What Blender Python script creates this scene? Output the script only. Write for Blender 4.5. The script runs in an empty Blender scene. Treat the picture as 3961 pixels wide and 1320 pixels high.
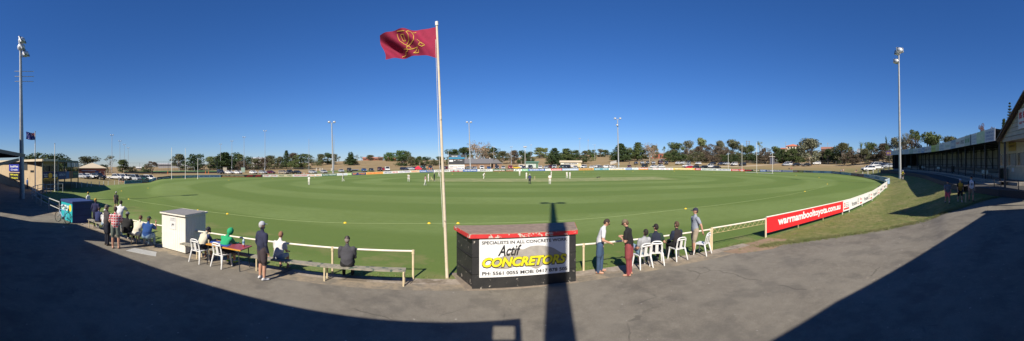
import bpy, math, random
import numpy as np
from math import sin, cos, pi, radians, atan2, hypot
from mathutils import Vector, Matrix, noise
from mathutils.geometry import delaunay_2d_cdt
random.seed(7)
SC = bpy.context.scene
COL = SC.collection

# ---------------------------------------------------------------- camera (cylindrical sweep panorama)
F, Y0, CX, H = 1300.0, 645.0, 1980.5, 3.45
cd = bpy.data.cameras.new('camera'); cam = bpy.data.objects.new('camera', cd); COL.objects.link(cam)
cam.location = (0, 0, H); cam.rotation_euler = (pi/2, 0, 0)
cd.type = 'PANO'; cd.panorama_type = 'CENTRAL_CYLINDRICAL'
cd.central_cylindrical_range_u_min = -CX/F; cd.central_cylindrical_range_u_max = CX/F
cd.central_cylindrical_range_v_min = -(1320-Y0)/F; cd.central_cylindrical_range_v_max = Y0/F
cd.central_cylindrical_radius = 1.0
cd.clip_start = 0.1; cd.clip_end = 20000
SC.camera = cam
# ---------------------------------------------------------------- light
SUN_PHI, SUN_EL = (2130-CX)/F, radians(40)
ld = bpy.data.lights.new('sun', 'SUN'); ld.energy = 5.0; ld.angle = radians(0.5); ld.color = (1, .92, .80)
sun = bpy.data.objects.new('sun', ld); COL.objects.link(sun)
sdir = Vector((sin(SUN_PHI)*cos(SUN_EL), cos(SUN_PHI)*cos(SUN_EL), -sin(SUN_EL)))
sun.rotation_euler = sdir.to_track_quat('-Z', 'Y').to_euler()
w = bpy.data.worlds.new('World'); SC.world = w; w.use_nodes = True
nt = w.node_tree; bg = nt.nodes['Background']; sky = nt.nodes.new('ShaderNodeTexSky')
sky.sky_type = 'NISHITA'; sky.sun_disc = False; sky.sun_elevation = SUN_EL
sky.sun_rotation = atan2(-sdir.x, -sdir.y); sky.air_density = 1.0; sky.dust_density = 0.0; sky.ozone_density = 7.0; sky.altitude = 0
hs = nt.nodes.new('ShaderNodeHueSaturation'); hs.inputs['Saturation'].default_value = 1.15; nt.links.new(sky.outputs[0], hs.inputs['Color'])
tn = nt.nodes.new('ShaderNodeMix'); tn.data_type = 'RGBA'; tn.blend_type = 'MULTIPLY'; tn.inputs[0].default_value = 1.0; tn.inputs[7].default_value = (.86, .93, 1.2, 1)
nt.links.new(hs.outputs[0], tn.inputs[6]); nt.links.new(tn.outputs[2], bg.inputs[0]); bg.inputs[1].default_value = 0.062
SC.view_settings.view_transform = 'Standard'; SC.view_settings.look = 'None'
SC.view_settings.exposure = 0.5; SC.view_settings.gamma = 1.0
SC.cycles.max_bounces = 4; SC.cycles.diffuse_bounces = 2; SC.cycles.glossy_bounces = 2; SC.cycles.transparent_max_bounces = 6

# ---------------------------------------------------------------- geometry of the place
def PH(x): return (x-CX)/F
def P(x, d, z=0.0):
    a = PH(x); return Vector((d*sin(a), d*cos(a), z))
def ZP(y, d): return H-(y-Y0)*d/F
# columns: px, boundary distance D, rows at D, D+12, D+35, D+90, D+200
TC = [(0,45,745,712,690,660,645),(100,52,731,712,690,660,646),(240,50,735,722,700,665,648),(300,60,727,712,690,665,650),(384,70,720.5,709,688,664,650),
 (480,84,713,704,682,662,650),(575,93,708,700,680,662,648),(625,102,692,685,674,658,642),(800,112,687,678,670,656,637),(1000,118,686,677,669,655,636),
 (1200,122,684,675,667,650,628),(1400,124,677,669,660,645,619),(1600,126,668,662,655,642,618),(1800,128,664.5,660,652,640,616),(2000,132,663,657,649,634,608),(2150,135,661,654,646,630,600),
 (2300,138,659,652,640,622,598),(2500,142,657,648,632,617,606),(2700,143,659,650,634,619,609),(2900,138,664,656,640,624,607),(3050,132,667,660,644,626,605),
 (3217,116,672,661,647,630,606),(3293,104,680,664,650,630,606),(3343,92,686,668,652,628,606),(3396,75,697,681,656,625,606),(3446,54,714,694,664,630,606),
 (3490,55,699,684,664,632,606),(3650,25,775,712,668,640,606),(3800,22.5,775,706,668,640,606),(3961,22,770,702,668,640,606)]
TCX = [c[0] for c in TC]
def col(x):
    if x <= TCX[0]: c = TC[0]; D = c[1]; zs = [ZP(y, D+o) for y, o in zip(c[2:], (0,12,35,90,200))]; return D, zs
    if x >= TCX[-1]: c = TC[-1]; D = c[1]; zs = [ZP(y, D+o) for y, o in zip(c[2:], (0,12,35,90,200))]; return D, zs
    for i in range(len(TC)-1):
        if TCX[i] <= x <= TCX[i+1]: break
    a, b = TC[i], TC[i+1]; t = (x-a[0])/(b[0]-a[0])
    D = a[1]+(b[1]-a[1])*t
    s = t
    za = [ZP(y, a[1]+o) for y, o in zip(a[2:], (0,12,35,90,200))]; zb = [ZP(y, b[1]+o) for y, o in zip(b[2:], (0,12,35,90,200))]
    return D, [p+(q-p)*s for p, q in zip(za, zb)]
def zpd(x, d):
    D, z = col(x)
    if d <= D: return z[0]*(d/D)**2 if z[0] > 0 else z[0]*(d/D)**2
    ds = [D, D+12, D+35, D+90, D+200]
    for i in range(4):
        if d <= ds[i+1]:
            t = (d-ds[i])/(ds[i+1]-ds[i]); return z[i]+(z[i+1]-z[i])*t
    return z[4]-1.0-(d-ds[4])*0.0005 if d > ds[4]+60 else z[4]-(d-ds[4])/60.0
_zc = {}
def gz(X, Y):
    a = atan2(X, Y); d = hypot(X, Y)
    k = 1.0
    if abs(a) > 1.62: k = max(0.0, 1-(abs(a)-1.62)/0.8)
    return zpd(max(0, min(3961, a*F+CX)), d)*k
def GP(x, d, dz=0.0):
    v = P(x, d); v.z = gz(v.x, v.y)+dz; return v
def G(x, y):          # the ground point seen at pixel x, y
    d = 3.0
    while d < 900:
        if ZP(y, d) <= zpd(x, d): break
        d *= 1.004
    return GP(x, d)
def DB(x): return col(x)[0]

# ---------------------------------------------------------------- materials
MATS = {}
def rgb(c): return tuple(c) + (1.0,) if len(c) == 3 else c
def mat(name, c, rough=.8, c2=None, scale=8.0, mix=.5, bump=0.0, bscale=None, metal=0.0, detail=4, emit=0, spec=None, wear=None, wscale=6, wamt=.62, trans=0, cont=(.35,.65)):
    if name in MATS: return MATS[name]
    m = bpy.data.materials.new(name); m.use_nodes = True; MATS[name] = m
    n = m.node_tree.nodes; l = m.node_tree.links; b = n['Principled BSDF']
    b.inputs['Roughness'].default_value = rough; b.inputs['Metallic'].default_value = metal
    if spec is not None: b.inputs['Specular IOR Level'].default_value = spec
    if c2 is None: c2 = tuple(v*.82 for v in c)
    tc = n.new('ShaderNodeTexCoord'); nz = n.new('ShaderNodeTexNoise'); nz.inputs['Scale'].default_value = scale; nz.inputs['Detail'].default_value = detail
    nz.inputs['Roughness'].default_value = .65
    l.new(tc.outputs['Object'], nz.inputs['Vector'])
    mr = n.new('ShaderNodeMapRange'); mr.inputs[1].default_value = cont[0]; mr.inputs[2].default_value = cont[1]; l.new(nz.outputs[0], mr.inputs[0])
    mx = n.new('ShaderNodeMix'); mx.data_type = 'RGBA'; mx.inputs[6].default_value = rgb(c); mx.inputs[7].default_value = rgb(c2)
    l.new(mr.outputs[0], mx.inputs[0]); out = mx.outputs[2]
    if wear is not None:
        n2 = n.new('ShaderNodeTexNoise'); n2.inputs['Scale'].default_value = wscale; n2.inputs['Detail'].default_value = 6; n2.inputs['Roughness'].default_value = .7
        l.new(tc.outputs['Object'], n2.inputs['Vector'])
        r2 = n.new('ShaderNodeMapRange'); r2.inputs[1].default_value = wamt; r2.inputs[2].default_value = wamt+.03; l.new(n2.outputs[0], r2.inputs[0])
        m2 = n.new('ShaderNodeMix'); m2.data_type = 'RGBA'; l.new(out, m2.inputs[6]); m2.inputs[7].default_value = rgb(wear); l.new(r2.outputs[0], m2.inputs[0]); out = m2.outputs[2]
    l.new(out, b.inputs['Base Color'])
    if bump:
        bp = n.new('ShaderNodeBump'); bp.inputs['Strength'].default_value = bump; bp.inputs['Distance'].default_value = .02
        nb = n.new('ShaderNodeTexNoise'); nb.inputs['Scale'].default_value = bscale or scale*3; nb.inputs['Detail'].default_value = 5
        l.new(tc.outputs['Object'], nb.inputs['Vector']); l.new(nb.outputs[0], bp.inputs['Height']); l.new(bp.outputs[0], b.inputs['Normal'])
    return m
def cm(c, rough=.75, pre='paint', **k):   # a plain coloured paint / cloth by colour
    return mat('%s_%02x%02x%02x' % ((pre,)+tuple(int(v*255) for v in c)), c, rough, **k)
def cloth(c): return cm(c, .9, 'cloth', bump=.5, bscale=14, scale=5, c2=tuple(v*.8 for v in c))

# ---------------------------------------------------------------- mesh builder
class MB:
    def __init__(s): s.v = []; s.f = []; s.m = []; s.k = 0
    def add(s, vs, fs, M=None):
        o = len(s.v)
        s.v += [tuple(M @ Vector(v)) if M else tuple(v) for v in vs]
        s.f += [tuple(o+i for i in f) for f in fs]; s.m += [s.k]*len(fs); return s
    def mi(s, k): s.k = k; return s
    def box(s, x0, y0, z0, x1, y1, z1, M=None):
        return s.add([(x0,y0,z0),(x1,y0,z0),(x1,y1,z0),(x0,y1,z0),(x0,y0,z1),(x1,y0,z1),(x1,y1,z1),(x0,y1,z1)],
                     [(0,3,2,1),(4,5,6,7),(0,1,5,4),(1,2,6,5),(2,3,7,6),(3,0,4,7)], M)
    def tube(s, a, b, r0, r1=None, n=8, caps=True):
        a = Vector(a); b = Vector(b); r1 = r0 if r1 is None else r1
        q = (b-a).to_track_quat('Z', 'Y').to_matrix(); vs = []
        for p, r in ((a, r0), (b, r1)):
            for i in range(n): vs.append(p+q @ Vector((r*cos(2*pi*i/n), r*sin(2*pi*i/n), 0)))
        fs = [(i, (i+1) % n, n+(i+1) % n, n+i) for i in range(n)]
        if caps: fs += [tuple(range(n-1, -1, -1)), tuple(range(n, 2*n))]
        return s.add(vs, fs)
    def path(s, pts, r, n=6):
        pts = [Vector(p) for p in pts]
        rr = r if isinstance(r, (list, tuple)) else [r]*len(pts)
        for i in range(len(pts)-1): s.tube(pts[i], pts[i+1], rr[i], rr[i+1], n)
        return s
    def bar(s, a, b, wd, ht):      # rectangular bar between two points
        a = Vector(a); b = Vector(b); L = (b-a).length; d = (b-a).normalized()
        up = Vector((0, 0, 1)) if abs(d.z) < .95 else Vector((0, 1, 0))
        sx = d.cross(up).normalized(); u = sx.cross(d)
        vs = [p+sx*i*wd/2+u*j*ht/2 for p in (a, b) for i, j in ((-1,-1),(1,-1),(1,1),(-1,1))]
        return s.add(vs, [(0,3,2,1),(4,5,6,7),(0,1,5,4),(1,2,6,5),(2,3,7,6),(3,0,4,7)])
    def prism(s, poly, y0, y1, M=None):    # poly in xz, extruded along y (poly counter-clockwise seen from -y)
        n = len(poly); vs = [(x, y0, z) for x, z in poly]+[(x, y1, z) for x, z in poly]
        fs = [tuple(range(n)), tuple(range(2*n-1, n-1, -1))]+[(i, n+i, n+(i+1) % n, (i+1) % n) for i in range(n)]
        return s.add(vs, fs, M)
    def slab(s, poly, z0, z1):   # poly in xy ccw
        n = len(poly)
        if sum(poly[i][0]*poly[(i+1) % n][1]-poly[(i+1) % n][0]*poly[i][1] for i in range(n)) < 0: poly = poly[::-1]
        vs = [(x, y, z0) for x, y in poly]+[(x, y, z1) for x, y in poly]
        return s.add(vs, [tuple(range(n-1, -1, -1)), tuple(range(n, 2*n))]+[(i, (i+1) % n, n+(i+1) % n, n+i) for i in range(n)])
    def ell(s, c, r, n=10, m=7, M=None, t0=0.0, t1=pi):
        vs = []; fs = []
        for j in range(m+1):
            t = t0+(t1-t0)*j/m
            for i in range(n):
                a = 2*pi*i/n; vs.append((c[0]+r[0]*sin(t)*cos(a), c[1]+r[1]*sin(t)*sin(a), c[2]+r[2]*cos(t)))
        for j in range(m):
            for i in range(n): fs.append((j*n+i, (j+1)*n+i, (j+1)*n+(i+1) % n, j*n+(i+1) % n))
        return s.add(vs, fs, M)
    def mesh(s, name, mats, smooth=False):
        me = bpy.data.meshes.new(name); me.from_pydata(s.v, [], s.f)
        for m in (mats if isinstance(mats, (list, tuple)) else [mats]): me.materials.append(m)
        if any(s.m): me.polygons.foreach_set('material_index', s.m)
        if smooth: me.polygons.foreach_set('use_smooth', [True]*len(me.polygons)); me.update(); me.set_sharp_from_angle(angle=radians(42))
        me.update(); return me
    def build(s, name, mats, parent=None, smooth=False, bevel=0):
        o = bpy.data.objects.new(name, s.mesh(name, mats, smooth)); COL.objects.link(o)
        if parent: o.parent = parent
        if bevel:
            b = o.modifiers.new('bevel', 'BEVEL'); b.width = bevel; b.segments = 2; b.limit_method = 'ANGLE'
        return o
def tag(o, label, cat, group=None):
    o['label'] = label; o['category'] = cat
    if group: o['group'] = group
    return o
def thing(name, label, cat, loc=(0,0,0), rz=0.0, group=None, sc=1.0):
    o = bpy.data.objects.new(name, None); COL.objects.link(o); o.location = loc; o.rotation_euler = (0, 0, rz)
    o.empty_display_size = .2
    if sc != 1.0: o.scale = sc if isinstance(sc, tuple) else (sc, sc, sc)
    return tag(o, label, cat, group)
KIDS = {}
def children(o): return [c for c in COL.objects if c.parent == o]
def dup(root, loc, rz, label, sc=None, tilt=None, mats=None, group=None):
    if root.name not in KIDS:
        KIDS[root.name] = [(c, children(c)) for c in children(root)]
    r = root.copy(); COL.objects.link(r); r.location = loc; r.rotation_euler = (0, 0, rz); r['label'] = label
    if group: r['group'] = group
    if sc is not None: r.scale = sc
    for c, gs in KIDS[root.name]:
        k = c.copy(); COL.objects.link(k); k.parent = r
        if mats and c.name.split('.')[0] in mats:
            k.data = k.data.copy(); k.data.materials[0] = mats[c.name.split('.')[0]]
        for g in gs:
            q = g.copy(); COL.objects.link(q); q.parent = k
    return r
_tc = {}
TX = bpy.data.scenes.new('text_eval')
def text_mb(mb, s, x0, x1, z0, z1, y, bold=0.0, shear=0.0, M=None, fit=True):
    """lettering standing in the xz plane, read from -y, stretched to the given box"""
    key = (s, bold, shear)
    if key not in _tc:
        cu = bpy.data.curves.new('t', 'FONT'); cu.body = s; cu.size = 1; cu.offset = bold; cu.shear = shear; cu.resolution_u = 3; cu.align_x = 'LEFT'
        o = bpy.data.objects.new('t', cu); TX.collection.objects.link(o); TX.view_layers[0].update()
        dg = TX.view_layers[0].depsgraph; me = bpy.data.meshes.new_from_object(o.evaluated_get(dg))
        vs = [tuple(v.co) for v in me.vertices]; fs = [tuple(p.vertices) for p in me.polygons]
        bpy.data.meshes.remove(me); bpy.data.objects.remove(o); bpy.data.curves.remove(cu)
        _tc[key] = (vs, fs)
    vs, fs = _tc[key]
    if not vs: return mb
    ax = min(v[0] for v in vs); bx = max(v[0] for v in vs); az = min(v[1] for v in vs); bz = max(v[1] for v in vs)
    kx = (x1-x0)/(bx-ax); kz = (z1-z0)/(bz-az)
    return mb.add([(x0+(v[0]-ax)*kx, y, z0+(v[1]-az)*kz) for v in vs], fs, M)
def structure(o): o['kind'] = 'structure'; return o
# ---------------------------------------------------------------- ground: one triangulation, split into its surfaces
def crom(pts, n=6, closed=False):
    out = []; N = len(pts)
    for i in range(N if closed else N-1):
        p = [pts[(i+k) % N] if closed else pts[min(max(i+k, 0), N-1)] for k in (-1, 0, 1, 2)]
        for j in range(n):
            t = j/n
            out.append(tuple(.5*(2*p[1][c]+(p[2][c]-p[0][c])*t+(2*p[0][c]-5*p[1][c]+4*p[2][c]-p[3][c])*t*t+(3*p[1][c]-p[0][c]-3*p[2][c]+p[3][c])*t**3) for c in (0, 1)))
    if not closed: out.append(tuple(pts[-1][:2]))
    return out
NEAR = [(-57.7,16.4),(-48.7,10.8),(-43.5,7.9),(-38.5,6.4),(-32,5.9),(-25.7,5.9),(-20,6.3),(-16.5,6.8),(-14.5,7.15),(-12.7,7.6),(-10.4,8.25),(-8,8.75),(-5.5,9.3),(-3,9.9),(0,10.45),(2.35,10.87),(5,11.2),(7.66,11.43),(9.5,11.62),(11.2,11.85),(13.44,12.15),(16.3,12.55),(19.2,13.0),(21.1,13.4),(28.4,15.4),(34.9,18.0),(43,21.0),(48.6,24.2)]
FARB = [tuple(P(x, DB(x))[:2]) for x in (3446,3432,3420,3396,3343,3293,3217,3130,3050,2900,2800,2700,2600,2500,2400,2300,2200,2100,2000,1900,1800,1700,1600,1500,1400,1300,1200,1100,1000,900,800,700,640,600,560,520,480,430,384,340)]
OVAL = crom(NEAR+[tuple(P(3449, 57)[:2])]+FARB[1:], 3, True)
near_line = crom(NEAR, 4)
def off(line, dist):
    out = []
    for i, p in enumerate(line):
        a = line[max(i-1, 0)]; b = line[min(i+1, len(line)-1)]
        dx, dy = b[0]-a[0], b[1]-a[1]; L = hypot(dx, dy) or 1
        out.append((p[0]+dy/L*dist, p[1]-dx/L*dist))
    return out
nl = [p for p in near_line if -48.8 < p[0] < 9.6]
KERB = nl + off(nl, .48)[::-1]
ASPH = off(nl, .48) + [(9.9,10.6),(11.4,10.15),(12.9,9.6),(15.3,8.6),(17.6,7.3),(19.3,6.1),(20.7,4.9),(23,3.1),(25.4,1.2),(27.5,-2),(29,-8),(30,-60),(-120,-60),(-120,2),(-69,3.1),(-60,4.8),(-53,6.9),(-48.7,9.6)]
VERGE = [(9.9,10.6),(11.4,10.15),(12.9,9.6),(15.3,8.6),(17.6,7.3),(19.3,6.1),(20.7,4.9),(23,3.1),(25.4,1.2),(40,5),(60,15),(90,36),(92,48),(86,50.5)]+[p for p in OVAL if (p[0] > 9.6 and p[1] < 36 and p[0] < 84)][::-1]
def pp(px): return [tuple(P(x, d)[:2]) for x, d in px]
HOCKEY = pp([(480,150),(600,150),(700,150),(800,153),(840,156),(850,178),(780,182),(600,178),(480,175)])
TRACK = pp([(1480,141),(1700,141),(1850,141),(2000,144),(2200,149),(2400,153),(2600,157),(2780,160),(2860,163),(2950,172),(3010,190),(3020,196),(2940,180),(2850,168),(2700,163.5),(2500,158),(2300,154),(2100,149),(1900,145),(1700,144.5),(1480,143.5)])
TRACK2 = pp([(3060,178),(3130,176),(3200,170),(3270,160),(3340,146),(3341,150),(3270,166),(3200,176),(3130,182),(3060,184)])
TRACK3 = pp([(2480,196),(2700,199),(2850,198),(2850,200.5),(2700,202),(2480,199)])
ROAD = pp([(2978,190),(3018,196),(3010,215),(3000,240),(2988,262),(2980,262),(2982,240),(2984,215),(2975,200)])
PATH1 = pp([(1400,170),(1560,176),(1700,182),(1700,184),(1560,178.5),(1400,172)])
PATH2 = pp([(980,165),(1120,169),(1300,196),(1420,215),(1420,218),(1300,200),(1120,172),(980,168)])
GREEN2 = pp([(1185,150),(1320,148),(1440,146),(1440,160),(1320,168),(1200,166)])
DUST = off(nl, .47)+off(nl, 1.0)[::-1]
DIRT = [(7.9,11.0),(9.5,11.4),(11.1,11.72),(11.6,10.9),(10.8,10.25),(9.8,10.0),(8.3,10.35)]
regs = [('dusty_margin', DUST), ('bare_earth', DIRT), ('asphalt', ASPH), ('kerb', KERB), ('oval_grass', OVAL), ('verge_grass', VERGE), ('hockey_pitch', HOCKEY), ('gravel_track', TRACK), ('gravel_track', TRACK2), ('gravel_track', TRACK3), ('road', ROAD), ('dirt_path', PATH1), ('dirt_path', PATH2), ('watered_grass', GREEN2)]
def inside(poly, pts):
    x = pts[:, 0]; y = pts[:, 1]; r = np.zeros(len(pts), bool); n = len(poly)
    for i in range(n):
        x0, y0 = poly[i]; x1, y1 = poly[(i+1) % n]
        if y0 == y1: continue
        c = ((y0 > y) != (y1 > y)) & (x < (x1-x0)*(y-y0)/(y1-y0)+x0); r ^= c
    return r
vin = [Vector((0, 0))]; ein = []
d = 1.2; k = 0
while d < 4200:
    n = 400
    for i in range(n):
        a = (i+.5*(k % 2))*2*pi/n
        if abs((a+pi) % (2*pi)-pi) > 1.9 and i % 4: continue
        vin.append(Vector((d*sin(a), d*cos(a))))
    d *= 1.05 if d < 9 else (1.028 if d < 260 else 1.09); k += 1
for nm, poly in regs:
    o = len(vin); dense = []
    for i in range(len(poly)):
        a = Vector(poly[i]); b = Vector(poly[(i+1) % len(poly)]); m = max(1, int((b-a).length/ (2.5 if a.length < 60 else 6)))
        if (b-a).length > 200: m = 4
        for j in range(m): dense.append(a+(b-a)*j/m)
    vin += dense; ein += [(o+i, o+(i+1) % len(dense)) for i in range(len(dense))]
vo, eo, fo, _, _, _ = delaunay_2d_cdt(vin, ein, [], 0, 1e-4, False)
V3 = np.array([(v.x, v.y, gz(v.x, v.y)) for v in vo]); FO = [f for f in fo if len(f) == 3]
FA = np.array(FO); C2 = V3[FA].mean(axis=1)[:, :2]
lab = np.zeros(len(FA), int)
names = ['dry_ground']
for nm, poly in regs:
    if nm not in names: names.append(nm)
order = ['verge_grass', 'watered_grass', 'asphalt', 'dusty_margin', 'bare_earth', 'kerb', 'oval_grass', 'hockey_pitch', 'dirt_path', 'gravel_track', 'road']
for nm in order:
    for n2, poly in regs:
        if n2 == nm: lab[inside(poly, C2)] = names.index(nm)
lab[(lab == names.index('verge_grass')) & inside(ASPH, C2)] = names.index('asphalt')

def ground_mats():
    def base(name, rough=.95):
        m = bpy.data.materials.new(name); m.use_nodes = True; n = m.node_tree.nodes; b = n['Principled BSDF']
        b.inputs['Roughness'].default_value = rough; b.inputs['Specular IOR Level'].default_value = .2
        tc = n.new('ShaderNodeTexCoord'); return m, n, m.node_tree.links, b, tc.outputs['Object']
    def noi(n, l, v, sc, det=5, ro=.6, lo=.35, hi=.65):
        z = n.new('ShaderNodeTexNoise'); z.inputs['Scale'].default_value = sc; z.inputs['Detail'].default_value = det; z.inputs['Roughness'].default_value = ro
        l.new(v, z.inputs['Vector']); r = n.new('ShaderNodeMapRange'); r.inputs[1].default_value = lo; r.inputs[2].default_value = hi; l.new(z.outputs[0], r.inputs[0]); return r.outputs[0]
    def mx(n, l, f, a, b, t='MIX'):
        m = n.new('ShaderNodeMix'); m.data_type = 'RGBA'; m.blend_type = t
        if isinstance(f, float): m.inputs[0].default_value = f
        else: l.new(f, m.inputs[0])
        for s, i in ((a, 6), (b, 7)):
            if isinstance(s, tuple): m.inputs[i].default_value = rgb(s)
            else: l.new(s, m.inputs[i])
        return m.outputs[2]
    def mth(n, l, op, a, b=None, c=None):
        m = n.new('ShaderNodeMath'); m.operation = op
        for i, s in enumerate((a, b, c)):
            if s is None: continue
            if isinstance(s, (int, float)): m.inputs[i].default_value = s
            else: l.new(s, m.inputs[i])
        return m.outputs[0]
    def bump(n, l, b, h, st, dist):
        q = n.new('ShaderNodeBump'); q.inputs['Strength'].default_value = st; q.inputs['Distance'].default_value = dist; l.new(h, q.inputs['Height']); l.new(q.outputs[0], b.inputs['Normal'])
    R = {}
    # asphalt: worn grey-brown, fine aggregate, stains, pale scuffs and grit
    m, n, l, b, v = base('asphalt_surface')
    c = mx(n, l, noi(n, l, v, .35, 6, .6), (.185,.168,.138), (.135,.120,.098))
    c = mx(n, l, noi(n, l, v, 3.0, 6, .7, .45, .8), c, (.215,.195,.158))
    c = mx(n, l, noi(n, l, v, 60, 3, .8, .5, .72), c, (.26,.24,.20))
    c = mx(n, l, noi(n, l, v, 1.3, 9, .75, .63, .68), c, (.24,.21,.17))
    c = mx(n, l, noi(n, l, v, 9, 2, .5, .74, .76), c, (.45,.42,.38))
    sp_ = n.new('ShaderNodeSeparateXYZ'); l.new(v, sp_.inputs[0])
    vo_ = n.new('ShaderNodeTexVoronoi'); vo_.feature = 'DISTANCE_TO_EDGE'; vo_.inputs['Scale'].default_value = .42
    wz = n.new('ShaderNodeTexNoise'); wz.inputs['Scale'].default_value = 1.7; wz.inputs['Detail'].default_value = 5; l.new(v, wz.inputs['Vector']); wa_ = n.new('ShaderNodeMix'); wa_.data_type = 'RGBA'; wa_.inputs[0].default_value = .18; l.new(v, wa_.inputs[6]); l.new(wz.outputs[1], wa_.inputs[7]); l.new(wa_.outputs[2], vo_.inputs['Vector'])
    ck = mth(n, l, 'MULTIPLY', mth(n, l, 'LESS_THAN', vo_.outputs[0], .006), mth(n, l, 'MULTIPLY', noi(n, l, v, .5, 3, .5, .56, .60), .35)); c = mx(n, l, ck, c, (.03,.027,.025))
    dk = mth(n, l, 'MULTIPLY', noi(n, l, v, .8, 4, .6, .5, .62), .35); c = mx(n, l, dk, c, (.07,.065,.06))
    l.new(c, b.inputs['Base Color']); bump(n, l, b, noi(n, l, v, 90, 4, .8, .2, .8), .35, .01); R['asphalt'] = m
    m, n, l, b, v = base('dusty_edge')
    c = mx(n, l, noi(n, l, v, 1.6, 7, .75, .42, .58), (.17,.152,.122), (.29,.235,.165)); c = mx(n, l, noi(n, l, v, 5, 6, .8, .55, .65), c, (.2,.17,.12)); l.new(c, b.inputs['Base Color']); R['dusty_margin'] = m
    m, n, l, b, v = base('bare_earth_surface')
    c = mx(n, l, noi(n, l, v, 1.2, 7, .75), (.30,.21,.14), (.22,.15,.10)); c = mx(n, l, noi(n, l, v, 3, 6, .8, .55, .6), c, (.13,.15,.05)); l.new(c, b.inputs['Base Color']); R['bare_earth'] = m
    # kerb concrete with joints
    m, n, l, b, v = base('kerb_concrete')
    c = mx(n, l, noi(n, l, v, 5, 6, .7), (.36,.31,.25), (.24,.20,.155)); c = mx(n, l, noi(n, l, v, .9, 5, .7, .5, .6), c, (.17,.14,.10))
    wv = n.new('ShaderNodeTexWave'); wv.inputs['Scale'].default_value = .16; wv.wave_type = 'BANDS'; wv.bands_direction = 'X'; l.new(v, wv.inputs['Vector'])
    g = mth(n, l, 'GREATER_THAN', wv.outputs[1], .9993); c = mx(n, l, g, c, (.07,.06,.05)); l.new(c, b.inputs['Base Color']); R['kerb'] = m
    # oval: mown rings round a long centre, worn square in the middle
    m, n, l, b, v = base('mown_oval_grass')
    sp = n.new('ShaderNodeSeparateXYZ'); l.new(v, sp.inputs[0]); X, Y = sp.outputs[0], sp.outputs[1]
    dx = mth(n, l, 'MAXIMUM', mth(n, l, 'SUBTRACT', mth(n, l, 'ABSOLUTE', mth(n, l, 'SUBTRACT', X, 6.0)), 24.0), 0.0)
    dy = mth(n, l, 'SUBTRACT', Y, 74.0)
    rr = mth(n, l, 'SQRT', mth(n, l, 'ADD', mth(n, l, 'POWER', dx, 2.0), mth(n, l, 'POWER', dy, 2.0)))
    wob = mth(n, l, 'MULTIPLY', noi(n, l, v, .03, 2, .5, 0.0, 1.0), 3.0)
    st = mth(n, l, 'SINE', mth(n, l, 'MULTIPLY', mth(n, l, 'ADD', rr, wob), 2*pi/13.0))
    stv = mth(n, l, 'MULTIPLY_ADD', st, 1.6, .5); q = n.new('ShaderNodeClamp'); l.new(stv, q.inputs[0])
    stf = mth(n, l, 'MULTIPLY', q.outputs[0], mth(n, l, 'MULTIPLY_ADD', noi(n, l, v, .05, 3), .45, .35))
    c = mx(n, l, stf, (.100,.160,.036), (.215,.285,.100))
    c = mx(n, l, noi(n, l, v, .12, 6, .7, .4, .75), c, (.125,.175,.042))
    c = mx(n, l, mth(n, l, 'MULTIPLY', noi(n, l, v, 2.2, 6, .7), .35), c, (.08,.125,.025))
    c = mx(n, l, mth(n, l, 'MULTIPLY', noi(n, l, v, 22, 4, .8), .5), c, (.15,.2,.05))
    # worn dry patches just inside the near boundary
    wp = mth(n, l, 'MULTIPLY', noi(n, l, v, .55, 6, .7, .5, .62), mth(n, l, 'LESS_THAN', Y, 13.0)); c = mx(n, l, mth(n, l, 'MULTIPLY', wp, .55), c, (.22,.2,.085))
    ax = mth(n, l, 'SUBTRACT', 31.0, mth(n, l, 'ABSOLUTE', mth(n, l, 'SUBTRACT', X, 9.0))); ay = mth(n, l, 'SUBTRACT', 8.5, mth(n, l, 'ABSOLUTE', mth(n, l, 'SUBTRACT', Y, 74.0)))
    e = mth(n, l, 'ADD', mth(n, l, 'MULTIPLY', mth(n, l, 'MINIMUM', mth(n, l, 'MULTIPLY', ax, .4), ay), .9), mth(n, l, 'MULTIPLY', noi(n, l, v, .3, 5, .7, 0.0, 1.0), -1.6))
    q2 = n.new('ShaderNodeClamp'); l.new(e, q2.inputs[0])
    sq = mx(n, l, noi(n, l, v, .25, 5, .7), (.26,.27,.12), (.18,.215,.085)); sq = mx(n, l, noi(n, l, v, .6, 4, .6, .55, .65), sq, (.33,.30,.15))
    c = mx(n, l, mth(n, l, 'MULTIPLY', q2.outputs[0], .85), c, sq)
    l.new(c, b.inputs['Base Color']); bump(n, l, b, noi(n, l, v, 30, 5, .8, .1, .9), .5, .05); R['oval_grass'] = m
    # verge: patchy green and straw
    m, n, l, b, v = base('verge_turf')
    c = mx(n, l, noi(n, l, v, .5, 7, .75, .4, .6), (.155,.18,.045), (.29,.24,.11)); c = mx(n, l, noi(n, l, v, 2.5, 7, .8, .45, .6), c, (.10,.145,.03))
    c = mx(n, l, noi(n, l, v, .9, 8, .75, .6, .66), c, (.22,.16,.10)); c = mx(n, l, mth(n, l, 'MULTIPLY', noi(n, l, v, 25, 4, .8), .5), c, (.2,.2,.08))
    l.new(c, b.inputs['Base Color']); bump(n, l, b, noi(n, l, v, 16, 6, .8, .1, .9), .8, .08); R['verge_grass'] = m
    # dry paddock, greener near the oval
    m, n, l, b, v = base('dry_paddock')
    c = mx(n, l, noi(n, l, v, .035, 6, .7), (.30,.215,.115), (.235,.17,.085)); c = mx(n, l, noi(n, l, v, .15, 7, .75, .5, .7), c, (.2,.16,.07))
    c = mx(n, l, noi(n, l, v, 1.2, 6, .8, .5, .8), c, (.35,.27,.16))
    sp = n.new('ShaderNodeSeparateXYZ'); l.new(v, sp.inputs[0])
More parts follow.
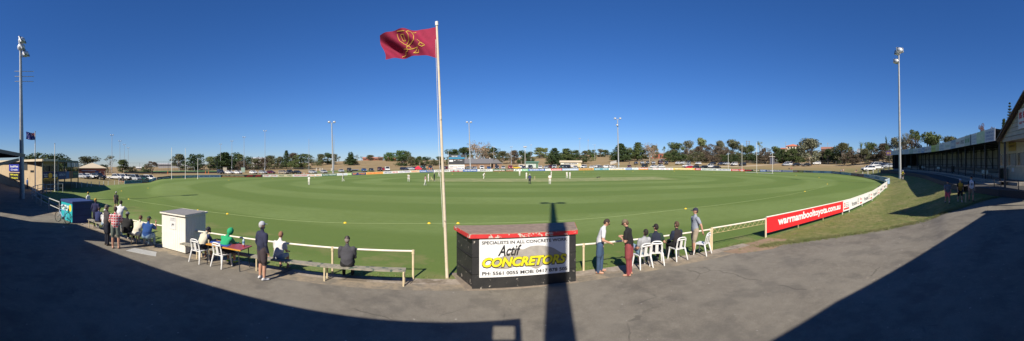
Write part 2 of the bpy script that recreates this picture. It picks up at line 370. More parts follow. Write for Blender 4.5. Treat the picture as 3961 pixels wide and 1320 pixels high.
    gx = mth(n, l, 'MAXIMUM', mth(n, l, 'SUBTRACT', mth(n, l, 'ABSOLUTE', mth(n, l, 'SUBTRACT', sp.outputs[0], 8.0)), 25.0), 0.0); gy = mth(n, l, 'SUBTRACT', sp.outputs[1], 74.0)
    gr = mth(n, l, 'SQRT', mth(n, l, 'ADD', mth(n, l, 'POWER', gx, 2.0), mth(n, l, 'POWER', gy, 2.0)))
    nr = n.new('ShaderNodeMapRange'); nr.inputs[1].default_value = 95; nr.inputs[2].default_value = 64; l.new(gr, nr.inputs[0])
    nr2 = mth(n, l, 'MULTIPLY', nr.outputs[0], mth(n, l, 'MULTIPLY_ADD', noi(n, l, v, .08, 5, .7), .6, .35)); c = mx(n, l, nr2, c, (.15,.17,.055))
    l.new(c, b.inputs['Base Color']); bump(n, l, b, noi(n, l, v, 3, 5, .8, .1, .9), .5, .15); R['dry_ground'] = m
    for nm, a_, b_ in (('gravel_track', (.42,.34,.23), (.34,.27,.18)), ('dirt_path', (.38,.29,.18), (.30,.225,.13)), ('road', (.2,.19,.18), (.16,.15,.145)), ('hockey_pitch', (.05,.14,.05), (.07,.17,.06)), ('watered_grass', (.10,.16,.04), (.15,.18,.06))):
        m, n, l, b, v = base(nm+'_surface'); c = mx(n, l, noi(n, l, v, .4, 6, .7), a_, b_); l.new(c, b.inputs['Base Color']); R[nm] = m
    return R
GM = ground_mats()
for k, nm in enumerate(names):
    sel = FA[lab == k]
    used, inv = np.unique(sel, return_inverse=True); inv = inv.reshape(sel.shape)
    me = bpy.data.meshes.new(nm); me.from_pydata([tuple(v) for v in V3[used]], [], [tuple(int(i) for i in f) for f in inv]); me.materials.append(GM[nm])
    me.polygons.foreach_set('use_smooth', [True]*len(me.polygons)); me.update()
    o = bpy.data.objects.new(nm, me); COL.objects.link(o); structure(o)

# grass tufts along the edges
tf = MB(); rt_ = random.Random(5)
def tuft(x, y, hh, n=5):
    z = gz(x, y)
    for _ in range(n):
        a = rt_.uniform(0, 6.28); bx, by = x+rt_.gauss(0,.03), y+rt_.gauss(0,.03); h_ = hh*rt_.uniform(.5,1.3); o = len(tf.v)
        tf.v += [(bx-.006*cos(a), by-.006*sin(a), z), (bx+.006*cos(a), by+.006*sin(a), z), (bx+.5*h_*cos(a+1.5), by+.5*h_*sin(a+1.5), z+h_)]; tf.f.append((o,o+1,o+2)); tf.m.append(0)
vl_ = crom(VERGE[:9], 24)
for (x, y) in vl_:
    for _ in range(26): tuft(x+rt_.gauss(-.0,.22), y+rt_.gauss(.06,.14), .09)
for (x, y) in near_line:
    if -30 < x < 10:
        for _ in range(22): tuft(x+rt_.uniform(-.6,.6), y+.10+rt_.gauss(.05,.08), .05, 4)
for _ in range(5200):
    x, y = rt_.uniform(10, 34), rt_.uniform(3, 17)
    if inside(VERGE, np.array([[x, y]]))[0] and not inside(OVAL, np.array([[x, y]]))[0]: tuft(x, y, .07, 4)
tfo = tf.build('grass_tufts', mat('grass_blades', (.13,.17,.045), .8, c2=(.2,.19,.08), scale=1.5)); tfo['kind'] = 'stuff'
# ---------------------------------------------------------------- trees
LEAF = {}
def leafmat(nm, c, c2):
    return mat('leaf_'+nm, c, .75, c2=c2, scale=.9, bump=0, detail=6, cont=(.4,.62), spec=.25)
BARK = mat('bark', (.16,.12,.09), .9, c2=(.08,.06,.045), scale=6, bump=.6)
PALEBARK = mat('pale_bark', (.36,.31,.25), .85, c2=(.22,.18,.14), scale=5)
TM = {}
def clump(mb, c, r, n, s, rnd, flat=1.0):
    for _ in range(n):
        while 1:
            p = Vector((rnd.uniform(-1,1), rnd.uniform(-1,1), rnd.uniform(-1,1)))
            if .25 < p.length < 1: break
        p = p.normalized()*(p.length**.45)
        q = Vector((c[0]+p.x*r[0], c[1]+p.y*r[1], c[2]+p.z*r[2]))
        a = Vector((rnd.gauss(0,1), rnd.gauss(0,1), rnd.gauss(0,1)*flat)).normalized()
        b = a.cross(Vector((rnd.gauss(0,1), rnd.gauss(0,1), rnd.gauss(0,1)))).normalized()
        k = s*rnd.uniform(.6,1.35)
        o = len(mb.v); mb.v += [tuple(q+a*k), tuple(q+b*k*.7), tuple(q-a*k), tuple(q-b*k*.7)]; mb.f.append((o,o+1,o+2,o+3)); mb.m.append(0)
def tree_mesh(kind, seed):
    """unit tree: height 1, crown about 1 wide; returns (crown MB, trunk MB)"""
    r = random.Random(seed); c = MB(); t = MB()
    def limbs(z0, z1, n, spread, r0=.022, bend=.3):
        for i in range(n):
            a = 2*pi*i/n+r.uniform(-.4,.4); h = r.uniform(z0, z1); e = Vector((cos(a)*spread*r.uniform(.6,1), sin(a)*spread*r.uniform(.6,1), h+r.uniform(.15,.3)))
            m = Vector((e.x*.5, e.y*.5, h+(e.z-h)*bend)); t.path([(0,0,h*.75), m, e], [r0, r0*.6, r0*.25], 5)
    if kind == 'round':
        t.path([(0,0,0),(.01,.01,.25),(0,0,.6)], [.045,.035,.015], 7); limbs(.18,.4,6,.3)
        for i in range(58):
            a = r.uniform(0,2*pi); u = r.random(); rad = .40*math.sqrt(r.random()); z = .08+.80*u; k = math.sqrt(max(0.12, 1-((z-.42)/.56)**2)); rad *= k
            s = r.uniform(.09,.14); clump(c, (rad*cos(a)*1.1, rad*sin(a)*1.1, z), (s*1.2, s*1.2, s*.75), 60, .026, r)
    elif kind == 'gum':
        b = [(0,0,0),(.02,.0,.2),(-.02,.02,.42)]; t.path(b, [.03,.024,.016], 6)
        for i in range(22):
            a = r.uniform(0,2*pi); rad = r.uniform(.06,.38); z = r.uniform(.14,.88); 
            if rad < .2: z = r.uniform(.7,.92)
            t.path([(0,.01,r.uniform(.2,.42)), (rad*.5*cos(a), rad*.5*sin(a), z*.62), (rad*cos(a), rad*sin(a), z)], [.014,.009,.004], 5)
            for j in range(3):
                s = r.uniform(.09,.14); clump(c, (rad*cos(a)+r.gauss(0,.06), rad*sin(a)+r.gauss(0,.06), z+r.gauss(0,.04)), (s*1.3,s*1.3,s*.65), 60, .024, r)
    elif kind == 'thin':
        t.path([(0,0,0),(.03,0,.3),(.0,.02,.6)], [.022,.017,.01], 6)
        for i in range(8):
            a = r.uniform(0,2*pi); rad = r.uniform(.1,.42); z = r.uniform(.6,.93)
            t.path([(.01,0,r.uniform(.25,.5)), (rad*.6*cos(a), rad*.6*sin(a), z*.75), (rad*cos(a), rad*sin(a), z)], [.01,.007,.003], 5)
            s = r.uniform(.08,.12); clump(c, (rad*cos(a), rad*sin(a), z), (s*1.4,s*1.4,s*.55), 80, .018, r)
    elif kind == 'umbrella':
        for a0 in (0,1.4,2.8,4.2,5.4):
            t.path([(0,0,0),(.06*cos(a0),.06*sin(a0),.3),(.3*cos(a0),.3*sin(a0),.78)], [.03,.016,.006], 5)
        for i in range(34):
            a = r.uniform(0,2*pi); rad = .45*math.sqrt(r.random()); z = .9-.35*(rad/.45)**2+r.uniform(-.04,.03); s = .085; clump(c, (rad*cos(a), rad*sin(a), z), (s*1.3,s*1.3,s*.7), 60, .022, r)
    elif kind == 'cypress':     # broad, layered, jagged
        t.path([(0,0,0),(0,0,.9)], [.035,.006], 7)
        for lv in range(11):
            z = .12+.8*lv/10; R_ = .46*(1-(lv/10.5)**1.6)*r.uniform(.8,1.1)+.03; n = max(3, int(9*(R_/.46)))
            for i in range(n):
                a = 2*pi*i/n+r.uniform(-.5,.5); rr_ = R_*r.uniform(.75,1.1)
                t.tube((0,0,z), (rr_*.8*cos(a), rr_*.8*sin(a), z+.05), .006, .002, 4)
                for f in (.4,.75,1): clump(c, (rr_*f*cos(a), rr_*f*sin(a), z+.05*f+r.uniform(-.02,.02)), (.10,.10,.045), 34, .024, r)
    elif kind == 'conifer':
        t.path([(0,0,0),(0,0,.97)], [.025,.004], 6)
        for lv in range(15):
            z = .14+.82*lv/14; R_ = .42*(1-lv/14.6)+.02; n = max(4, int(10*R_/.42))
            for i in range(n):
                a = 2*pi*i/n+lv*.7; t.tube((0,0,z), (R_*cos(a), R_*sin(a), z-.01), .005, .002, 4)
                for f in (.45,.95): clump(c, (R_*f*cos(a), R_*f*sin(a), z), (.08,.08,.03), 30, .02, r)
    elif kind == 'norfolk':
        t.path([(0,0,0),(0,0,1)], [.018,.003], 6)
        for lv in range(19):
            z = .12+.85*lv/18; R_ = .44*(1-(lv/18.6))+.02; n = 7
            for i in range(n):
                a = 2*pi*i/n+lv*.5; e = (R_*cos(a), R_*sin(a), z+.02+R_*.12); t.tube((0,0,z), e, .004, .002, 4)
                for f in (.35,.6,.85,1): clump(c, (R_*f*cos(a), R_*f*sin(a), z+.02+R_*.1*f), (.035,.035,.01), 9, .010, r)
    elif kind == 'bare':
        t.path([(0,0,0),(0,.01,.25)], [.03,.022], 6)
        for i in range(18):
            a = r.uniform(0,2*pi); rad = r.uniform(.08,.42); z = r.uniform(.4,.95); m = (rad*.5*cos(a), rad*.5*sin(a), z*.6); e = (rad*cos(a), rad*sin(a), z)
            t.path([(0,.01,r.uniform(.12,.25)), m, e], [.012,.008,.003], 5)
            for j in range(7):
                e2 = (e[0]+r.gauss(0,.09), e[1]+r.gauss(0,.09), min(.99, e[2]+r.uniform(-.1,.09))); t.tube((m[0]+(e[0]-m[0])*.6, m[1]+(e[1]-m[1])*.6, m[2]+(e[2]-m[2])*.6), e2, .003, .0012, 4)
                clump(c, e2, (.06,.06,.06), 22, .014, r)
    elif kind == 'brownbush':      # fine, dense, domed
        t.path([(0,0,0),(0,0,.4)], [.03,.012], 6); limbs(.1,.3,7,.35,.015)
        for i in range(60):
            a = r.uniform(0,2*pi); rad = .47*math.sqrt(r.random()); z = .10+(.82*math.sqrt(max(0,1-(rad/.5)**2)))*r.uniform(.15,1); s = .095; clump(c, (rad*cos(a), rad*sin(a), z), (s,s,s*.8), 60, .021, r)
    elif kind == 'palm':
        t.path([(0,0,0),(0,0,.72)], [.04,.035], 8)
        for i in range(26):
            a = r.uniform(0,2*pi); el = r.uniform(-.3,1.3); L = .42; p = Vector((0,0,.75)); v = Vector((cos(a)*cos(el), sin(a)*cos(el), sin(el)))
            for k in range(6):
                q = p+v*L/6; w2 = v.cross(Vector((0,0,1))).normalized()*.035*(1-abs(k-2)/6); o = len(c.v)
                c.v += [tuple(p-w2), tuple(q-w2*.9), tuple(q+w2*.9), tuple(p+w2)]; c.f.append((o,o+1,o+2,o+3)); c.m.append(0); p = q; v = (v+Vector((0,0,-.17))).normalized()
    elif kind == 'shrub':
        for i in range(5): t.tube((0,0,0), (r.gauss(0,.15), r.gauss(0,.15), .5), .012, .004, 4)
        for i in range(28):
            a = r.uniform(0,2*pi); rad = .42*math.sqrt(r.random()); z = .1+r.random()*.75*math.sqrt(max(0.1,1-(rad/.48)**2)); clump(c, (rad*cos(a), rad*sin(a), z), (.12,.12,.1), 60, .02, r)
    return c, t
TCOL = dict(dark=((.038,.058,.020),(.018,.032,.011)), mid=((.065,.085,.028),(.035,.05,.017)), light=((.13,.15,.06),(.075,.095,.038)), olive=((.085,.088,.042),(.045,.05,.025)),
            brown=((.095,.072,.048),(.05,.04,.028)), tan=((.25,.18,.115),(.15,.11,.07)), grey=((.12,.12,.075),(.07,.075,.045)), green=((.06,.10,.025),(.03,.06,.014)), red=((.16,.075,.05),(.09,.05,.035)))
TCOL = {k: tuple(tuple(c*1.45 for c in q) for q in v) for k, v in TCOL.items()}
TWORD = dict(dark='dark green', mid='mid green', light='pale green', olive='olive green', brown='brownish', tan='dry tan', grey='grey-green', green='bright green', red='reddish sparse')
KWORD = dict(round='round dense tree', gum='open-crowned gum tree', thin='thin airy gum tree', umbrella='flat-topped tree', cypress='layered cypress', conifer='pointed conifer', norfolk='tall whorled pine', bare='nearly bare tree', brownbush='domed she-oak', palm='palm', shrub='low shrub')
NWORD = dict(round='broadleaf_tree', gum='gum_tree', thin='gum_tree', umbrella='umbrella_tree', cypress='cypress_tree', conifer='conifer_tree', norfolk='pine_tree', bare='bare_tree', brownbush='she_oak_tree', palm='palm_tree', shrub='shrub')
# (x, width px, top px, distance, kind, colour, base px offset)
TREES = [
(118,75,600,112,'round','dark'),(165,95,584,118,'round','mid'),(222,75,592,116,'round','dark'),(255,50,606,112,'round','dark'),(190,40,600,105,'shrub','mid'),
(330,78,604,150,'gum','olive'),(399,36,635,150,'round','dark'),(427,50,600,160,'thin','grey'),(474,44,618,150,'gum','mid'),(508,42,640,150,'brownbush','olive'),(566,36,633,150,'brownbush','mid'),(588,44,622,140,'umbrella','brown'),
(692,52,596,190,'gum','olive'),(748,70,590,188,'round','dark'),(812,40,606,195,'gum','light'),(838,36,604,200,'gum','grey'),(868,90,592,196,'cypress','dark'),(892,80,583,205,'round','dark'),(930,32,597,205,'gum','light'),(934,44,618,190,'brownbush','brown'),(960,32,603,205,'round','dark'),
(985,44,612,195,'gum','olive'),(1005,36,604,215,'brownbush','brown'),(1020,40,612,200,'gum','brown'),(1042,44,602,210,'gum','olive'),(1062,44,606,198,'brownbush','olive'),(1082,34,606,212,'gum','grey'),(1108,42,583,205,'conifer','dark'),(1132,40,592,215,'gum','brown'),(1163,76,590,196,'round','mid'),
(1208,34,605,245,'shrub','brown'),(1230,34,611,235,'shrub','mid'),(1243,34,596,250,'gum','olive'),(1266,40,591,255,'gum','dark'),(1290,32,596,252,'gum','grey'),(1310,20,604,250,'thin','olive'),
(1358,42,598,235,'cypress','dark'),(1355,18,583,236,'round','dark'),(1384,20,598,255,'thin','olive'),(1399,12,604,255,'thin','grey'),
(1433,32,600,310,'gum','olive'),(1470,34,602,310,'shrub','brown'),(1505,34,588,290,'round','green'),(1542,48,578,290,'round','green'),(1573,30,583,290,'round','mid'),
(1560,48,604,215,'gum','dark'),(1592,34,606,212,'gum','olive'),(1607,28,606,225,'round','dark'),(1624,26,605,214,'gum','mid'),(1645,34,606,218,'gum','dark'),(1676,28,612,216,'brownbush','olive'),(1698,36,605,220,'gum','dark'),(1728,24,612,222,'shrub','mid'),
(1755,50,576,235,'gum','dark'),(1795,60,570,240,'gum','dark'),(1846,88,551,215,'bare','tan'),(1893,66,565,245,'round','dark'),(1900,40,592,225,'gum','olive'),(1945,46,585,225,'gum','olive'),(1968,30,588,235,'bare','tan'),(1988,34,582,222,'gum','brown'),(2017,30,581,222,'gum','dark'),(2035,34,596,215,'gum','dark'),(2052,30,586,240,'gum','dark'),
(2090,44,571,285,'gum','light'),(2112,26,572,285,'gum','light'),(2146,58,575,185,'cypress','dark'),(2190,70,577,190,'cypress','mid'),(2238,70,591,195,'brownbush','dark'),(2228,36,580,270,'gum','mid'),(2262,26,583,275,'gum','olive'),(2284,36,576,280,'round','mid'),(2297,15,594,225,'shrub','green'),(2320,28,576,285,'gum','grey'),(2341,30,580,285,'gum','mid'),(2362,22,588,285,'shrub','mid'),
(2401,70,558,205,'cypress','dark'),(2436,26,570,230,'gum','grey'),(2468,60,553,215,'cypress','mid'),(2512,52,556,210,'bare','tan'),(2528,36,562,235,'gum','olive'),(2568,18,565,232,'thin','mid'),(2590,30,572,240,'shrub','mid'),
(2614,64,551,225,'gum','mid'),(2602,40,578,215,'gum','olive'),(2661,44,543,235,'gum','grey'),(2658,58,574,205,'brownbush','brown'),(2710,46,533,240,'gum','light'),(2702,44,566,210,'gum','brown'),(2757,66,550,215,'brownbush','brown'),(2787,40,545,240,'gum','grey'),(2830,64,540,225,'gum','olive'),(2806,50,566,205,'brownbush','brown'),(2868,50,562,215,'gum','olive'),(2903,40,562,215,'gum','mid'),(2940,26,545,270,'thin','light'),(2960,66,568,205,'brownbush','brown'),(2996,40,566,225,'gum','mid'),(3012,30,572,225,'round','dark'),
(3034,40,576,200,'gum','mid'),(3068,46,574,198,'gum','mid'),(3098,34,556,215,'round','dark'),(3132,92,536,178,'gum','grey'),(3186,44,580,195,'gum','brown'),(3205,36,576,190,'gum','dark'),(3235,44,558,190,'round','dark'),(3258,60,553,180,'gum','olive'),(3285,26,562,200,'round','mid'),(3297,64,577,160,'brownbush','brown'),(3332,32,558,190,'palm','mid'),(3345,40,575,160,'gum','olive'),(3368,54,550,165,'gum','mid'),(3398,44,562,160,'brownbush','brown'),(3430,30,540,150,'palm','dark'),(3420,56,555,160,'gum','brown'),(3465,60,530,150,'gum','grey'),(3495,40,522,150,'bare','grey'),
(3535,52,497,165,'umbrella','mid'),(3528,74,530,135,'brownbush','brown'),(3592,96,512,130,'gum','mid'),(3680,76,529,130,'gum','olive'),(3678,40,522,135,'round','dark'),(3752,34,518,120,'round','mid'),(3797,34,474,90,'thin','red'),(3836,34,488,90,'thin','red'),(3883,42,462,80,'conifer','dark'),(3906,52,403,95,'norfolk','dark')]
_ru = random.Random(3)
TREES += [(x+_ru.randint(-8,8), _ru.randint(40,62), _ru.randint(580,596), _ru.randint(190,202), 'brownbush', _ru.choice(['brown','olive','dark','mid'])) for x in range(2592,3450,33) if not 2955 < x < 3020 and not 3100 < x < 3150]
LANDMARKS = [(0,'the left clubhouse'),(300,'the red brick hut'),(610,'the left goal posts'),(1021,'the tallest paddock pole'),(1285,'the thick floodlight pole'),(1545,'the red gazebo'),(1768,'the scoreboard'),(2031,'the green shed'),(2207,'the cream kiosk'),(2390,'the twin-lamp floodlight pole'),(2640,'the long brick school'),(2817,'the right goal posts'),(3064,'the orange-roofed house'),(3290,'the bend in the boundary'),(3470,'the rightmost floodlight pole'),(4100,'')]
def zone(x):
    for i in range(len(LANDMARKS)-1):
        if LANDMARKS[i][0] <= x < LANDMARKS[i+1][0]: return i
ORD = ['first','second','third','fourth','fifth','sixth','seventh','eighth','ninth','tenth','eleventh','twelfth','thirteenth','fourteenth','fifteenth','sixteenth','seventeenth','eighteenth','nineteenth','twentieth','twenty-first','twenty-second','twenty-third','twenty-fourth','twenty-fifth','twenty-sixth']
def ordinals(xs):
    cnt = {}; out = {}
    for i in sorted(range(len(xs)), key=lambda i: xs[i]):
        z = zone(xs[i]); cnt[z] = cnt.get(z, 0)+1; out[i] = (ORD[cnt[z]-1], LANDMARKS[z][1])
    return out
tord = ordinals([t[0] for t in TREES])
tcache = {}
for i, (x, wd, yt, d, kind, cl) in enumerate(TREES):
    base = GP(x, d); h = (ZP(yt, d)-base.z)*1.02+.4; base.z -= .4; W = wd*d/F*1.38
    key = (kind, cl, i % 2)
    lm = leafmat(cl, *TCOL[cl]); o_, lmk = tord[i]
    lbl = '%s %s, %s right of %s' % (TWORD[cl], KWORD[kind], o_, lmk)
    hk = (kind, i % 2)
    if hk not in tcache:
        c, t = tree_mesh(kind, 11*(i % 2)+len(kind)); tcache[hk] = (c.mesh('crown', leafmat('dark', *TCOL['dark'])), t.mesh('trunk', PALEBARK if kind in ('gum','thin','bare') else BARK), {})
    cmesh, tmesh, byc = tcache[hk]
    if cl not in byc:
        m2 = cmesh.copy(); m2.materials[0] = lm; byc[cl] = m2
    r = thing(NWORD[kind], lbl, 'palm' if kind == 'palm' else ('shrub' if kind == 'shrub' else 'tree'), base, random.uniform(0, 6.28), 'trees around the ground', (W, W, h))
    for nm, me in (('crown', byc[cl]), ('trunk', tmesh)):
        q = bpy.data.objects.new(nm, me); COL.objects.link(q); q.parent = r

# ---------------------------------------------------------------- boundary boards
TEAL=(.10,.30,.36); NAVY=(.02,.04,.16); WHT=(.75,.75,.73); BLK=(.02,.02,.022); RED=(.62,.03,.03); BLUE=(.04,.13,.42); GRN=(.03,.13,.07); YEL=(.8,.55,.04); ORG=(.75,.27,.04); CRM=(.7,.63,.42)
GRY=(.35,.37,.4); LBL=(.3,.45,.62); PUR=(.2,.12,.3)
BW = {TEAL:'teal',NAVY:'navy',WHT:'white',BLK:'black',RED:'red',BLUE:'blue',GRN:'dark green',YEL:'yellow',ORG:'orange',CRM:'cream',GRY:'grey',LBL:'pale blue',PUR:'purple'}
BOARDS = [(482,550,TEAL,'DEAL & JONES',BLK,None),(550,576,BLK,'FOOTBALL',GRY,None),(576,604,TEAL,'A',WHT,None),
(608,661,BLK,'ers hairroom',WHT,None),(661,715,TEAL,'OPTUS',YEL,None),(715,766,TEAL,'OPTUS',WHT,None),(766,854,LBL,'WEST FRIDGE  WEST FRIDGE',NAVY,None),(854,950,BLK,'SOUTH WEST ROOFING',CRM,ORG),
(950,985,BLK,'UNDEX',RED,RED),(985,1016,BLK,'UNDEX',RED,RED),(1016,1045,WHT,'Foodge',RED,YEL),(1045,1074,WHT,'Foodge',RED,YEL),(1074,1104,CRM,'FENCES',GRN,None),(1104,1133,CRM,'TYRES',GRN,None),(1133,1192,WHT,'THE LAW CONCRETE',RED,None),(1192,1246,WHT,'STEEL  bar.it',ORG,None),(1246,1303,GRN,'Ken Proof  HARDWARE',WHT,None),(1303,1345,WHT,'building',LBL,None),(1345,1361,(.3,.5,.12),'it',WHT,None),
(1361,1416,NAVY,'BP  PIES',ORG,None),(1416,1483,(.8,.42,.1),'THE GARDEN PLUMBING OF BEST SELL',RED,None),(1483,1517,WHT,'CREATIONS',NAVY,None),(1517,1541,WHT,'FRESH FISH',RED,None),(1541,1589,WHT,'Gordon TYREPOWER',PUR,None),(1589,1623,CRM,'CHIROPRACTIC',RED,None),(1623,1650,BLUE,'Terlands',WHT,None),(1650,1679,BLUE,'Plumbing',YEL,None),(1679,1741,WHT,'CALLAGHANS',BLK,None),(1741,1792,GRY,'corner store shopping',WHT,RED),
(1792,1847,BLUE,'CARR FIRST NATIONAL',WHT,None),(1847,1906,WHT,'MBO',BLK,GRY),(1906,1956,GRN,'Lockeman Real Estate',WHT,RED),(1956,1987,BLK,'WARRNAMBOOL',CRM,RED),(1987,2019,WHT,'P1',GRN,GRN),(2019,2044,(.2,.5,.3),'Agency',WHT,None),(2044,2109,BLUE,'ISLES GENERAL STORE',WHT,None),(2109,2131,WHT,'Lyons',GRY,None),(2131,2174,RED,'Warrnambool Service Centre',WHT,WHT),(2174,2238,(.25,.35,.55),'R.A. SLATER ENGINEERING',WHT,WHT),(2238,2297,(.65,.35,.04),'NORFOLK BUTCHER',NAVY,None),
(2297,2326,TEAL,'Jetset',WHT,None),(2326,2355,TEAL,'Jetset',WHT,None),(2355,2419,WHT,'M W RACING  SOUTH WEST',BLK,YEL),(2419,2446,LBL,'Aussie Pools',PUR,None),(2446,2470,WHT,'Stone',TEAL,TEAL),(2470,2507,(.75,.2,.12),'ONSITE HIRE',WHT,YEL),(2507,2525,GRY,'AVIS',CRM,None),(2525,2550,WHT,'Skin Deep',RED,None),(2550,2574,WHT,'CLINIC',PUR,None),(2574,2589,WHT,'dot',RED,None),(2589,2604,WHT,'dot',RED,None),(2604,2687,(.8,.5,.08),'VIDEO Warrnambool Real Estate',WHT,GRN),(2687,2711,(.45,.03,.04),'AMCOR',WHT,None),(2711,2775,WHT,'MIDFIELD COUNTRY HOMES',GRN,None),(2775,2827,WHT,'CLARKS GARDEN CENTRE',NAVY,None),
(2828,2880,RED,'fishtales cafe',WHT,None),(2881,2912,BLK,'FLAGS',RED,RED),(2912,2940,BLK,'Pizza Villa',CRM,None),(2940,2963,BLUE,'McCONNELL',WHT,None),(2963,3027,NAVY,'SLUMBERWORLD',WHT,None),(3027,3068,GRY,'swintons',BLUE,None),(3068,3088,(.3,.12,.1),'SPORT',WHT,BLUE),(3088,3108,(.16,.16,.05),'HOTEL',CRM,None),(3108,3145,GRY,'VILLAGE',NAVY,None),(3145,3169,LBL,'NORTON',WHT,None),(3169,3193,LBL,'NORTON',NAVY,None),(3193,3217,LBL,'NORTON',WHT,None),
(3217,3251,NAVY,'Dahlsens',WHT,None),(3251,3281,TEAL,'Davidson Davey',WHT,None),(3281,3293,(.28,.42,.40),'one',WHT,None),(3293,3318,(.3,.05,.06),'SOUTHERN',GRY,None),(3318,3341,(.3,.05,.06),'STOCK',GRY,None)]
cnt = {}
STEEL = mat('galvanised_steel', (.42,.43,.43), .5, c2=(.33,.34,.34), scale=3, metal=.3)
WPAINT = mat('white_paint', (.74,.72,.66), .55, c2=(.66,.63,.55), scale=4, wear=(.3,.2,.12), wscale=7, wamt=.7)
bord = ordinals([(a+b)/2 for a, b, *_ in BOARDS])
def board(a, b, h, bg, s, tc, ac, label, name='advertising_board', z0=.06, th=.05, flip=False, posts=1):
    rz = atan2(b.y-a.y, b.x-a.x); L = (Vector(b)-Vector(a)).to_2d().length; dz = b.z-a.z
    t = thing(name, label, 'advertising board', a, rz, 'advertising boards along the boundary'); t.rotation_euler = (0, -atan2(dz, L), rz)
    MB().box(0.0, 0, z0, L-.012, th, h).build('panel', cm(bg, .5, wear=tuple(v*.75+.05 for v in bg), wscale=1.5, wamt=.6), t)
    m = MB().box(0, -.012, h, L-.012, .062, h+.03)
    m.build('top_rail', WPAINT, t)
    m = MB()
    for k in range(posts+1):
        m.box(L*k/(posts+1)+.02, th, -.3, L*k/(posts+1)+.08, th+.06, h-.02)
    m.box(.03, th+.01, h-.2, L*.5+.05, th+.05, h-.15)
    m.build('frame', STEEL, t)
    if s:
        q = MB(); two = ac is not None
        if two: MB().box(L*.04, -.004, z0+(h-z0)*.08, L*(.96 if len(s) > 8 else .3), .0, z0+(h-z0)*.22).build('stripe', cm(ac, .5), t)
        x0, x1 = L*.07, L*.93
        if len(s) < 8: x0, x1 = L*.18, L*.82
        text_mb(q, s, x0, x1, z0+(h-z0)*(.32 if two else .24), z0+(h-z0)*.8, -.006, .03)
        q.build('lettering', [cm(tc, .5), cm(ac or tc, .5)], t)
    return t
for i, (xa, xb, bg, s, tc, ac) in enumerate(BOARDS):
    a = GP(xa, DB(xa)); b = GP(xb, DB(xb)); o_, lmk = bord[i]
    bw = BW.get(bg) or ('green' if bg[1] > bg[0] else ('orange' if bg[1] > .3 else 'dark red')); tw = BW.get(tc, 'pale')
    board(a, b, .86, bg, s, tc, ac, '%s board with %s lettering, %s right of %s' % (bw, tw, o_, lmk))
# curved end on the right: pale blue faces turned to the field
TIPX = [P(3341,DB(3341)), P(3364,DB(3364)), P(3384,DB(3384)), P(3402,DB(3402)), P(3418,DB(3418)), P(3431,DB(3431)), P(3441,DB(3441)), Vector((NEAR[-1][0],NEAR[-1][1],0))]
tipn = ['first','second','third','fourth','fifth','sixth','seventh']
for i in range(len(TIPX)-1):
    a, b = TIPX[i].copy(), TIPX[i+1].copy(); a.z = gz(a.x,a.y); b.z = gz(b.x,b.y)
    board(a, b, .92, LBL if i % 2 == 0 else (.26,.36,.46), 'BLUESTONE' if i % 2 else 'SUPPLIES', WHT if i % 2 else NAVY, None, 'blue-grey board on the boundary bend, %s after the dark red ones' % tipn[i])
# near boards seen from outside
RB = [(11.2,11.85),(19.9,13.2),(21.2,13.45),(25.0,14.55),(29.0,15.75),(34.9,18.0),(39.0,19.6),(43,21.0),(48.6,24.2)]
def ptsz(p, dz=0): return Vector((p[0], p[1], gz(p[0], p[1])+dz))
def near_board(a, b, bg, label):
    rz = atan2(b.y-a.y, b.x-a.x); L = (b-a).to_2d().length
    t = thing('advertising_board', label, 'advertising board', a, rz, 'advertising boards along the boundary'); t.rotation_euler = (0, -atan2(b.z-a.z, L), rz)
    MB().box(.05, 0, .2, L-.004, .03, .95).build('panel', cm(bg, .45, c2=tuple(v*.9 for v in bg), scale=.8), t)
    MB().tube((0,.015,.975), (L,.015,.975), .03).build('top_rail', WPAINT, t, True)
    for k in range(max(1, round(L/2.9))):
        xx = L*k/max(1, round(L/2.9))+.02; MB().box(xx-.03, .032, -.25, xx+.03, .09, .95).build('post', WPAINT if k == 0 else mat('timber_post',(.42,.32,.18),.8), t)
    return t, L
SIGNRED = (.72,.022,.03)
t, L = near_board(ptsz(RB[0]), ptsz(RB[1]), SIGNRED, 'long red advertising board with large white web address on the near right boundary')
q = MB(); text_mb(q, 'warrnambooltoyota.com.au', .95, L-.45, .33, .86, -.005, .035); q.build('lettering', cm((.8,.8,.8), .5), t)
t, L = near_board(ptsz(RB[1]), ptsz(RB[2]), (.78,.78,.76), 'small white certificate panel with red strip next to the long red board')
q = MB(); q.box(.15,-.004,.3,1.15,0,.42); text_mb(q, '3', .2,.42,.5,.82,-.004,.05); q.mi(1); text_mb(q,'TOYOTA',.5,1.1,.74,.82,-.004,.01); text_mb(q,'CERTIFIED',.5,1.15,.6,.68,-.004,.01); text_mb(q,'GUARANTEE',.5,1.15,.47,.55,-.004,.01); q.build('lettering', [cm((.6,.05,.05),.5), cm((.12,.12,.14),.5)], t)
dsc = ['white board with grey place name and emblem right after the certificate panel','white board carrying a red stamp, second after the certificate panel','white board with grey place name, third after the certificate panel','white board with red stamp, fourth after the certificate panel','white board with grey lettering, fifth after the certificate panel','last white board, on the bend below the right floodlight pole']
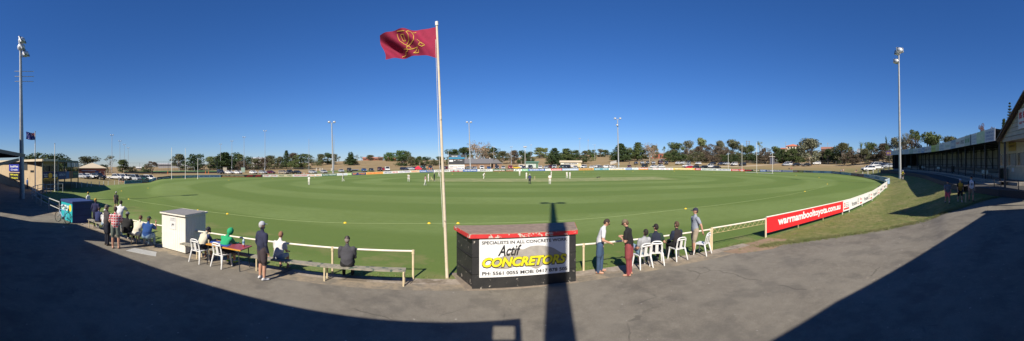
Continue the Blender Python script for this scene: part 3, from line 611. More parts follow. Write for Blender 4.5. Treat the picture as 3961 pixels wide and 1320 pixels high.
for i in range(6):
    t, L = near_board(ptsz(RB[i+2]), ptsz(RB[i+3]), (.78,.78,.76), dsc[i]); q = MB(); q.mi(1)
    text_mb(q, 'Warrnambool', .5, L*.52, .38, .72, -.005, .012)
    q2 = MB()
    for k in range(24):   # ring emblem above small red word
        a0, a1 = 2*pi*k/24, 2*pi*(k+1)/24; cx, cz, ra, rb = L*.62, .66, .16, .13
        q.add([(cx+ra*cos(a0),-.005,cz+ra*1.1*sin(a0)),(cx+ra*cos(a1),-.005,cz+ra*1.1*sin(a1)),(cx+rb*cos(a1),-.005,cz+rb*1.1*sin(a1)),(cx+rb*cos(a0),-.005,cz+rb*1.1*sin(a0))],[(0,1,2,3)])
        q.add([(cx+.07*cos(a0),-.005,cz+.14*sin(a0)),(cx+.07*cos(a1),-.005,cz+.14*sin(a1)),(cx+.05*cos(a1),-.005,cz+.12*sin(a1)),(cx+.05*cos(a0),-.005,cz+.12*sin(a0))],[(0,1,2,3)])
    q.mi(0); text_mb(q, 'TOYOTA', L*.57, L*.67, .33, .42, -.005, .02)
    q.box(L*.76,-.005,.3,L*.92,0,.42); q.box(L*.8,-.005,.6,L*.84,0,.8); text_mb(q,'fleet',L*.85,L*.93,.62,.72,-.005,.02)
    q.build('lettering', [cm((.6,.05,.05),.5), cm((.12,.12,.14),.5)], t)
# ---------------------------------------------------------------- vehicles
GLASS = mat('car_glass', (.02,.025,.03), .08, c2=(.03,.035,.04), spec=.8); RUB = mat('tyre_rubber', (.02,.02,.02), .8); RIM = mat('wheel_alloy', (.4,.41,.42), .35, metal=.6)
LAMPG = mat('headlamp_glass', (.6,.62,.62), .15); TAILG = mat('tail_lamp', (.4,.02,.02), .3); PLATE = mat('number_plate', (.7,.7,.6), .5); BLKP = mat('black_plastic', (.02,.02,.022), .5)
def paintm(c): return mat('car_paint_%02x%02x%02x' % tuple(int(v*255) for v in c), c, .22, c2=tuple(v*.93 for v in c), scale=2, spec=.6)
SHAPES = {  # lower body profile (x,z) front is +x ; greenhouse profile ; width ; wheel x's ; wheel r
 'sedan': ([(-2.35,.35),(-2.4,.7),(-2.3,.98),(-1.5,1.02),(1.1,.98),(2.0,.84),(2.3,.68),(2.35,.35)], [(-1.75,1.0),(-1.15,1.4),(.25,1.43),(1.15,.97)], 1.78, (-1.42,1.42), .32),
 'wagon': ([(-2.35,.35),(-2.4,.75),(-2.3,1.0),(1.1,.98),(2.0,.84),(2.3,.68),(2.35,.35)], [(-2.25,.98),(-2.0,1.45),(.25,1.48),(1.15,.97)], 1.78, (-1.42,1.42), .32),
 'hatchback': ([(-1.95,.35),(-2.0,.75),(-1.9,1.0),(1.0,1.0),(1.75,.86),(1.98,.65),(2.0,.35)], [(-1.85,.98),(-1.4,1.45),(.2,1.5),(1.1,.99)], 1.7, (-1.25,1.3), .31),
 'four-wheel drive': ([(-2.25,.5),(-2.3,.9),(-2.25,1.15),(1.1,1.15),(2.1,1.08),(2.3,.9),(2.32,.5)], [(-2.2,1.13),(-2.05,1.82),(.3,1.85),(1.05,1.14)], 1.86, (-1.38,1.42), .38),
 'pickup': ([(-2.55,.5),(-2.6,.85),(-2.58,1.1),(-.75,1.12),(1.2,1.12),(2.2,1.04),(2.42,.85),(2.45,.5)], [(-.8,1.1),(-.65,1.72),(.55,1.75),(1.25,1.11)], 1.82, (-1.55,1.6), .37),
 'van': ([(-2.3,.4),(-2.35,1.1),(-2.3,1.15),(1.5,1.15),(2.2,1.0),(2.4,.7),(2.4,.4)], [(-2.28,1.13),(-2.2,1.98),(.9,1.98),(1.75,1.12)], 1.85, (-1.5,1.5), .34)}
def loft_profile(mb, prof, w, inset=.07, tumble=0.0, zb=None):
    """a side profile swept across the car with rounded shoulders"""
    n = len(prof); zs = [z for _, z in prof]; z0, z1 = min(zs), max(zs); cxm = sum(x for x, _ in prof)/n
    rows = []
    for y, k in ((-w/2, .96), (-w/2+inset, 1.0), (w/2-inset, 1.0), (w/2, .96)):
        row = []
        for x, z in prof:
            f = (z-z0)/(z1-z0); yy = y*(1-tumble*f); kk = k if k < 1 else 1
            row.append((cxm+(x-cxm)*kk, yy, z0+(z-z0)*(1 if k == 1 else .97)))
        rows.append(row)
    vs = [v for r in rows for v in r]; fs = []
    for j in range(3):
        for i in range(n): fs.append((j*n+i, j*n+(i+1) % n, (j+1)*n+(i+1) % n, (j+1)*n+i))
    fs.append(tuple(range(n))); fs.append(tuple(range(4*n-1, 3*n-1, -1)))
    return mb.add(vs, [f[::-1] for f in fs])
CARM = {}
def car_meshes(kind):
    if kind in CARM: return CARM[kind]
    lo, gh, w_, wx, wr = SHAPES[kind]; R = {}
    b = MB(); loft_profile(b, lo, w_)
    R['body'] = b.mesh('body', paintm((.5,.5,.5)), False)
    g = MB(); loft_profile(g, gh, w_*.93, .05, .17); R['window_glass'] = g.mesh('window_glass', GLASS)
    r_ = MB(); (xa, za), (xb, zb), (xc, zc), (xd, zd) = gh; tw = w_*.93*(1-.17)/2
    for s in (-1, 1):   # pillars run down from the roof, joined to it
        for (p, q) in (((xa,za),(xb,zb)), ((xd,zd),(xc,zc))): r_.bar((p[0], s*w_*.455, p[1]), (q[0], s*tw, q[1]), .07, .08)
        xm = (xb+xc)/2-.1; r_.bar((xm, s*w_*.458, zd), (xm, s*(tw+.005), zb), .03, .09)
        r_.bar((xb, s*tw, zb), (xc, s*tw, zc), .06, .07)
    r_.box(xb-.04, -tw, min(zb,zc)-.02, xc+.04, tw, max(zb,zc)+.035)
    R['roof'] = r_.mesh('roof', paintm((.5,.5,.5)))
    m = MB(); m.tube((0,-.11,0), (0,.11,0), wr, wr, 16); R['tyre'] = m.mesh('tyre', RUB)
    m = MB(); m.tube((0,-.118,0), (0,.118,0), wr*.62, wr*.62, 10); R['rim'] = m.mesh('rim', RIM)
    xf = lo[-2][0]; zf = lo[-2][1]
    m = MB(); m.box(xf-.12, -.2, -.075, xf+.03, .2, .075); R['headlight'] = m.mesh('headlight', LAMPG)
    m = MB(); m.box(xf-.1, -w_*.27, .5, xf+.045, w_*.27, .62 if wr < .35 else .86); R['grille'] = m.mesh('grille', BLKP)
    m = MB(); m.box(xf-.1, -.2, .4, xf+.085, .2, .5); R['number_plate'] = m.mesh('number_plate', PLATE)
    m = MB(); m.box(lo[0][0]-.07, -w_*.47, .34, lo[0][0]+.1, w_*.47, .52); m.box(lo[-1][0]-.1, -w_*.47, .32, lo[-1][0]+.07, w_*.47, .47); m.box(lo[0][0], -w_*.4, .33, lo[-1][0], w_*.4, .37)
    R['bumper'] = m.mesh('bumper', BLKP)
    xr = lo[1][0]; m = MB(); m.box(xr-.03, -.17, -.1, xr+.12, .17, .1); R['tail_light'] = m.mesh('tail_light', TAILG)
    CARM[kind] = (R, w_, wx, wr, zf, lo); return CARM[kind]
CARNAME = {'sedan':'parked_car','wagon':'parked_wagon','hatchback':'parked_hatchback','four-wheel drive':'four_wheel_drive','pickup':'pickup_truck','van':'parked_van'}
pcache = {}
def make_car(kind, colr, loc, rz, label, tray=None, cat='car', small=False):
    R, w_, wx, wr, zf, lo = car_meshes(kind); p = paintm(colr)
    t = thing(CARNAME[kind], label, {'pickup':'pickup','van':'van','four-wheel drive':'off-roader'}.get(kind, 'car'), loc, rz, 'vehicles parked around the oval')
    def put(nm, me, at=(0,0,0), par=t):
        o = bpy.data.objects.new(nm, me); COL.objects.link(o); o.parent = par; o.location = at; return o
    def painted(nm):
        k = (kind, nm, colr)
        if k not in pcache: m = R[nm].copy(); m.materials[0] = p; pcache[k] = m
        return pcache[k]
    put('body', painted('body')); put('window_glass', R['window_glass']); put('roof', painted('roof')); put('bumper', R['bumper']); put('grille', R['grille']); put('number_plate', R['number_plate'])
    for s in (-1, 1):
        put('headlight', R['headlight'], (0, s*(w_/2-.27), zf)); put('tail_light', R['tail_light'], (0, s*(w_/2-.2), lo[1][1]))
        for x in wx:
            wv = put('wheel', R['tyre'], (x, s*(w_/2-.1), wr)); put('rim', R['rim'], (0,0,0), wv)
    if kind == 'pickup':
        m = MB(); c_ = tray or None
        if tray:
            m.box(-2.75,-.95,.98,-.85,.95,1.06)
            for a in ((-2.75,-.95,1.06,-.85,-.9,1.32),(-2.75,.9,1.06,-.85,.95,1.32),(-2.75,-.95,1.06,-2.7,.95,1.32),(-.9,-.95,1.06,-.85,.95,1.6)): m.box(*a)
            m.build('tray', cm(tray, .5), t)
        else:
            m.box(-2.5,-.72,1.105,-.9,.72,1.13); m.build('tray_floor', BLKP, t)
    return t
CW=(.72,.72,.71); CS=(.38,.40,.42); CD=(.012,.014,.018); CN=(.015,.022,.055); CM=(.09,.01,.025); CR=(.45,.02,.03); CG=(.02,.07,.06); CB=(.03,.09,.25); CGY=(.14,.145,.15); CBE=(.3,.26,.2); CC=(.6,.55,.4)
CWORD = {CW:'white',CS:'silver',CD:'black',CN:'navy',CM:'maroon',CR:'red',CG:'dark green',CB:'blue',CGY:'grey',CBE:'beige',CC:'cream'}
# (x, distance, kind, colour, facing: 0 nose to the camera, + turned right)
CARS = [
(320,96,'sedan',CS,.75),(348,98,'wagon',CW,.8),(382,97,'four-wheel drive',CD,.75),(447,101,'pickup',CW,1.1),(483,103,'four-wheel drive',CW,.9),(520,102,'van',CS,.7),(549,103,'pickup',CG,.7),(579,103,'four-wheel drive',CW,.7),
(854,137,'four-wheel drive',CN,.35),(887,138,'sedan',CW,.5),(920,138,'sedan',CW,.5),(980,139,'sedan',CW,.4),(1017,140,'wagon',CS,.5),(1046,141,'sedan',CM,.7),(1096,139,'wagon',CBE,.8),(1119,141,'pickup',CD,.6),(1150,139,'sedan',CD,.6),(1210,141,'sedan',CS,.5),(1253,142,'sedan',CS,.3),(1320,144,'sedan',CS,.2),(1351,146,'four-wheel drive',CD,.1),
(1408,145,'hatchback',CB,.2),(1436,146,'sedan',CD,.15),(1469,147,'four-wheel drive',CM,.1),(1482,149,'sedan',CR,.9),(1498,145,'van',CW,.1),(1564,147,'wagon',CN,.6),(1587,149,'sedan',CS,1.2),(1603,151,'sedan',CN,.8),(1637,153,'four-wheel drive',CG,.2),(1665,149,'four-wheel drive',CD,.05),(1711,148,'four-wheel drive',CGY,.2),(1728,152,'wagon',CM,.9),
(1817,152,'sedan',CGY,1.4),(1836,147,'sedan',CS,.1),(1864,146,'four-wheel drive',CW,.05),(1891,146,'hatchback',CB,.05),(1922,147,'four-wheel drive',CN,.0),(1947,148,'hatchback',CS,.0),(1974,148,'pickup',CR,.1),(1999,150,'hatchback',(.6,.42,.05),1.3),(2016,154,'pickup',CW,-1.35),(2026,147,'hatchback',CN,-.1),(2051,147,'four-wheel drive',CN,-.1),(2090,148,'hatchback',CW,0),
(2114,148,'sedan',CS,-.2),(2127,152,'wagon',CM,-.9),(2145,147,'four-wheel drive',CS,-.1),(2176,149,'four-wheel drive',CG,-.3),(2193,147,'four-wheel drive',CN,-.4),(2226,147,'sedan',CS,-.1),(2258,148,'four-wheel drive',CW,-.3),(2290,147,'hatchback',CW,-.2),(2309,152,'sedan',CW,-.9),(2321,148,'sedan',CGY,-.3),(2344,151,'sedan',CW,-1.3),(2372,148,'wagon',CW,-.3),(2434,149,'hatchback',CM,-.1),
(2493,150,'van',CD,-.3),(2528,150,'hatchback',CW,-.5),(2556,150,'pickup',CW,-.5),(2460,172,'sedan',CN,.1),(2484,172,'sedan',CS,.1),(2505,173,'wagon',CGY,.0),(2527,172,'sedan',CS,.1),(2554,173,'four-wheel drive',CM,.2),(2578,172,'pickup',CD,.0),(2561,205,'sedan',CW,.5),
(2622,172,'hatchback',CW,-.3),(2642,173,'hatchback',CW,-.3),(2664,173,'four-wheel drive',CGY,-.1),(2701,172,'sedan',CW,-.4),(2662,157,'pickup',CW,1.2),(2667,150,'sedan',CR,-1.0),(2692,151,'hatchback',CD,-.5),(2723,152,'sedan',CD,-.8),(2746,155,'four-wheel drive',CW,-.6),(2768,151,'sedan',CD,-1.0),(2756,172,'hatchback',CD,-.7),(2789,172,'sedan',CN,-.6),(2809,173,'wagon',CS,-.5),(2840,169,'four-wheel drive',CW,-.5),(2872,168,'four-wheel drive',CD,-.6),
(3010,222,'van',CW,-1.4),(3047,176,'van',CW,-1.1),(3041,172,'sedan',CS,-.9),(3081,168,'sedan',CD,-1.0),(3120,164,'sedan',CD,-1.0),(3158,180,'four-wheel drive',CW,-1.2),(3388,122,'van',CW,-1.0),(3359,109,'four-wheel drive',CW,-1.0),(3391,112,'sedan',CW,-1.15),(3422,116,'wagon',CD,-1.0),(3440,106,'wagon',CS,-1.25)]
cord = ordinals([c[0] for c in CARS])
for i, (x, d, kind, c, yw) in enumerate(CARS):
    loc = GP(x, d); rz = -PH(x)-pi/2+yw   # nose (+x) towards the camera
    o_, lmk = cord[i]; cw = CWORD.get(c, 'mustard')
    if x in (2622,): cw = 'clean white'
    make_car(kind, c, loc, rz, 'parked %s %s, %s vehicle right of %s' % (cw, kind, o_, lmk), tray=(.6,.53,.34) if x == 447 else None)

# ---------------------------------------------------------------- poles and lights
LAMPF = mat('floodlight_face', (.05,.06,.06), .3); LAMPW = mat('floodlight_case', (.6,.62,.64), .4, metal=.2)
def flood_head(mb_case, mb_face, c, rz, tilt, s):
    M = Matrix.Translation(c) @ Matrix.Rotation(rz, 4, 'Z') @ Matrix.Rotation(tilt, 4, 'X')
    mb_case.ell((0,.0,0), (s*.5,s*.45,s*.42), 10, 6, M); mb_case.box(-s*.5,-s*.2,-s*.42,s*.5,-s*.05,s*.42,M)
    mb_face.box(-s*.46,-s*.23,-s*.38,s*.46,-s*.19,s*.38,M)
def light_pole(x, d, ytop, label, r0=.14, r1=.07, heads=2, hs=.55, arm=.9, steps=False, xt=None, box=True, aim=None, col_=None, name='light_pole'):
    b = GP(x, d); top = P(xt if xt is not None else x, d, ZP(ytop, d)); off_ = top-b
    t = thing(name, label, 'light pole', b, 0, 'light poles around the oval')
    MB().tube((0,0,-.3), off_*.5, r0, (r0+r1)/2, 10).tube(off_*.5, off_, (r0+r1)/2, r1, 10).build('pole', col_ or STEEL, t, True)
    if box: MB().box(-.12,-r0-.22,1.6,.12,-r0+.05,2.3).build('switch_box', LAMPW, t)
    a = PH(x); rt = Vector((cos(a), -sin(a), 0)); ai = aim if aim is not None else 0
    if heads > 1:
        MB().bar(off_-rt*arm*(heads-1)/2, off_+rt*arm*(heads-1)/2, .08, .08).build('cross_arm', STEEL, t)
    for k in range(heads):
        c = off_+rt*arm*(k-(heads-1)/2)+Vector((0,0,hs*.35)); mc, mf = MB(), MB(); flood_head(mc, mf, (0,0,0), -a+ai*(1 if k % 2 else -1)*.4, radians(-35), hs)
        o = mc.build('floodlight', LAMPW, t, True); o.location = c; f = mf.build('lamp_face', LAMPF, o)
    return t, off_, rt
LP_ = [(433,140,524,'left pole of the four thin light poles behind the brick hut',2),(464,170,547,'second of four thin light poles behind the brick hut',2),(481,190,561,'third of four thin light poles behind the brick hut',2),(496,205,573,'rightmost and shortest of four thin light poles behind the brick hut',2),
(853,190,559,'shortest of four paddock light poles left of the tallest one',2),(897,175,547,'second light pole left of the tallest paddock pole',2),(944,160,532,'light pole just left of the tallest paddock pole',2),(1025,146,508,'tallest paddock light pole above the maroon car',2),(1195,170,538,'thin grey mast with no lamps above the left fieldsman',0),(1292,160,522,'thin pole close behind the thick floodlight pole',0),
(1910,185,570,'thin light pole right of the brick changing rooms roof',2),(1978,195,570,'thin light pole above the red pickup',2),(2054,230,562,'faint thin light pole above the tree right of the green shed',2),(2243,225,537,'timber-coloured light pole above the trees right of the kiosk',2),(2300,260,562,'faint small light pole above the small shrub on the crest',2)]
for x, d, yt, lb, hd in LP_:
    light_pole(x, d, yt, lb, .12 if d < 200 else .14, .07, hd, .5, 1.0, box=hd > 0)
light_pole(1289, 131, 476, 'thick floodlight pole with three lamps behind the left boundary', .38, .2, 2, 1.0, 2.0, xt=1283, name='floodlight_pole')
light_pole(1820, 140, 476, 'tall floodlight pole in front of the brick changing rooms', .32, .16, 2, .9, 1.6, xt=1814, name='floodlight_pole')
t, o_, rt = light_pole(2393, 146, 462, 'tall floodlight pole with three lamps right of the cream kiosk', .33, .17, 2, 1.0, 2.2, xt=2389, name='floodlight_pole')
mc, mf = MB(), MB(); flood_head(mc, mf, (0,0,0), 0, radians(-35), 1.0); o = mc.build('floodlight', LAMPW, t, True); o.location = o_+Vector((-.3,-.4,-2.6)); mf.build('lamp_face', LAMPF, o)
light_pole(2031, 158, 571, 'white light pole with paired lamps left of the green shed', .1, .07, 2, .8, .8, name='light_pole', col_=WPAINT)
# near left giant pole with antenna rungs
def near_pole(x, xt, d, ytop, lb, r0, r1, heads, rungs):
    b = GP(x, d); top = P(xt, d, ZP(ytop, d)); o_ = top-b
    t = thing('floodlight_pole', lb, 'light pole', b, 0, 'light poles around the oval')
    MB().tube((0,0,-.3), o_*.5, r0, (r0+r1)/2, 14).tube(o_*.5, o_, (r0+r1)/2, r1, 14).build('pole', STEEL, t, True)
    a = PH(x); rt = Vector((cos(a), -sin(a), 0)); S = d/F
    for (px, py, s, rz) in heads:
        c = o_+rt*(px-xt)*S+Vector((0,0,(ytop-py)*S)); mc, mf = MB(), MB(); flood_head(mc, mf, (0,0,0), rz, radians(-28), s)
        h = mc.build('floodlight', LAMPW, t, True); h.location = c; mf.build('lamp_face', LAMPF, h)
        e = Vector((o_.x, o_.y, c.z-.45*s)); MB().tube(e, c+Vector((0,0,-.3*s)), .05).tube(e, e+Vector((0,0,.06)), r1*1.15, r1*1.15, 10).build('bracket', STEEL, t)
    for (py, x0, x1) in rungs:
        z = o_.z+(ytop-py)*S; k = (o_.z and z/o_.z); c = Vector((o_.x*k, o_.y*k, z))
        MB().tube(c+rt*(x0-xt)*S, c+rt*(x1-xt)*S, .035).build('antenna_bar', WPAINT, t)
    return t
near_pole(86, 79, 36, 160, 'huge steel floodlight pole with white antenna bars left of the clubhouse', .29, .12, [(84,157,.85,2.3),(82,183,.95,2.6),(98,209,.8,2.2)], [(276,54,130),(296,55,130),(315,55,128)])
near_pole(3482, 3476, 62, 195, 'tall steel floodlight pole in front of the long grandstand', .26, .14, [(3480,196,1.3,-.9),(3472,205,1.1,-1.4),(3467,238,1.1,-1.2)], [])
# pole behind the camera whose shadow crosses the shelter
bb = Vector((.27-.1147*9.0, -9.0, 0))
_sd = Vector((sin(SUN_PHI), cos(SUN_PHI), 0)); _tip = G(2138, 786); _pz = 29.0; _top = Vector((_tip.x, _tip.y, 0))-_sd*(_pz-_tip.z)/math.tan(SUN_EL)
t = thing('floodlight_pole', 'steel floodlight pole standing behind the camera and throwing its shadow over the shelter', 'light pole', (_top.x, _top.y, 0), 0, 'light poles around the oval')
MB().tube((0,0,0),(0,0,_pz),.40,.17,16).build('pole', STEEL, t, True)
_rt = Vector((_sd.y, -_sd.x, 0)); MB().bar(Vector((0,0,_pz-.3))-_rt*1.0, Vector((0,0,_pz-.3))+_rt*1.0, .12, .12).build('cross_arm', STEEL, t)
for s in (-1, 1):
    mc, mf = MB(), MB(); flood_head(mc, mf, (0,0,0), 0, radians(-30), .8); h = mc.build('floodlight', LAMPW, t, True); h.location = Vector((0,0,_pz))+_rt*s*.75; mf.build('lamp_face', LAMPF, h)

# ---------------------------------------------------------------- goal posts, white posts, cones
for x, yt, yb, lb in [(664,571,694,'left tall white goal post at the left end'),(717,573,693,'second white goal post at the left end'),(765,613,693,'short white behind post at the left end'),
    (2817,591,661,'left short white behind post at the right end'),(2870,554,664,'left tall white goal post at the right end'),(2927,552,667,'right tall white goal post at the right end'),(2988,591,669,'right short white behind post at the right end')]:
    b = G(x, yb); d = hypot(b.x, b.y); h = ZP(yt, d)-b.z
    t = thing('goal_post', lb, 'goal post', b, 0, 'goal posts'); MB().tube((0,0,0),(0,0,h),.075,.06,10).build('pole', WPAINT, t, True); MB().tube((0,0,0),(0,0,.9),.10,.10,10).build('padding', WPAINT, t, True)
a, b = G(2884, 668), G(2990, 673); c_ = Vector(a); tt = tag(MB().tube((0,0,.1), b-a+Vector((0,0,.1)), .09).build('ground_pipe', WPAINT), 'white pipe lying on the grass in front of the right goal posts', 'pipe'); tt.location = a
WP = [(460,95,716),(443,90,718),(419,88,719),(401,85,720),(384,82,721),(353,78,724),(337,76,725),(316,74,726),(296,72,727)]
for i, (x, d, yb) in enumerate(WP):
    b = GP(x, DB(x)+.3); tag(MB().box(-.05,-.05,-.2,.05,.05,.95).box(-.06,-.06,.95,.06,.06,.98).build('fence_post', WPAINT), 'white boundary post, %s from the right of the short row near the clubhouse' % ORD[i], 'post', 'white boundary posts').location = b
for i, (x, yb) in enumerate([(3337,670),(3357,669),(3377,666),(3397,664),(3417,661),(3436,659)]):
    b = GP(x, DB(x)+3+i*6); tag(MB().box(-.07,-.07,-.2,.07,.07,1.15).box(-.08,-.08,1.15,.08,.08,1.19).build('fence_post', WPAINT), 'white post near the grandstand end, %s from the left' % ORD[i], 'post', 'white posts by the grandstand').location = b
for i, x in enumerate((1224,1238,1247,1282,1289)):
    b = GP(x, 170-i*3); tag(MB().box(-.1,-.1,-.2,.1,.1,1.4).box(-.12,-.12,1.4,.12,.12,1.44).build('bollard', WPAINT), 'white bollard by the gravel behind the left boundary, %s from the left' % ORD[i], 'bollard', 'white bollards').location = b
for i in range(6):
    x = 2008+i*4.4; b = GP(x, 172); tag(MB().box(-.1,-.1,-.2,.1,.1,1.5).box(-.12,-.12,1.5,.12,.12,1.54).build('bollard', WPAINT), 'white bollard left of the green shed, %s from the left' % ORD[i], 'bollard', 'white bollards').location = b
for i in range(8):
    x = 2362+i*3; b = GP(x, 175+i*2); tag(MB().box(-.1,-.1,-.2,.1,.1,1.5).box(-.12,-.12,1.5,.12,.12,1.54).build('bollard', WPAINT), 'white bollard left of the twin-lamp pole, %s from the left' % ORD[i], 'bollard', 'white bollards').location = b
YC = mat('yellow_plastic', (.85,.55,.02), .45)
cones = [(442,760),(498,772),(765,815),(880,829),(1335,864),(1660,866),(1772,866),(2652,809),(3113,742),(3200,713),(3168,688),(470,740),(573,729),(885,698),(1055,692),(1217,688),(1577,676),(1750,675),(1932,669),(2107,667),(2259,667),(2448,664),(2609,664),(2762,667),(2929,672),(3079,680)]
for i, (x, y) in enumerate(cones):
    b = G(x, y); s = 1 if y > 700 else 1.2
    c = MB(); n = 14; vs = []
    for r_, z in ((.11,0),(.105,.02),(.05,.075),(.03,.08)): vs += [(r_*cos(2*pi*k/n)*s, r_*sin(2*pi*k/n)*s, z*s) for k in range(n)]
    c.add(vs, [(j*n+k, j*n+(k+1) % n, (j+1)*n+(k+1) % n, (j+1)*n+k) for j in range(3) for k in range(n)])
    nb = sum(1 for q in cones if q[0] <= x)
    tag(c.build('marker_cone', YC, smooth=True), 'yellow marker dome on the grass, %s along the boundary rope from the left' % ORD[nb-1], 'marker cone', 'yellow boundary markers').location = b
# the thin boundary rope through the markers
rp = [G(x, y) for x, y in ((442,760),(600,790),(765,815),(880,829),(1100,852),(1335,864),(1500,866),(1660,866),(1772,866),(2000,862),(2250,850),(2450,832),(2652,809),(2850,785),(3000,763),(3113,742),(3180,725),(3200,713),(3190,700),(3168,688),(3079,680))]
rp2 = crom([(p.x, p.y) for p in rp], 5); m = MB(); m.path([(x, y, gz(x, y)+.012) for x, y in rp2], .007, 5)
tag(m.build('boundary_rope', mat('rope', (.35,.42,.2), .9)), 'thin pale boundary rope lying on the grass through the yellow markers', 'rope')
# ---------------------------------------------------------------- buildings
def wb(mb, a, b, u0, u1, z0, z1, o0, o1):
    """a box along the wall line a-b, between fractions u0..u1, heights, and offsets towards the camera"""
    a = Vector((a[0], a[1])); b = Vector((b[0], b[1])); d = b-a; n = Vector((d.y, -d.x)).normalized()
    if n.dot(-(a+b)/2) < 0: n = -n
    p = [a+d*u0+n*o0, a+d*u1+n*o0, a+d*u1+n*o1, a+d*u0+n*o1]
    return mb.slab([tuple(q) for q in p], z0, z1)
def wframe(a, b):   # transform placing text (xz plane, read from -y) on the wall a-b (left to right as seen)
    d = Vector((b[0]-a[0], b[1]-a[1])); return Matrix.Translation((a[0], a[1], 0)) @ Matrix.Rotation(atan2(d.y, d.x), 4, 'Z'), d.length
def rel(pts, o): return [(p[0]-o.x, p[1]-o.y) for p in pts]
BEIGE = mat('beige_render', (.52,.40,.26), .85, c2=(.46,.35,.22), scale=1.5, bump=.2)
CREAMF = mat('cream_fascia', (.62,.53,.38), .7); DARKW = mat('dark_window', (.03,.035,.04), .15, spec=.8); GREENM = mat('green_metal', (.05,.10,.07), .5); BRICK = mat('red_brick', (.30,.10,.06), .85, c2=(.22,.075,.05), scale=3, bump=.3)
GREYROOF = mat('grey_tile_roof', (.17,.165,.17), .8, c2=(.12,.118,.12), scale=3); CREAMROOF = mat('cream_metal_roof', (.62,.52,.36), .5); BROWNB = mat('brown_brick', (.27,.17,.11), .85, c2=(.2,.125,.08), scale=4, bump=.2)
CONC = mat('concrete', (.30,.27,.23), .9, c2=(.2,.18,.15), scale=3, bump=.3); BLOCKW = mat('cream_block', (.50,.44,.33), .85, c2=(.42,.37,.28), scale=2); DSTEEL = mat('dark_painted_steel', (.03,.035,.045), .5); WOODD = mat('grey_timber', (.19,.17,.14), .9, c2=(.12,.11,.09), scale=6)
# --- clubhouse on the left
C0, C2, C3, C4, C5 = [P(x, d)[:2] for x, d in ((-60,66),(112,51),(165,48.2),(224,50),(302,57))]
o = P(165, 48.2); bz = 0.0
t = thing('clubhouse', 'two-storey beige clubhouse with balcony and banners at the far left of the oval', 'building', (o.x, o.y, bz))
R_ = lambda q: (q[0]-o.x, q[1]-o.y)
c0, c2, c3, c4, c5 = map(R_, (C0, C2, C3, C4, C5)); B1, B2, B3 = R_(P(224,72)[:2]), R_(P(-60,95)[:2]), R_(P(302,72)[:2])
MB().slab([c0, c2, c3, c4, B1, B2], -.6, 4.22).build('wall', BEIGE, t)
def wbl(mb, a, b, *k):   # wb for local coordinates
    return wb(mb, (a[0]+o.x, a[1]+o.y), (b[0]+o.x, b[1]+o.y), *k)
def shift(mb): mb.v = [(x-o.x, y-o.y, z) for x, y, z in mb.v]; return mb
r = MB(); ex = lambda q, k: (q[0]*k, q[1]*k)
cr = [tuple(Vector(C0)*.985), tuple(Vector(C2)*.985), tuple(Vector(C3)*.965), tuple(Vector(C4)*.965), tuple(Vector(C5)*.98), tuple(P(302,74)[:2]), tuple(P(-60,97)[:2])]
shift(MB().slab(cr, 4.24, 4.36)).build('roof', GREENM, t)
m = MB(); [wb(m, a, b, 0, 1, 4.2, 4.52, .08, .0) for a, b in ((cr[0],cr[1]),(cr[1],cr[2]),(cr[2],cr[3]))]; shift(m).build('fascia', CREAMF, t)
m = MB(); wb(m, cr[3], cr[4], 0, 1, 4.16, 4.40, .06, .0); shift(m).build('gutter', GREENM, t)
shift(MB().slab([tuple(Vector(C3)*.972), tuple(Vector(C4)*.972), tuple(Vector(C5)*.985), tuple(P(302,70)[:2]), tuple(P(224,70)[:2]), C3], 1.55, 1.7)).build('balcony_deck', WOODD, t)
for k, (q, f) in enumerate([(C3,.974),(C4,.974),(P(250,52)[:2],.974),(P(275,54.3)[:2],.978),(C5,.985)]):
    p = Vector(q)*f; MB().tube((p.x-o.x,p.y-o.y,-1.2),(p.x-o.x,p.y-o.y,4.2), .09 if k != 1 else .14).build('post', CREAMF if k == 1 else mat('green_post', (.08,.11,.10), .6), t)
for a, b, z0, z1, nm in (((C2),(C3),2.15,2.4,'window'),):
    m = MB(); wb(m, a, b, .12, .38, 2.6, 2.9, .03, -.02); shift(m).build('window', DARKW, t)
for u0, u1 in ((.05,.48),(.52,.95)):
    m = MB(); wb(m, C3, C4, u0, u1, 2.75, 3.55, .03, -.02); shift(m).build('window', DARKW, t)
    m = MB(); wb(m, C3, C4, u0, u1, -.2, 1.35, .03, -.02); shift(m).build('roller_door', mat('brown_door', (.13,.10,.08), .6), t)
m = MB(); wb(m, C0, C2, .90, .975, 2.9, 4.0, .03, -.02); shift(m).build('window', DARKW, t)
f3, f4, f5 = Vector(C3)*.965, Vector(C4)*.965, Vector(C5)*.982; g1 = f4+(f5-f4)*.36; g2 = f4+(f5-f4)*.52; g3 = f4+(f5-f4)*.70
PB = [(f3,f4,(.02,.02,.09),'SOUTH WEST  MILK',WHT,'navy milk banner with round orange emblem'),(f4,g1,(.03,.04,.14),'SouthWest Credit',(.4,.45,.6),'dull navy banner'),(g1,g2,(.05,.13,.30),'',WHT,'blue banner'),(g2,g3,(.28,.10,.04),'',WHT,'rust orange banner'),(g3,f5,(.03,.06,.04),'R&M security',(.25,.35,.1),'dark green banner')]
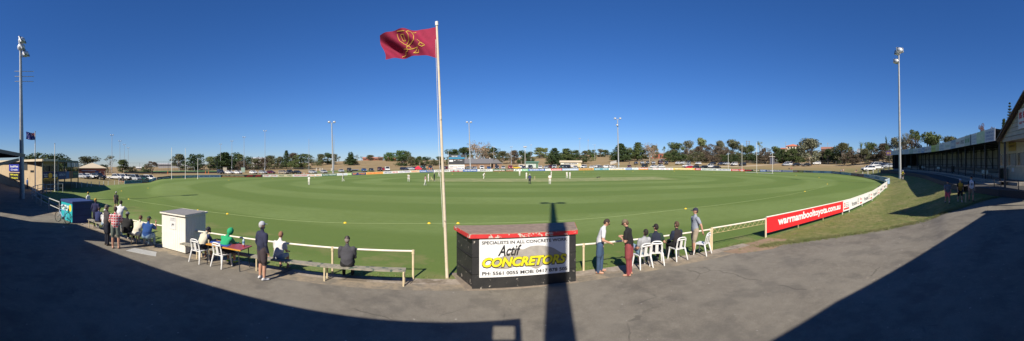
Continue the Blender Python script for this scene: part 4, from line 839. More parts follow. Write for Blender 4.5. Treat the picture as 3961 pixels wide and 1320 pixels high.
for a, b, bg, s, tc, lb in PB:
    m = MB(); wb(m, a, b, .01, .99, 1.62, 2.72, .03, 0); pn = shift(m).build('balcony_banner', cm(bg, .6), t); pn['label'] = lb+' on the balcony rail'
    if s:
        M, L = wframe(a*.999, b*.999); q = MB(); nn = s.split('  ')
        if len(nn) == 2:
            text_mb(q, 'SOUTH', L*.06, L*.3, 2.25, 2.45, -.06, .03, M=M); text_mb(q, 'WEST', L*.08, L*.3, 1.98, 2.18, -.06, .03, M=M); text_mb(q, 'MILK', L*.66, L*.97, 2.0, 2.4, -.06, .05, M=M)
            e = MB(); e.add([(L*.48+.38*cos(2*pi*k/18), -.06, 2.2+.38*sin(2*pi*k/18)) for k in range(18)], [tuple(range(18))], M)
            e.add([(0.02,-.055,1.66),(L*.98,-.055,1.66),(L*.98,-.055,2.0),(L*.8,-.055,1.8),(L*.5,-.055,1.75),(L*.2,-.055,1.9),(.02,-.055,1.8)], [tuple(range(7))], M); shift(e).build('emblem', cm((.85,.45,.04),.6), pn)
        else: text_mb(q, s, L*.1, L*.9, 2.1, 2.5, -.05, .02, M=M)
        shift(q).build('lettering', cm(tc, .6), pn)
for k in range(5):
    u0 = k/5; m = MB(); wb(m, f4, f5, u0+.01, u0+.02, 2.72, 4.15, .04, 0); wb(m, f4, f5, u0+.01, u0+.2, 3.35, 3.4, .04, 0); shift(m).build('balcony_frame', mat('green_post', (.08,.11,.10), .6), t)
    if k >= 2: m = MB(); wb(m, f4, f5, u0+.025, u0+.195, 3.42, 4.1, .02, .01); shift(m).build('wind_panel', mat('frosted_panel', (.35,.37,.38), .3), t)
for (x0, x1, y0, y1, bg, l1, l2, tc, lb) in ((37,76,636,663,(.02,.03,.35),'SouthWest','Credit',WHT,'blue credit union sign on the beige clubhouse wall'),(38,76,669,695,(.015,.015,.02),'R&M security','PHONE: 0408 527 784',(.8,.75,.05),'black security sign with yellow lettering below the blue one')):
    A = Vector(C0); Bv = Vector(C2)
    def uat(x):
        s_ = P(x, 1); dx = Bv-A; den = dx.x*s_.y-dx.y*s_.x; return (A.y*s_.x-A.x*s_.y)/den
    ua, ub = uat(x0), uat(x1); pa, pb2 = A+(Bv-A)*ua, A+(Bv-A)*ub; dm = (pa+pb2).length/2
    tt = thing('wall_sign', lb, 'sign', (pa.x, pa.y, ZP(y1, dm)), atan2((pb2-pa).y, (pb2-pa).x)); L = (pb2-pa).length; hh = (y1-y0)*dm/F
    MB().box(0,-.12,0,L,-.03,hh).build('panel', cm(bg,.4), tt)
    q = MB(); text_mb(q, l1, L*.14, L*.92, hh*.55, hh*.85, -.13, .04); text_mb(q, l2, L*.2, L*.88, hh*.12, hh*.36, -.13, .03); q.build('lettering', cm(tc,.5), tt)
# --- near left stand canopy
cA = P(94, 29.5); cB = P(-240, 24.0); zt = ZP(598, 29.5)
t = thing('stand_canopy', 'dark sloping canopy end of the left stand, cut by the photo edge', 'canopy', (cA.x, cA.y, 0)); ux = (cB-cA).normalized(); nb = Vector((ux.y, -ux.x, 0)); nb = nb if nb.dot(cA) > 0 else -nb
z1_ = ZP(565, 27.0)
def cpt(s, back, z): q = ux*s+nb*back; return (q.x, q.y, z)
m = MB(); L = (cB-cA).length; W_ = 7
sl = (z1_-zt)/3.2
m.add([cpt(0,0,zt-.13),cpt(L,0,zt+sl*L*.6-.13),cpt(L,W_,zt+sl*L*.6-.13),cpt(0,W_,zt-.13),cpt(0,0,zt),cpt(L,0,zt+sl*L*.6),cpt(L,W_,zt+sl*L*.6),cpt(0,W_,zt)], [(0,3,2,1),(4,5,6,7),(0,1,5,4),(1,2,6,5),(2,3,7,6),(3,0,4,7)]); m.build('roof', mat('canopy_iron', (.06,.06,.062), .6), t)
m = MB(); m.bar(cpt(-.05,-.06,zt-.12), cpt(L,-.06,zt+sl*L*.6-.12), .05, .30); m.build('fascia', mat('weathered_grey_board', (.30,.26,.21), .8), t)
m = MB(); m.bar(cpt(.3,.4,zt-.45), cpt(6,.4,zt-1.5), .1, .25); m.build('brace', mat('weathered_grey_board', (.30,.26,.21), .8), t)
for k in range(6):
    m = MB(); m.bar(cpt(.6+k*1.1,.1,zt-.26+sl*.6*(.6+k)), cpt(.6+k*1.1,W_,zt-.26+sl*.6*(.6+k)), .08, .14); m.build('rafter', DSTEEL, t)
# --- grandstand roofs behind the camera that shade the asphalt
def shade_roof(name, lbl, poly, Z, th=.25, hole=None, posts=(), wall=None):
    off_ = _sd*(Z/math.tan(SUN_EL)); pl = [(x-off_.x, y-off_.y) for x, y in poly]
    t = thing(name, lbl, 'building', (pl[0][0], pl[0][1], 0)); q = [(x-pl[0][0], y-pl[0][1]) for x, y in pl]
    m = MB()
    if hole:
        hx = [(x-off_.x-pl[0][0], y-off_.y-pl[0][1]) for x, y in hole]; vi = [Vector(p) for p in q]+[Vector(p) for p in hx]; n = len(q)
        ed = [(i, (i+1) % n) for i in range(n)]+[(n+i, n+(i+1) % 4) for i in range(4)]
        v_, e_, f_, *_r = delaunay_2d_cdt(vi, ed, [], 0, 1e-5)
        pa = np.array([[sum(v_[i].x for i in f)/3, sum(v_[i].y for i in f)/3] for f in f_]); ok = inside(q, pa) & ~inside(hx, pa)
        k = len(v_); m.add([(v.x, v.y, Z) for v in v_]+[(v.x, v.y, Z-.05) for v in v_], [tuple(f) for f, g in zip(f_, ok) if g]+[tuple(i+k for i in f)[::-1] for f, g in zip(f_, ok) if g])
    else: m.slab(q, Z-th, Z)
    m.build('roof', GREYROOF, t)
    if wall: MB().slab([(x-pl[0][0], y-pl[0][1]) for x, y in wall], 0, Z-.3).build('wall', BRICK, t)
    for p in posts: MB().tube((p[0]-pl[0][0], p[1]-pl[0][1], 0), (p[0]-pl[0][0], p[1]-pl[0][1], Z-.1), .1).build('post', DSTEEL, t)
    return t
shade_roof('grandstand', 'main grandstand roof the photo is taken in front of', [(.2,7.63),(-15.2,4.6),(-13.8,6.6),(-19.6,5.5),(-20.9,2.96),(-23.5,1.1),(-40,-3),(-40,-22),(.2,-14)], 7.0, hole=[(-.40,7.30),(.06,7.31),(.06,6.70),(-.38,6.68)], wall=[(-.9,-4.2),(-16,-6.6),(-27,-10),(-40,-14),(-40,-28),(-.9,-24)])
shade_roof('clubrooms', 'clubrooms roof behind the camera shading the asphalt on the right', [(3.9,4.75),(7,4.9),(13,4.5),(18.6,4.0),(18.6,4.3),(19.3,4.25),(19.5,1.0),(21,.6),(21,-14),(3.9,-14)], 7.0, wall=[(3.2,-5.5),(18,-6),(18,-22),(3.2,-22)])
shade_roof('left_stand', 'tall left stand roof out of the picture that shades the terrace', [(-28.0,11.2),(-42.6,11.5),(-47,8.2),(-69,3.3),(-70,-6),(-27,-6),(-26.4,1.2),(-24.9,5.4)], 9.0, wall=[(-30,-4),(-60,-10),(-60,-16),(-30,-16)])
# --- small far buildings
def gable_building(name, lbl, cat, x0, x1, d, ytop, yeave, wallm, roofm, depth=8, hip=False, extra=None, yb=None):
    a, b = GP(x0, d), GP(x1, d); rz = atan2(b.y-a.y, b.x-a.x); L = (b-a).to_2d().length; z0 = min(a.z, b.z)-.5; he = ZP(yeave, d)-z0; ht = ZP(ytop, d)-z0
    t = thing(name, lbl, cat, (a.x, a.y, z0), rz)
    MB().box(0,0,0,L,depth,he).build('wall', wallm, t)
    r = MB(); k = depth/2 if hip else .0; e = .5
    vs = [(-e,-e,he),(L+e,-e,he),(L+e,depth+e,he),(-e,depth+e,he),(min(k, L/2-.2),depth/2,ht),(max(L-k, L/2+.2),depth/2,ht)]
    if not hip: vs[4] = (-e,depth/2,ht); vs[5] = (L+e,depth/2,ht)
    vs += [(x,y,z-.15) for x,y,z in vs[:4]]
    r.add(vs, [(0,1,5,4),(2,3,4,5),(3,0,4),(1,2,5),(6,7,1,0),(7,8,2,1),(8,9,3,2),(9,6,0,3),(9,8,7,6)]); r.build('roof', roofm, t)
    return t, L, he, ht
t, L, he, ht = gable_building('brick_hut', 'red brick hut with pale cream hipped roof behind the parked cars', 'hut', 305, 408, 118, 630, 650, BRICK, CREAMROOF, 9, True)
MB().box(L*.62,-.05,.4,L*.74,.02,2.3).build('door', cm((.03,.06,.2),.5), t); MB().box(L*.1,-.04,2.2,L*.65,.02,2.5).build('name_strip', cm((.5,.5,.5),.5), t)
for k in (L+.3,): MB().tube((k,-.3,0),(k,-.3,he),.08).build('post', CREAMF, t)
t, L, he, ht = gable_building('white_house', 'small distant white-roofed house left of the left goal posts', 'house', 527, 545, 230, 645, 650, cm((.6,.58,.5)), cm((.7,.68,.62),.5,'roof'), 10)
t, L, he, ht = gable_building('long_shed', 'long grey shed roof beyond the hockey pitch', 'shed', 612, 700, 230, 631, 636, cm((.42,.4,.38)), cm((.45,.45,.44),.6,'roof'), 14)
t, L, he, ht = gable_building('low_shed', 'second lower grey shed beyond the hockey pitch, nearer the big round tree', 'shed', 712, 762, 235, 636, 641, cm((.36,.34,.33)), cm((.38,.38,.38),.6,'roof'), 12)
t, L, he, ht = gable_building('white_shed_far', 'white roofed building showing between the trees behind the tallest paddock pole', 'building', 972, 1034, 245, 609, 614, cm((.6,.58,.55)), cm((.7,.68,.65),.5,'roof'), 12)
MB().box(L*.4,-.05,1,L*.5,.02,2).build('window', DARKW, t)
t, L, he, ht = gable_building('equipment_shed', 'small grey equipment shed right of the black off-roader', 'shed', 1360, 1384, 152, 655, 656.5, cm((.12,.12,.13),.7), cm((.2,.2,.21),.6,'roof'), 3)
t, L, he, ht = gable_building('brick_school', 'low red brick school building on the left hilltop', 'building', 1403, 1480, 318, 607, 613, BRICK, cm((.45,.22,.14),.7,'roof'), 14)
for k in range(5): MB().box(L*(.08+k*.18),-.05,he*.45,L*(.18+k*.18),.02,he*.8).build('window', DARKW, t)
t, L, he, ht = gable_building('brick_house', 'smaller red brick building right of the hilltop school', 'house', 1489, 1533, 315, 608, 614, BRICK, cm((.38,.14,.09),.7,'roof'), 12)
for k in range(3): MB().box(L*(.1+k*.3),-.05,he*.45,L*(.25+k*.3),.02,he*.8).build('window', DARKW, t)
t, L, he, ht = gable_building('changing_rooms', 'long brown brick changing rooms with grey tiled roof right of the scoreboard', 'building', 1797, 1905, 168, 613, 632, BROWNB, GREYROOF, 10)
for k in (.15,.42,.9): MB().box(L*k,4.2,ht-.15,L*k+.5,4.8,ht+.5).build('roof_vent', cm((.55,.52,.45),.6), t)
MB().box(L*.44,-.06,0,L*.45,.0,he).build('downpipe', DSTEEL, t)
g = MB(); g.add([(L*.9,-3,he-.1),(L+5,-3,he-.1),(L+5,8,he-.1),(L*.9,8,he-.1),(L*.9+1.5+(L*.1+5)/2-1.5,-3,ht-.3),(L*.9+(L*.1+5)/2,8,ht-.3)],[(0,4,5,3),(1,2,5,4),(0,1,4),(2,3,5),(3,2,1,0)]); g.build('porch_roof', GREYROOF, t)
MB().box(L+.2,-2.6,0,L+4.6,6,he-.15).build('porch_wall', BROWNB, t); MB().tube((L*.93,-2.7,0),(L*.93,-2.7,he),.15).build('post', CREAMF, t); MB().box(L+1.2,-2.66,1.7,L+2.2,-2.58,2.5).build('window', DARKW, t)
t, L, he, ht = gable_building('green_shed', 'green metal shed with a white sign behind the parked cars', 'shed', 2034, 2082, 160, 624, 628, cm((.10,.19,.12),.6), cm((.13,.25,.16),.5,'roof'), 5)
MB().box(L*.02,-.06,he*.2,L*.8,-.01,he*.75).build('sign', cm((.65,.68,.64),.5), t); q = MB(); text_mb(q, 'TOP N CO', L*.05, L*.76, he*.5, he*.7, -.07, .03); text_mb(q, 'SERVICES CC', L*.3, L*.76, he*.25, he*.4, -.07, .03); q.build('lettering', cm((.03,.15,.08)), t)
t, L, he, ht = gable_building('kiosk', 'cream kiosk with ribbed roof and a long roofing sign', 'kiosk', 2168, 2248, 163, 621, 627.5, cm((.6,.5,.3),.7), CREAMROOF, 4)
MB().box(L*.02,-.12,he-1.1,L*.86,-.02,he-.25).build('sign', cm((.7,.68,.6),.5), t); q = MB(); text_mb(q, 'SOUTH WEST ROOFING', L*.17, L*.8, he-.95, he-.4, -.14, .05); q.build('lettering', cm((.05,.05,.08)), t)
MB().box(L*.3,-.04,he-2.4,L*.7,.02,he-1.3).build('servery_window', cm((.5,.5,.5)), t)
t, L, he, ht = gable_building('long_school', 'long red brick school wing behind the trees on the right', 'building', 2522, 2606, 262, 590, 594, BRICK, cm((.4,.36,.32),.7,'roof'), 14)
for k in range(6): MB().box(L*(.05+k*.16),-.05,he*.4,L*(.12+k*.16),.02,he*.75).build('window', DARKW, t)
t, L, he, ht = gable_building('ticket_booth', 'small dark ticket booth beside the road in from the right', 'booth', 2978, 2995, 186, 605, 606.5, cm((.10,.10,.12),.7), cm((.55,.5,.42),.6,'roof'), 2.5)
MB().box(L*.3,-.03,.8,L*.7,.02,he-.3).build('door', cm((.05,.06,.1)), t)
t, L, he, ht = gable_building('tiled_house', 'cream two-storey house with orange tiled roof above the trees', 'house', 3042, 3092, 250, 556, 565, cm((.62,.56,.42),.8), cm((.6,.19,.1),.7,'roof'), 12, True)
for k in range(4): MB().box(L*(.1+k*.22),-.05,he-2.0,L*(.22+k*.22),.02,he-.7).build('window', DARKW, t)
MB().box(L*.02,-1.2,he-2.6,L*.98,-.1,he-2.4).build('balcony', cm((.6,.58,.5)), t); MB().box(L*.02,-1.2,0,L*.05,-1.0,he-2.6).build('post', CREAMF, t)
t, L, he, ht = gable_building('low_tiled_house', 'lower wing with orange tiles left of the cream two-storey house', 'house', 3022, 3042, 245, 571, 575, cm((.55,.48,.38),.8), cm((.6,.2,.1),.7,'roof'), 9)
t, L, he, ht = gable_building('gabled_house', 'house with dull brown-red gables above the trees left of the boundary bend', 'house', 3178, 3222, 245, 567, 577, cm((.3,.2,.14),.8), cm((.34,.16,.11),.7,'roof'), 10)
MB().box(L*.3,-.06,he-1.2,L*.5,.02,he-.3).build('window', cm((.55,.5,.4)), t)
t, L, he, ht = gable_building('grey_roof_house', 'house with steep grey roof glimpsed behind the dark trees right of the palm', 'house', 3318, 3338, 200, 574, 590, cm((.35,.33,.3),.8), cm((.3,.32,.34),.6,'roof'), 8)
# --- scoreboard
a = GP(1736, 150); b = GP(1797, 150); rz = atan2(b.y-a.y, b.x-a.x); L = (b-a).to_2d().length; z0 = a.z-.4; S_ = 150/F
zz = lambda y: ZP(y, 150)-z0
t = thing('scoreboard', 'black scoreboard with blue stripe and white sponsor panel underneath', 'scoreboard', (a.x, a.y, z0), rz)
MB().box(0,.1,0,L,1.2,zz(613)).build('housing', cm((.04,.04,.045),.6), t); MB().box(-.02,-.05,zz(611),L+.02,.6,zz(599)).build('top_panel', cm((.05,.055,.06),.6), t)
MB().box(0,-.08,zz(613.3),L,.08,zz(610.4)).build('blue_stripe', cm((.05,.45,.75),.5), t); MB().box(-.02,-.05,zz(656),L+.02,.09,zz(639)).build('sponsor_panel', cm((.72,.70,.66),.5), t)
MB().box(0,-.04,zz(639),L,.09,zz(637.2)).build('ledge', cm((.7,.66,.55),.6), t)
q = MB(); text_mb(q, 'SINCLAIR', L*.18, L*.56, zz(606.8), zz(603), -.07, .03); q.build('lettering', cm((.7,.72,.75),.5), t); q = MB(); [q.box(L*(.57+.035*k),-.07,zz(606.5+k%2),L*(.59+.035*k),-.06,zz(600.8+1.2*(k%3))) for k in range(6)]; q.build('blue_mark', cm((.05,.3,.65),.5), t)
for s, u0, u1, y0, y1, c_ in (('68',.33,.42,622,619,(.8,.8,.8)),('4',.57,.61,622,619,(.8,.8,.8)),('131',.69,.84,622,619,(.8,.8,.8)),('BATSMEN',.44,.66,618.2,617,(.5,.5,.5)),('BOWLER 12',.03,.24,632,629.5,(.02,.02,.02)),('OVERS 34',.42,.66,631.5,629.2,(.02,.02,.02))):
    q = MB(); text_mb(q, s, L*u0, L*u1, zz(y0), zz(y1), .085, .04); q.build('score_figures', cm(c_, .5), t)
MB().box(L*.03,.05,zz(626.2),L*.27,.09,zz(619)).build('name_board', cm((.7,.7,.68),.5), t)
for s, u0, u1, y0, y1, c_ in (('ONSITE',.05,.3,648,644,(.03,.05,.1)),('rentals',.32,.55,648,644,(.6,.2,.2)),('South West',.6,.95,646.5,643.5,(.1,.1,.1)),('COAST FM',.45,.95,654.5,650.5,(.03,.06,.25)),('Rowan',.05,.28,653,650,(.6,.2,.2))):
    q = MB(); text_mb(q, s, L*u0, L*u1, zz(y0), zz(y1), -.06, .04); q.build('sponsor_lettering', cm(c_, .5), t)
light_pole(1734, 150, 586, 'thin white pole at the left edge of the scoreboard', .07, .05, 0, col_=WPAINT, box=False, name='flag_pole')
# --- gazebo
c = GP(1617, 150); t = thing('gazebo', 'red pop-up gazebo beside the parked cars', 'gazebo', c, -PH(1617)); z1g = ZP(653.5,150)-c.z; z2 = ZP(641.5,150)-c.z; s = 1.8
MB().add([(-s,-s,z1g),(s,-s,z1g),(s,s,z1g),(-s,s,z1g),(0,0,z2),(-s,-s,z1g-.25),(s,-s,z1g-.25),(s,s,z1g-.25),(-s,s,z1g-.25)],[(0,1,4),(1,2,4),(2,3,4),(3,0,4),(5,6,1,0),(6,7,2,1),(7,8,3,2),(8,5,0,3)]).build('canopy', cm((.65,.02,.05),.7,'cloth'), t)
for i, j in ((-1,-1),(1,-1),(1,1),(-1,1)): MB().tube((i*s*.97,j*s*.97,0),(i*s*.97,j*s*.97,z1g),.03).build('leg', DSTEEL, t)
# --- hockey fences, cages
def mesh_fence(name, lbl, pts, h, step, mt, rails=(0.02, .5, 1.0), r=.05, vert=0):
    o_ = pts[0]; t = thing(name, lbl, 'fence', o_); k = 0
    for a, b in zip(pts[:-1], pts[1:]):
        n = max(1, round((b-a).length/step))
        for i in range(n): p = a+(b-a)*i/n-o_; MB().tube(p+Vector((0,0,-.3)), p+Vector((0,0,h)), r, r, 6).build('post', mt, t)
        m = MB()
        for f in rails: m.tube(a-o_+Vector((0,0,h*f)), b-o_+Vector((0,0,h*f)), r*.5, r*.5, 5)
        if vert:
            nv = int((b-a).length/vert)
            for i in range(nv): p = a+(b-a)*i/nv-o_; m.tube(p+Vector((0,0,.02)), p+Vector((0,0,h)), r*.22, r*.22, 3)
        m.build('wire_panel', mt, t)
    p = pts[-1]-o_; MB().tube(p+Vector((0,0,-.3)), p+Vector((0,0,h)), r, r, 6).build('post', mt, t); return t
DF = mat('dark_wire', (.05,.06,.07), .6); GF = mat('grey_wire', (.30,.29,.28), .6)
mesh_fence('hockey_fence', 'tall dark wire fence in front of the hockey pitch', [GP(607,146), GP(700,147), GP(800,150), GP(840,152)], 5.2, 5.5, DF, (.02,.3,.62,1.0), .06, .9)
mesh_fence('hockey_fence', 'tall dark wire fence along the far side of the hockey pitch', [GP(480,184), GP(600,186), GP(700,186), GP(790,188)], 4.2, 8, DF, (.05,.5,1.0), .06, 1.6)
MB_ = MB(); pA = GP(480,147); pts_ = [GP(x, 146.5) for x in (480,560,640,720,800,840)]; [MB_.bar(a-pA+Vector((0,0,.35)), b-pA+Vector((0,0,.35)), .08, .7) for a, b in zip(pts_[:-1], pts_[1:])]
tag(MB_.build('kick_board', BLKP), 'low black kick board at the front of the hockey pitch', 'kick board').location = pA
mesh_fence('cage_fence', 'dense wire cage fence behind the car row left of the tallest paddock pole', [GP(838,158), GP(900,158), GP(1000,158)], 2.6, 4, DF, (.02,.5,1.0), .05, .35)
for x, lb in ((870,'left cream cabinet in the wire cage'),(940,'right pale green cabinet in the wire cage')):
    c = GP(x,157); MB0 = MB().box(-.9,-.4,0,.9,.4,2.3).box(-1,-.5,2.3,1,.5,2.4); ob = tag(MB0.build('cabinet', cm((.5,.45,.35) if x == 870 else (.3,.4,.32),.6), bevel=.02), lb, 'cabinet'); ob.location = c; ob.rotation_euler = (0,0,-PH(x))
for x, d, lb in ((679,170,'left white hockey goal frame'),(738,172,'right pale hockey goal frame')):
    c = GP(x,d); m = MB(); [m.tube((i*1.8,0,0),(i*1.8,0,2.1),.06) for i in (-1,1)]; m.tube((-1.8,0,2.1),(1.8,0,2.1),.06); m.tube((-1.8,1,0),(1.8,1,0),.05); [m.tube((i*1.8,0,0),(i*1.8,1,0),.05) for i in (-1,1)]
    ob = tag(m.build('hockey_goal', WPAINT), lb, 'goal', 'hockey goals'); ob.location = c; ob.rotation_euler = (0,0,-PH(x))
for x, lb in ((649,'leftmost orange upright marker before the hockey fence'),(795,'middle orange upright marker before the hockey fence'),(807,'rightmost orange upright marker before the hockey fence')):
    ob = tag(MB().tube((0,0,0),(0,0,1.3),.14,.08,8).box(-.25,-.25,0,.25,.25,.06).build('orange_marker', cm((.75,.18,.04),.6)), lb, 'marker', 'orange markers'); ob.location = GP(x,138)
mesh_fence('paddock_fence', 'thin wire fence round the paddock below the big round tree', [GP(1128,176), GP(1190,172), GP(1240,172), GP(1290,176), GP(1360,186)], 1.6, 8, GF, (.4,.7,1.0), .04)
mesh_fence('road_fence', 'long wire fence along the gravel track on the right', [GP(3066,186), GP(3130,186), GP(3200,178), GP(3270,168), GP(3330,156), GP(3440,150)], 2.0, 6, GF, (.05,.5,1.0), .05, 1.2)
mesh_fence('park_fence', 'wire fence under the trees left of the ticket booth', [GP(2470,192), GP(2600,194), GP(2760,192), GP(2900,190), GP(2965,188)], 1.7, 9, GF, (.4,.7,1.0), .04)
mesh_fence('hut_fence', 'pale fence panel between the brick hut and the cream ute', [GP(388,112), GP(420,114), GP(446,116)], 1.8, 2.2, GF, (.02,.5,1.0), .06)
MB_ = mesh_fence('gate_rail', 'short white gate beside the dark cars left of the wide gum tree', [GP(3096,170), GP(3118,171)], 1.3, 4, WPAINT, (.6,1.0), .07)
for x, d, yt, yb, lb in ((2275,420,538,600,'tall radio mast far behind the trees'),(3039,230,548,590,'timber power pole beside the orange-roofed house'),(3202,230,552,590,'power pole beside the gabled house')):
    c = GP(x,d); top = ZP(yt,d)-c.z; m = MB().tube((0,0,0),(0,0,top),.18 if d < 400 else .25,.1,8); 
    if d < 400: m.bar((-1.1,0,top-.6),(1.1,0,top-.6),.1,.12)
    else: [m.bar((-.8,0,top-k),(.8,0,top-k),.3,.5) for k in (2,14,16)]
    tag(m.build('radio_mast' if d > 400 else 'power_pole', cm((.35,.33,.3),.8)), lb, 'mast' if d > 400 else 'power pole').location = c
c = GP(2893,240); m = MB(); tp = ZP(545,240)-c.z; [m.tube((i*1.3,0,0),(i*1.3,0,tp),.16) for i in (-1,1)]; [m.bar((-2,0,tp-k),(2,0,tp-k),.15,.2) for k in (.4,2.2)]
tag(m.build('power_pole', cm((.2,.18,.16),.8)), 'twin-legged power pole between the right goal posts', 'power pole').location = c
# --- flags and flagpoles
def flag_mesh(W, Hh, nu, nv, amp, droop, sheet):
    vs = []
    for j in range(nv+1):
        for i in range(nu+1): vs.append(sheet(i/nu, j/nv))
    return vs, [(j*(nu+1)+i, j*(nu+1)+i+1, (j+1)*(nu+1)+i+1, (j+1)*(nu+1)+i) for j in range(nv) for i in range(nu)]
b = G(1730, 1079); d = hypot(b.x, b.y); top = P(1689, d, ZP(84, d)); of = top-b
t = thing('flagpole', 'peeling cream flagpole left of the black shelter, leaning slightly left', 'flagpole', b)
MB().tube((0,0,-.05), of*.5, .052, .042, 14).tube(of*.5, of*.985, .042, .034, 14).build('pole', mat('peeling_cream', (.62,.55,.42), .6, c2=(.56,.47,.33), scale=5, wear=(.25,.2,.14), wscale=9, wamt=.62), t, True)
MB().tube(of*.985, of, .05, .05, 12).build('pole_cap', WPAINT, t)
MB().path([of*.93+Vector((-.05,-.03,0)), of*.5+Vector((-.09,-.04,0)), of*.2+Vector((-.05,-.05,0))], .006, 5).build('halyard', WPAINT, t)
SR = d/F; aa = PH(1700); rt = Vector((cos(aa), -sin(aa), 0)); fw = Vector((sin(aa), cos(aa), 0))
def fpt(px, py, dep=0): # point in the flag plane by pixel offset from pole top
    return of+rt*((px-1689)*SR)+Vector((0,0,(84-py)*SR))+fw*dep
def sheet(u, v):
    x0 = 1690+(v*6); xl = 1467+22*v-6*sin(v*6); x = x0+(xl-x0)*u
    yt_ = 105+(-0)*u+ 9*sin(u*3.0)+ (32*u*u) - 8*u ; yb_ = 226-12*sin(u*3.1)+2*u
    y = yt_+(yb_-yt_)*v
    dep = .16*sin(u*7.2+v*3.2)*min(1, u*3)+.07*sin(u*19+v*8)*min(1,u*2) - .15*u*(1-v)
    return fpt(x, y, dep)
MRN = mat('maroon_flag_cloth', (.30,.012,.05), .85, c2=(.22,.009,.038), scale=3); 
nvv, nff = flag_mesh(1,1,46,22,0,0,sheet)
ft = tag(MB().build('x', MRN), '', ''); bpy.data.objects.remove(ft)
ft = thing('club_flag', 'maroon club flag with yellow outlined monogram blowing left from the flagpole', 'flag', b)
fm = MB().add(nvv, nff).build('cloth', MRN, ft, True)
EM = [[(.50,.10),(.44,.13),(.40,.30),(.42,.48),(.52,.60),(.58,.66),(.58,.80),(.62,.80),(.62,.90),(.70,.92)],[(.47,.12),(.52,.15),(.49,.28),(.50,.45),(.56,.56)],
      [(.42,.16),(.36,.08)],[(.64,.70),(.55,.76),(.45,.74),(.38,.72),(.42,.84),(.47,.90),(.37,.90),(.37,.80)],[(.30,.55),(.36,.66),(.30,.72),(.24,.62),(.30,.55)],[(.36,.46),(.28,.62)],[(.62,.20),(.60,.42),(.56,.44),(.57,.22),(.62,.20)],[(.55,.12),(.68,.06)],[(.68,.14),(.66,.40),(.60,.55),(.50,.70)]]
em = MB()
def spt(u, v, o_): 
    p = sheet(u, v); return p-fw*o_
for side in (.012, -.012):
    for pl in EM:
        for (u0, v0), (u1, v1) in zip(pl[:-1], pl[1:]):
            n = max(2, int(hypot(u1-u0, v1-v0)/.03)); du, dv = u1-u0, (v1-v0); Ln = hypot(du*1.8, dv); wu, wv = -dv/Ln*.012/1.0*.42, du*1.8/Ln*.013
            for k in range(n):
                a0, a1 = k/n, (k+1)/n; q = [(u0+du*a0-wu, v0+dv*a0-wv), (u0+du*a1-wu, v0+dv*a1-wv), (u0+du*a1+wu, v0+dv*a1+wv), (u0+du*a0+wu, v0+dv*a0+wv)]
                em.add([spt(x, y, side) for x, y in q], [(0,1,2,3)])
em.build('monogram', mat('yellow_print', (.7,.42,.06), .8), fm)
def small_pole(x, y, ytop, lbl, r=.06, d=None):
    b = G(x, y) if d is None else GP(x, d); d = hypot(b.x, b.y); h = ZP(ytop, d)-b.z; t = thing('flagpole', lbl, 'flagpole', b, 0, 'flagpoles by the clubhouse')
    MB().tube((0,0,-.2),(0,0,h),r,r*.7,10).build('pole', WPAINT, t, True); MB().tube((0,0,h),(0,0,h+.08),r*1.2,r*1.2,10).build('pole_cap', STEEL, t); return b, d, h
b1, d1, h1 = small_pole(136, 760, 511, 'white flagpole flying the small flag in front of the beige clubhouse', .065)
small_pole(212, 742, 557, 'bare white flagpole in front of the clubhouse balcony', .065)
S1 = d1/F; a1_ = PH(136); rt1 = Vector((cos(a1_), -sin(a1_), 0)); fw1 = Vector((sin(a1_), cos(a1_), 0))
def sheet1(u, v):
    x = -36*u+2*sin(v*3)*u; y = 3+27*v+3.0*sin(u*5)*u-2*u+2*u*v; return rt1*(x*S1)+Vector((0,0,h1-y*S1))+fw1*(.12*sin(u*7+v*2)*u)
ft = thing('national_flag', 'small blue national flag with stars and red crosses on the left flagpole', 'flag', b1)
v_, f_ = flag_mesh(1,1,20,12,0,0,sheet1); cl = MB().add(v_, f_).build('cloth', cm((.02,.03,.22),.8,'cloth'), ft, True)
def patch(mb, pts, o_): mb.add([sheet1(u, v)-fw1*o_ for u, v in pts], [tuple(range(len(pts)))])
wm, rm = MB(), MB()
def strip(mb, u0, v0, u1, v1, w_, o_):
    for k in range(4):
        a0, a1 = k/4, (k+1)/4; L_ = hypot(u1-u0, v1-v0); nx, ny = -(v1-v0)/L_*w_, (u1-u0)/L_*w_
        pts = [(u0+(u1-u0)*a0+nx, v0+(v1-v0)*a0+ny), (u0+(u1-u0)*a1+nx, v0+(v1-v0)*a1+ny), (u0+(u1-u0)*a1-nx, v0+(v1-v0)*a1-ny), (u0+(u1-u0)*a0-nx, v0+(v1-v0)*a0-ny)]
        patch(mb, pts, o_)
for o_ in (.012,):
    strip(wm,0,0,.5,.5,.045,o_); strip(wm,.5,0,0,.5,.045,o_); strip(wm,.25,0,.25,.5,.06,.016); strip(wm,0,.25,.5,.25,.07,.016)
    strip(rm,0,0,.5,.5,.018,.02); strip(rm,.5,0,0,.5,.018,.02); strip(rm,.25,0,.25,.5,.033,.024); strip(rm,0,.25,.5,.25,.04,.024)
for u, v, s in ((.25,.76,.09),(.75,.85,.055),(.62,.48,.05),(.75,.2,.05),(.88,.42,.05),(.8,.57,.03)):
    pts = [(u+s*.75*(1 if k % 2 == 0 else .45)*sin(2*pi*k/14), v+s*1.1*(1 if k % 2 == 0 else .45)*cos(2*pi*k/14)) for k in range(14)]
    for k in range(14): patch(wm, [(u, v), pts[k], pts[(k+1) % 14]], .014)
wm.build('stars_and_saltire', cm((.75,.75,.75),.8,'cloth'), cl); rm.build('red_cross', cm((.6,.03,.04),.8,'cloth'), cl)
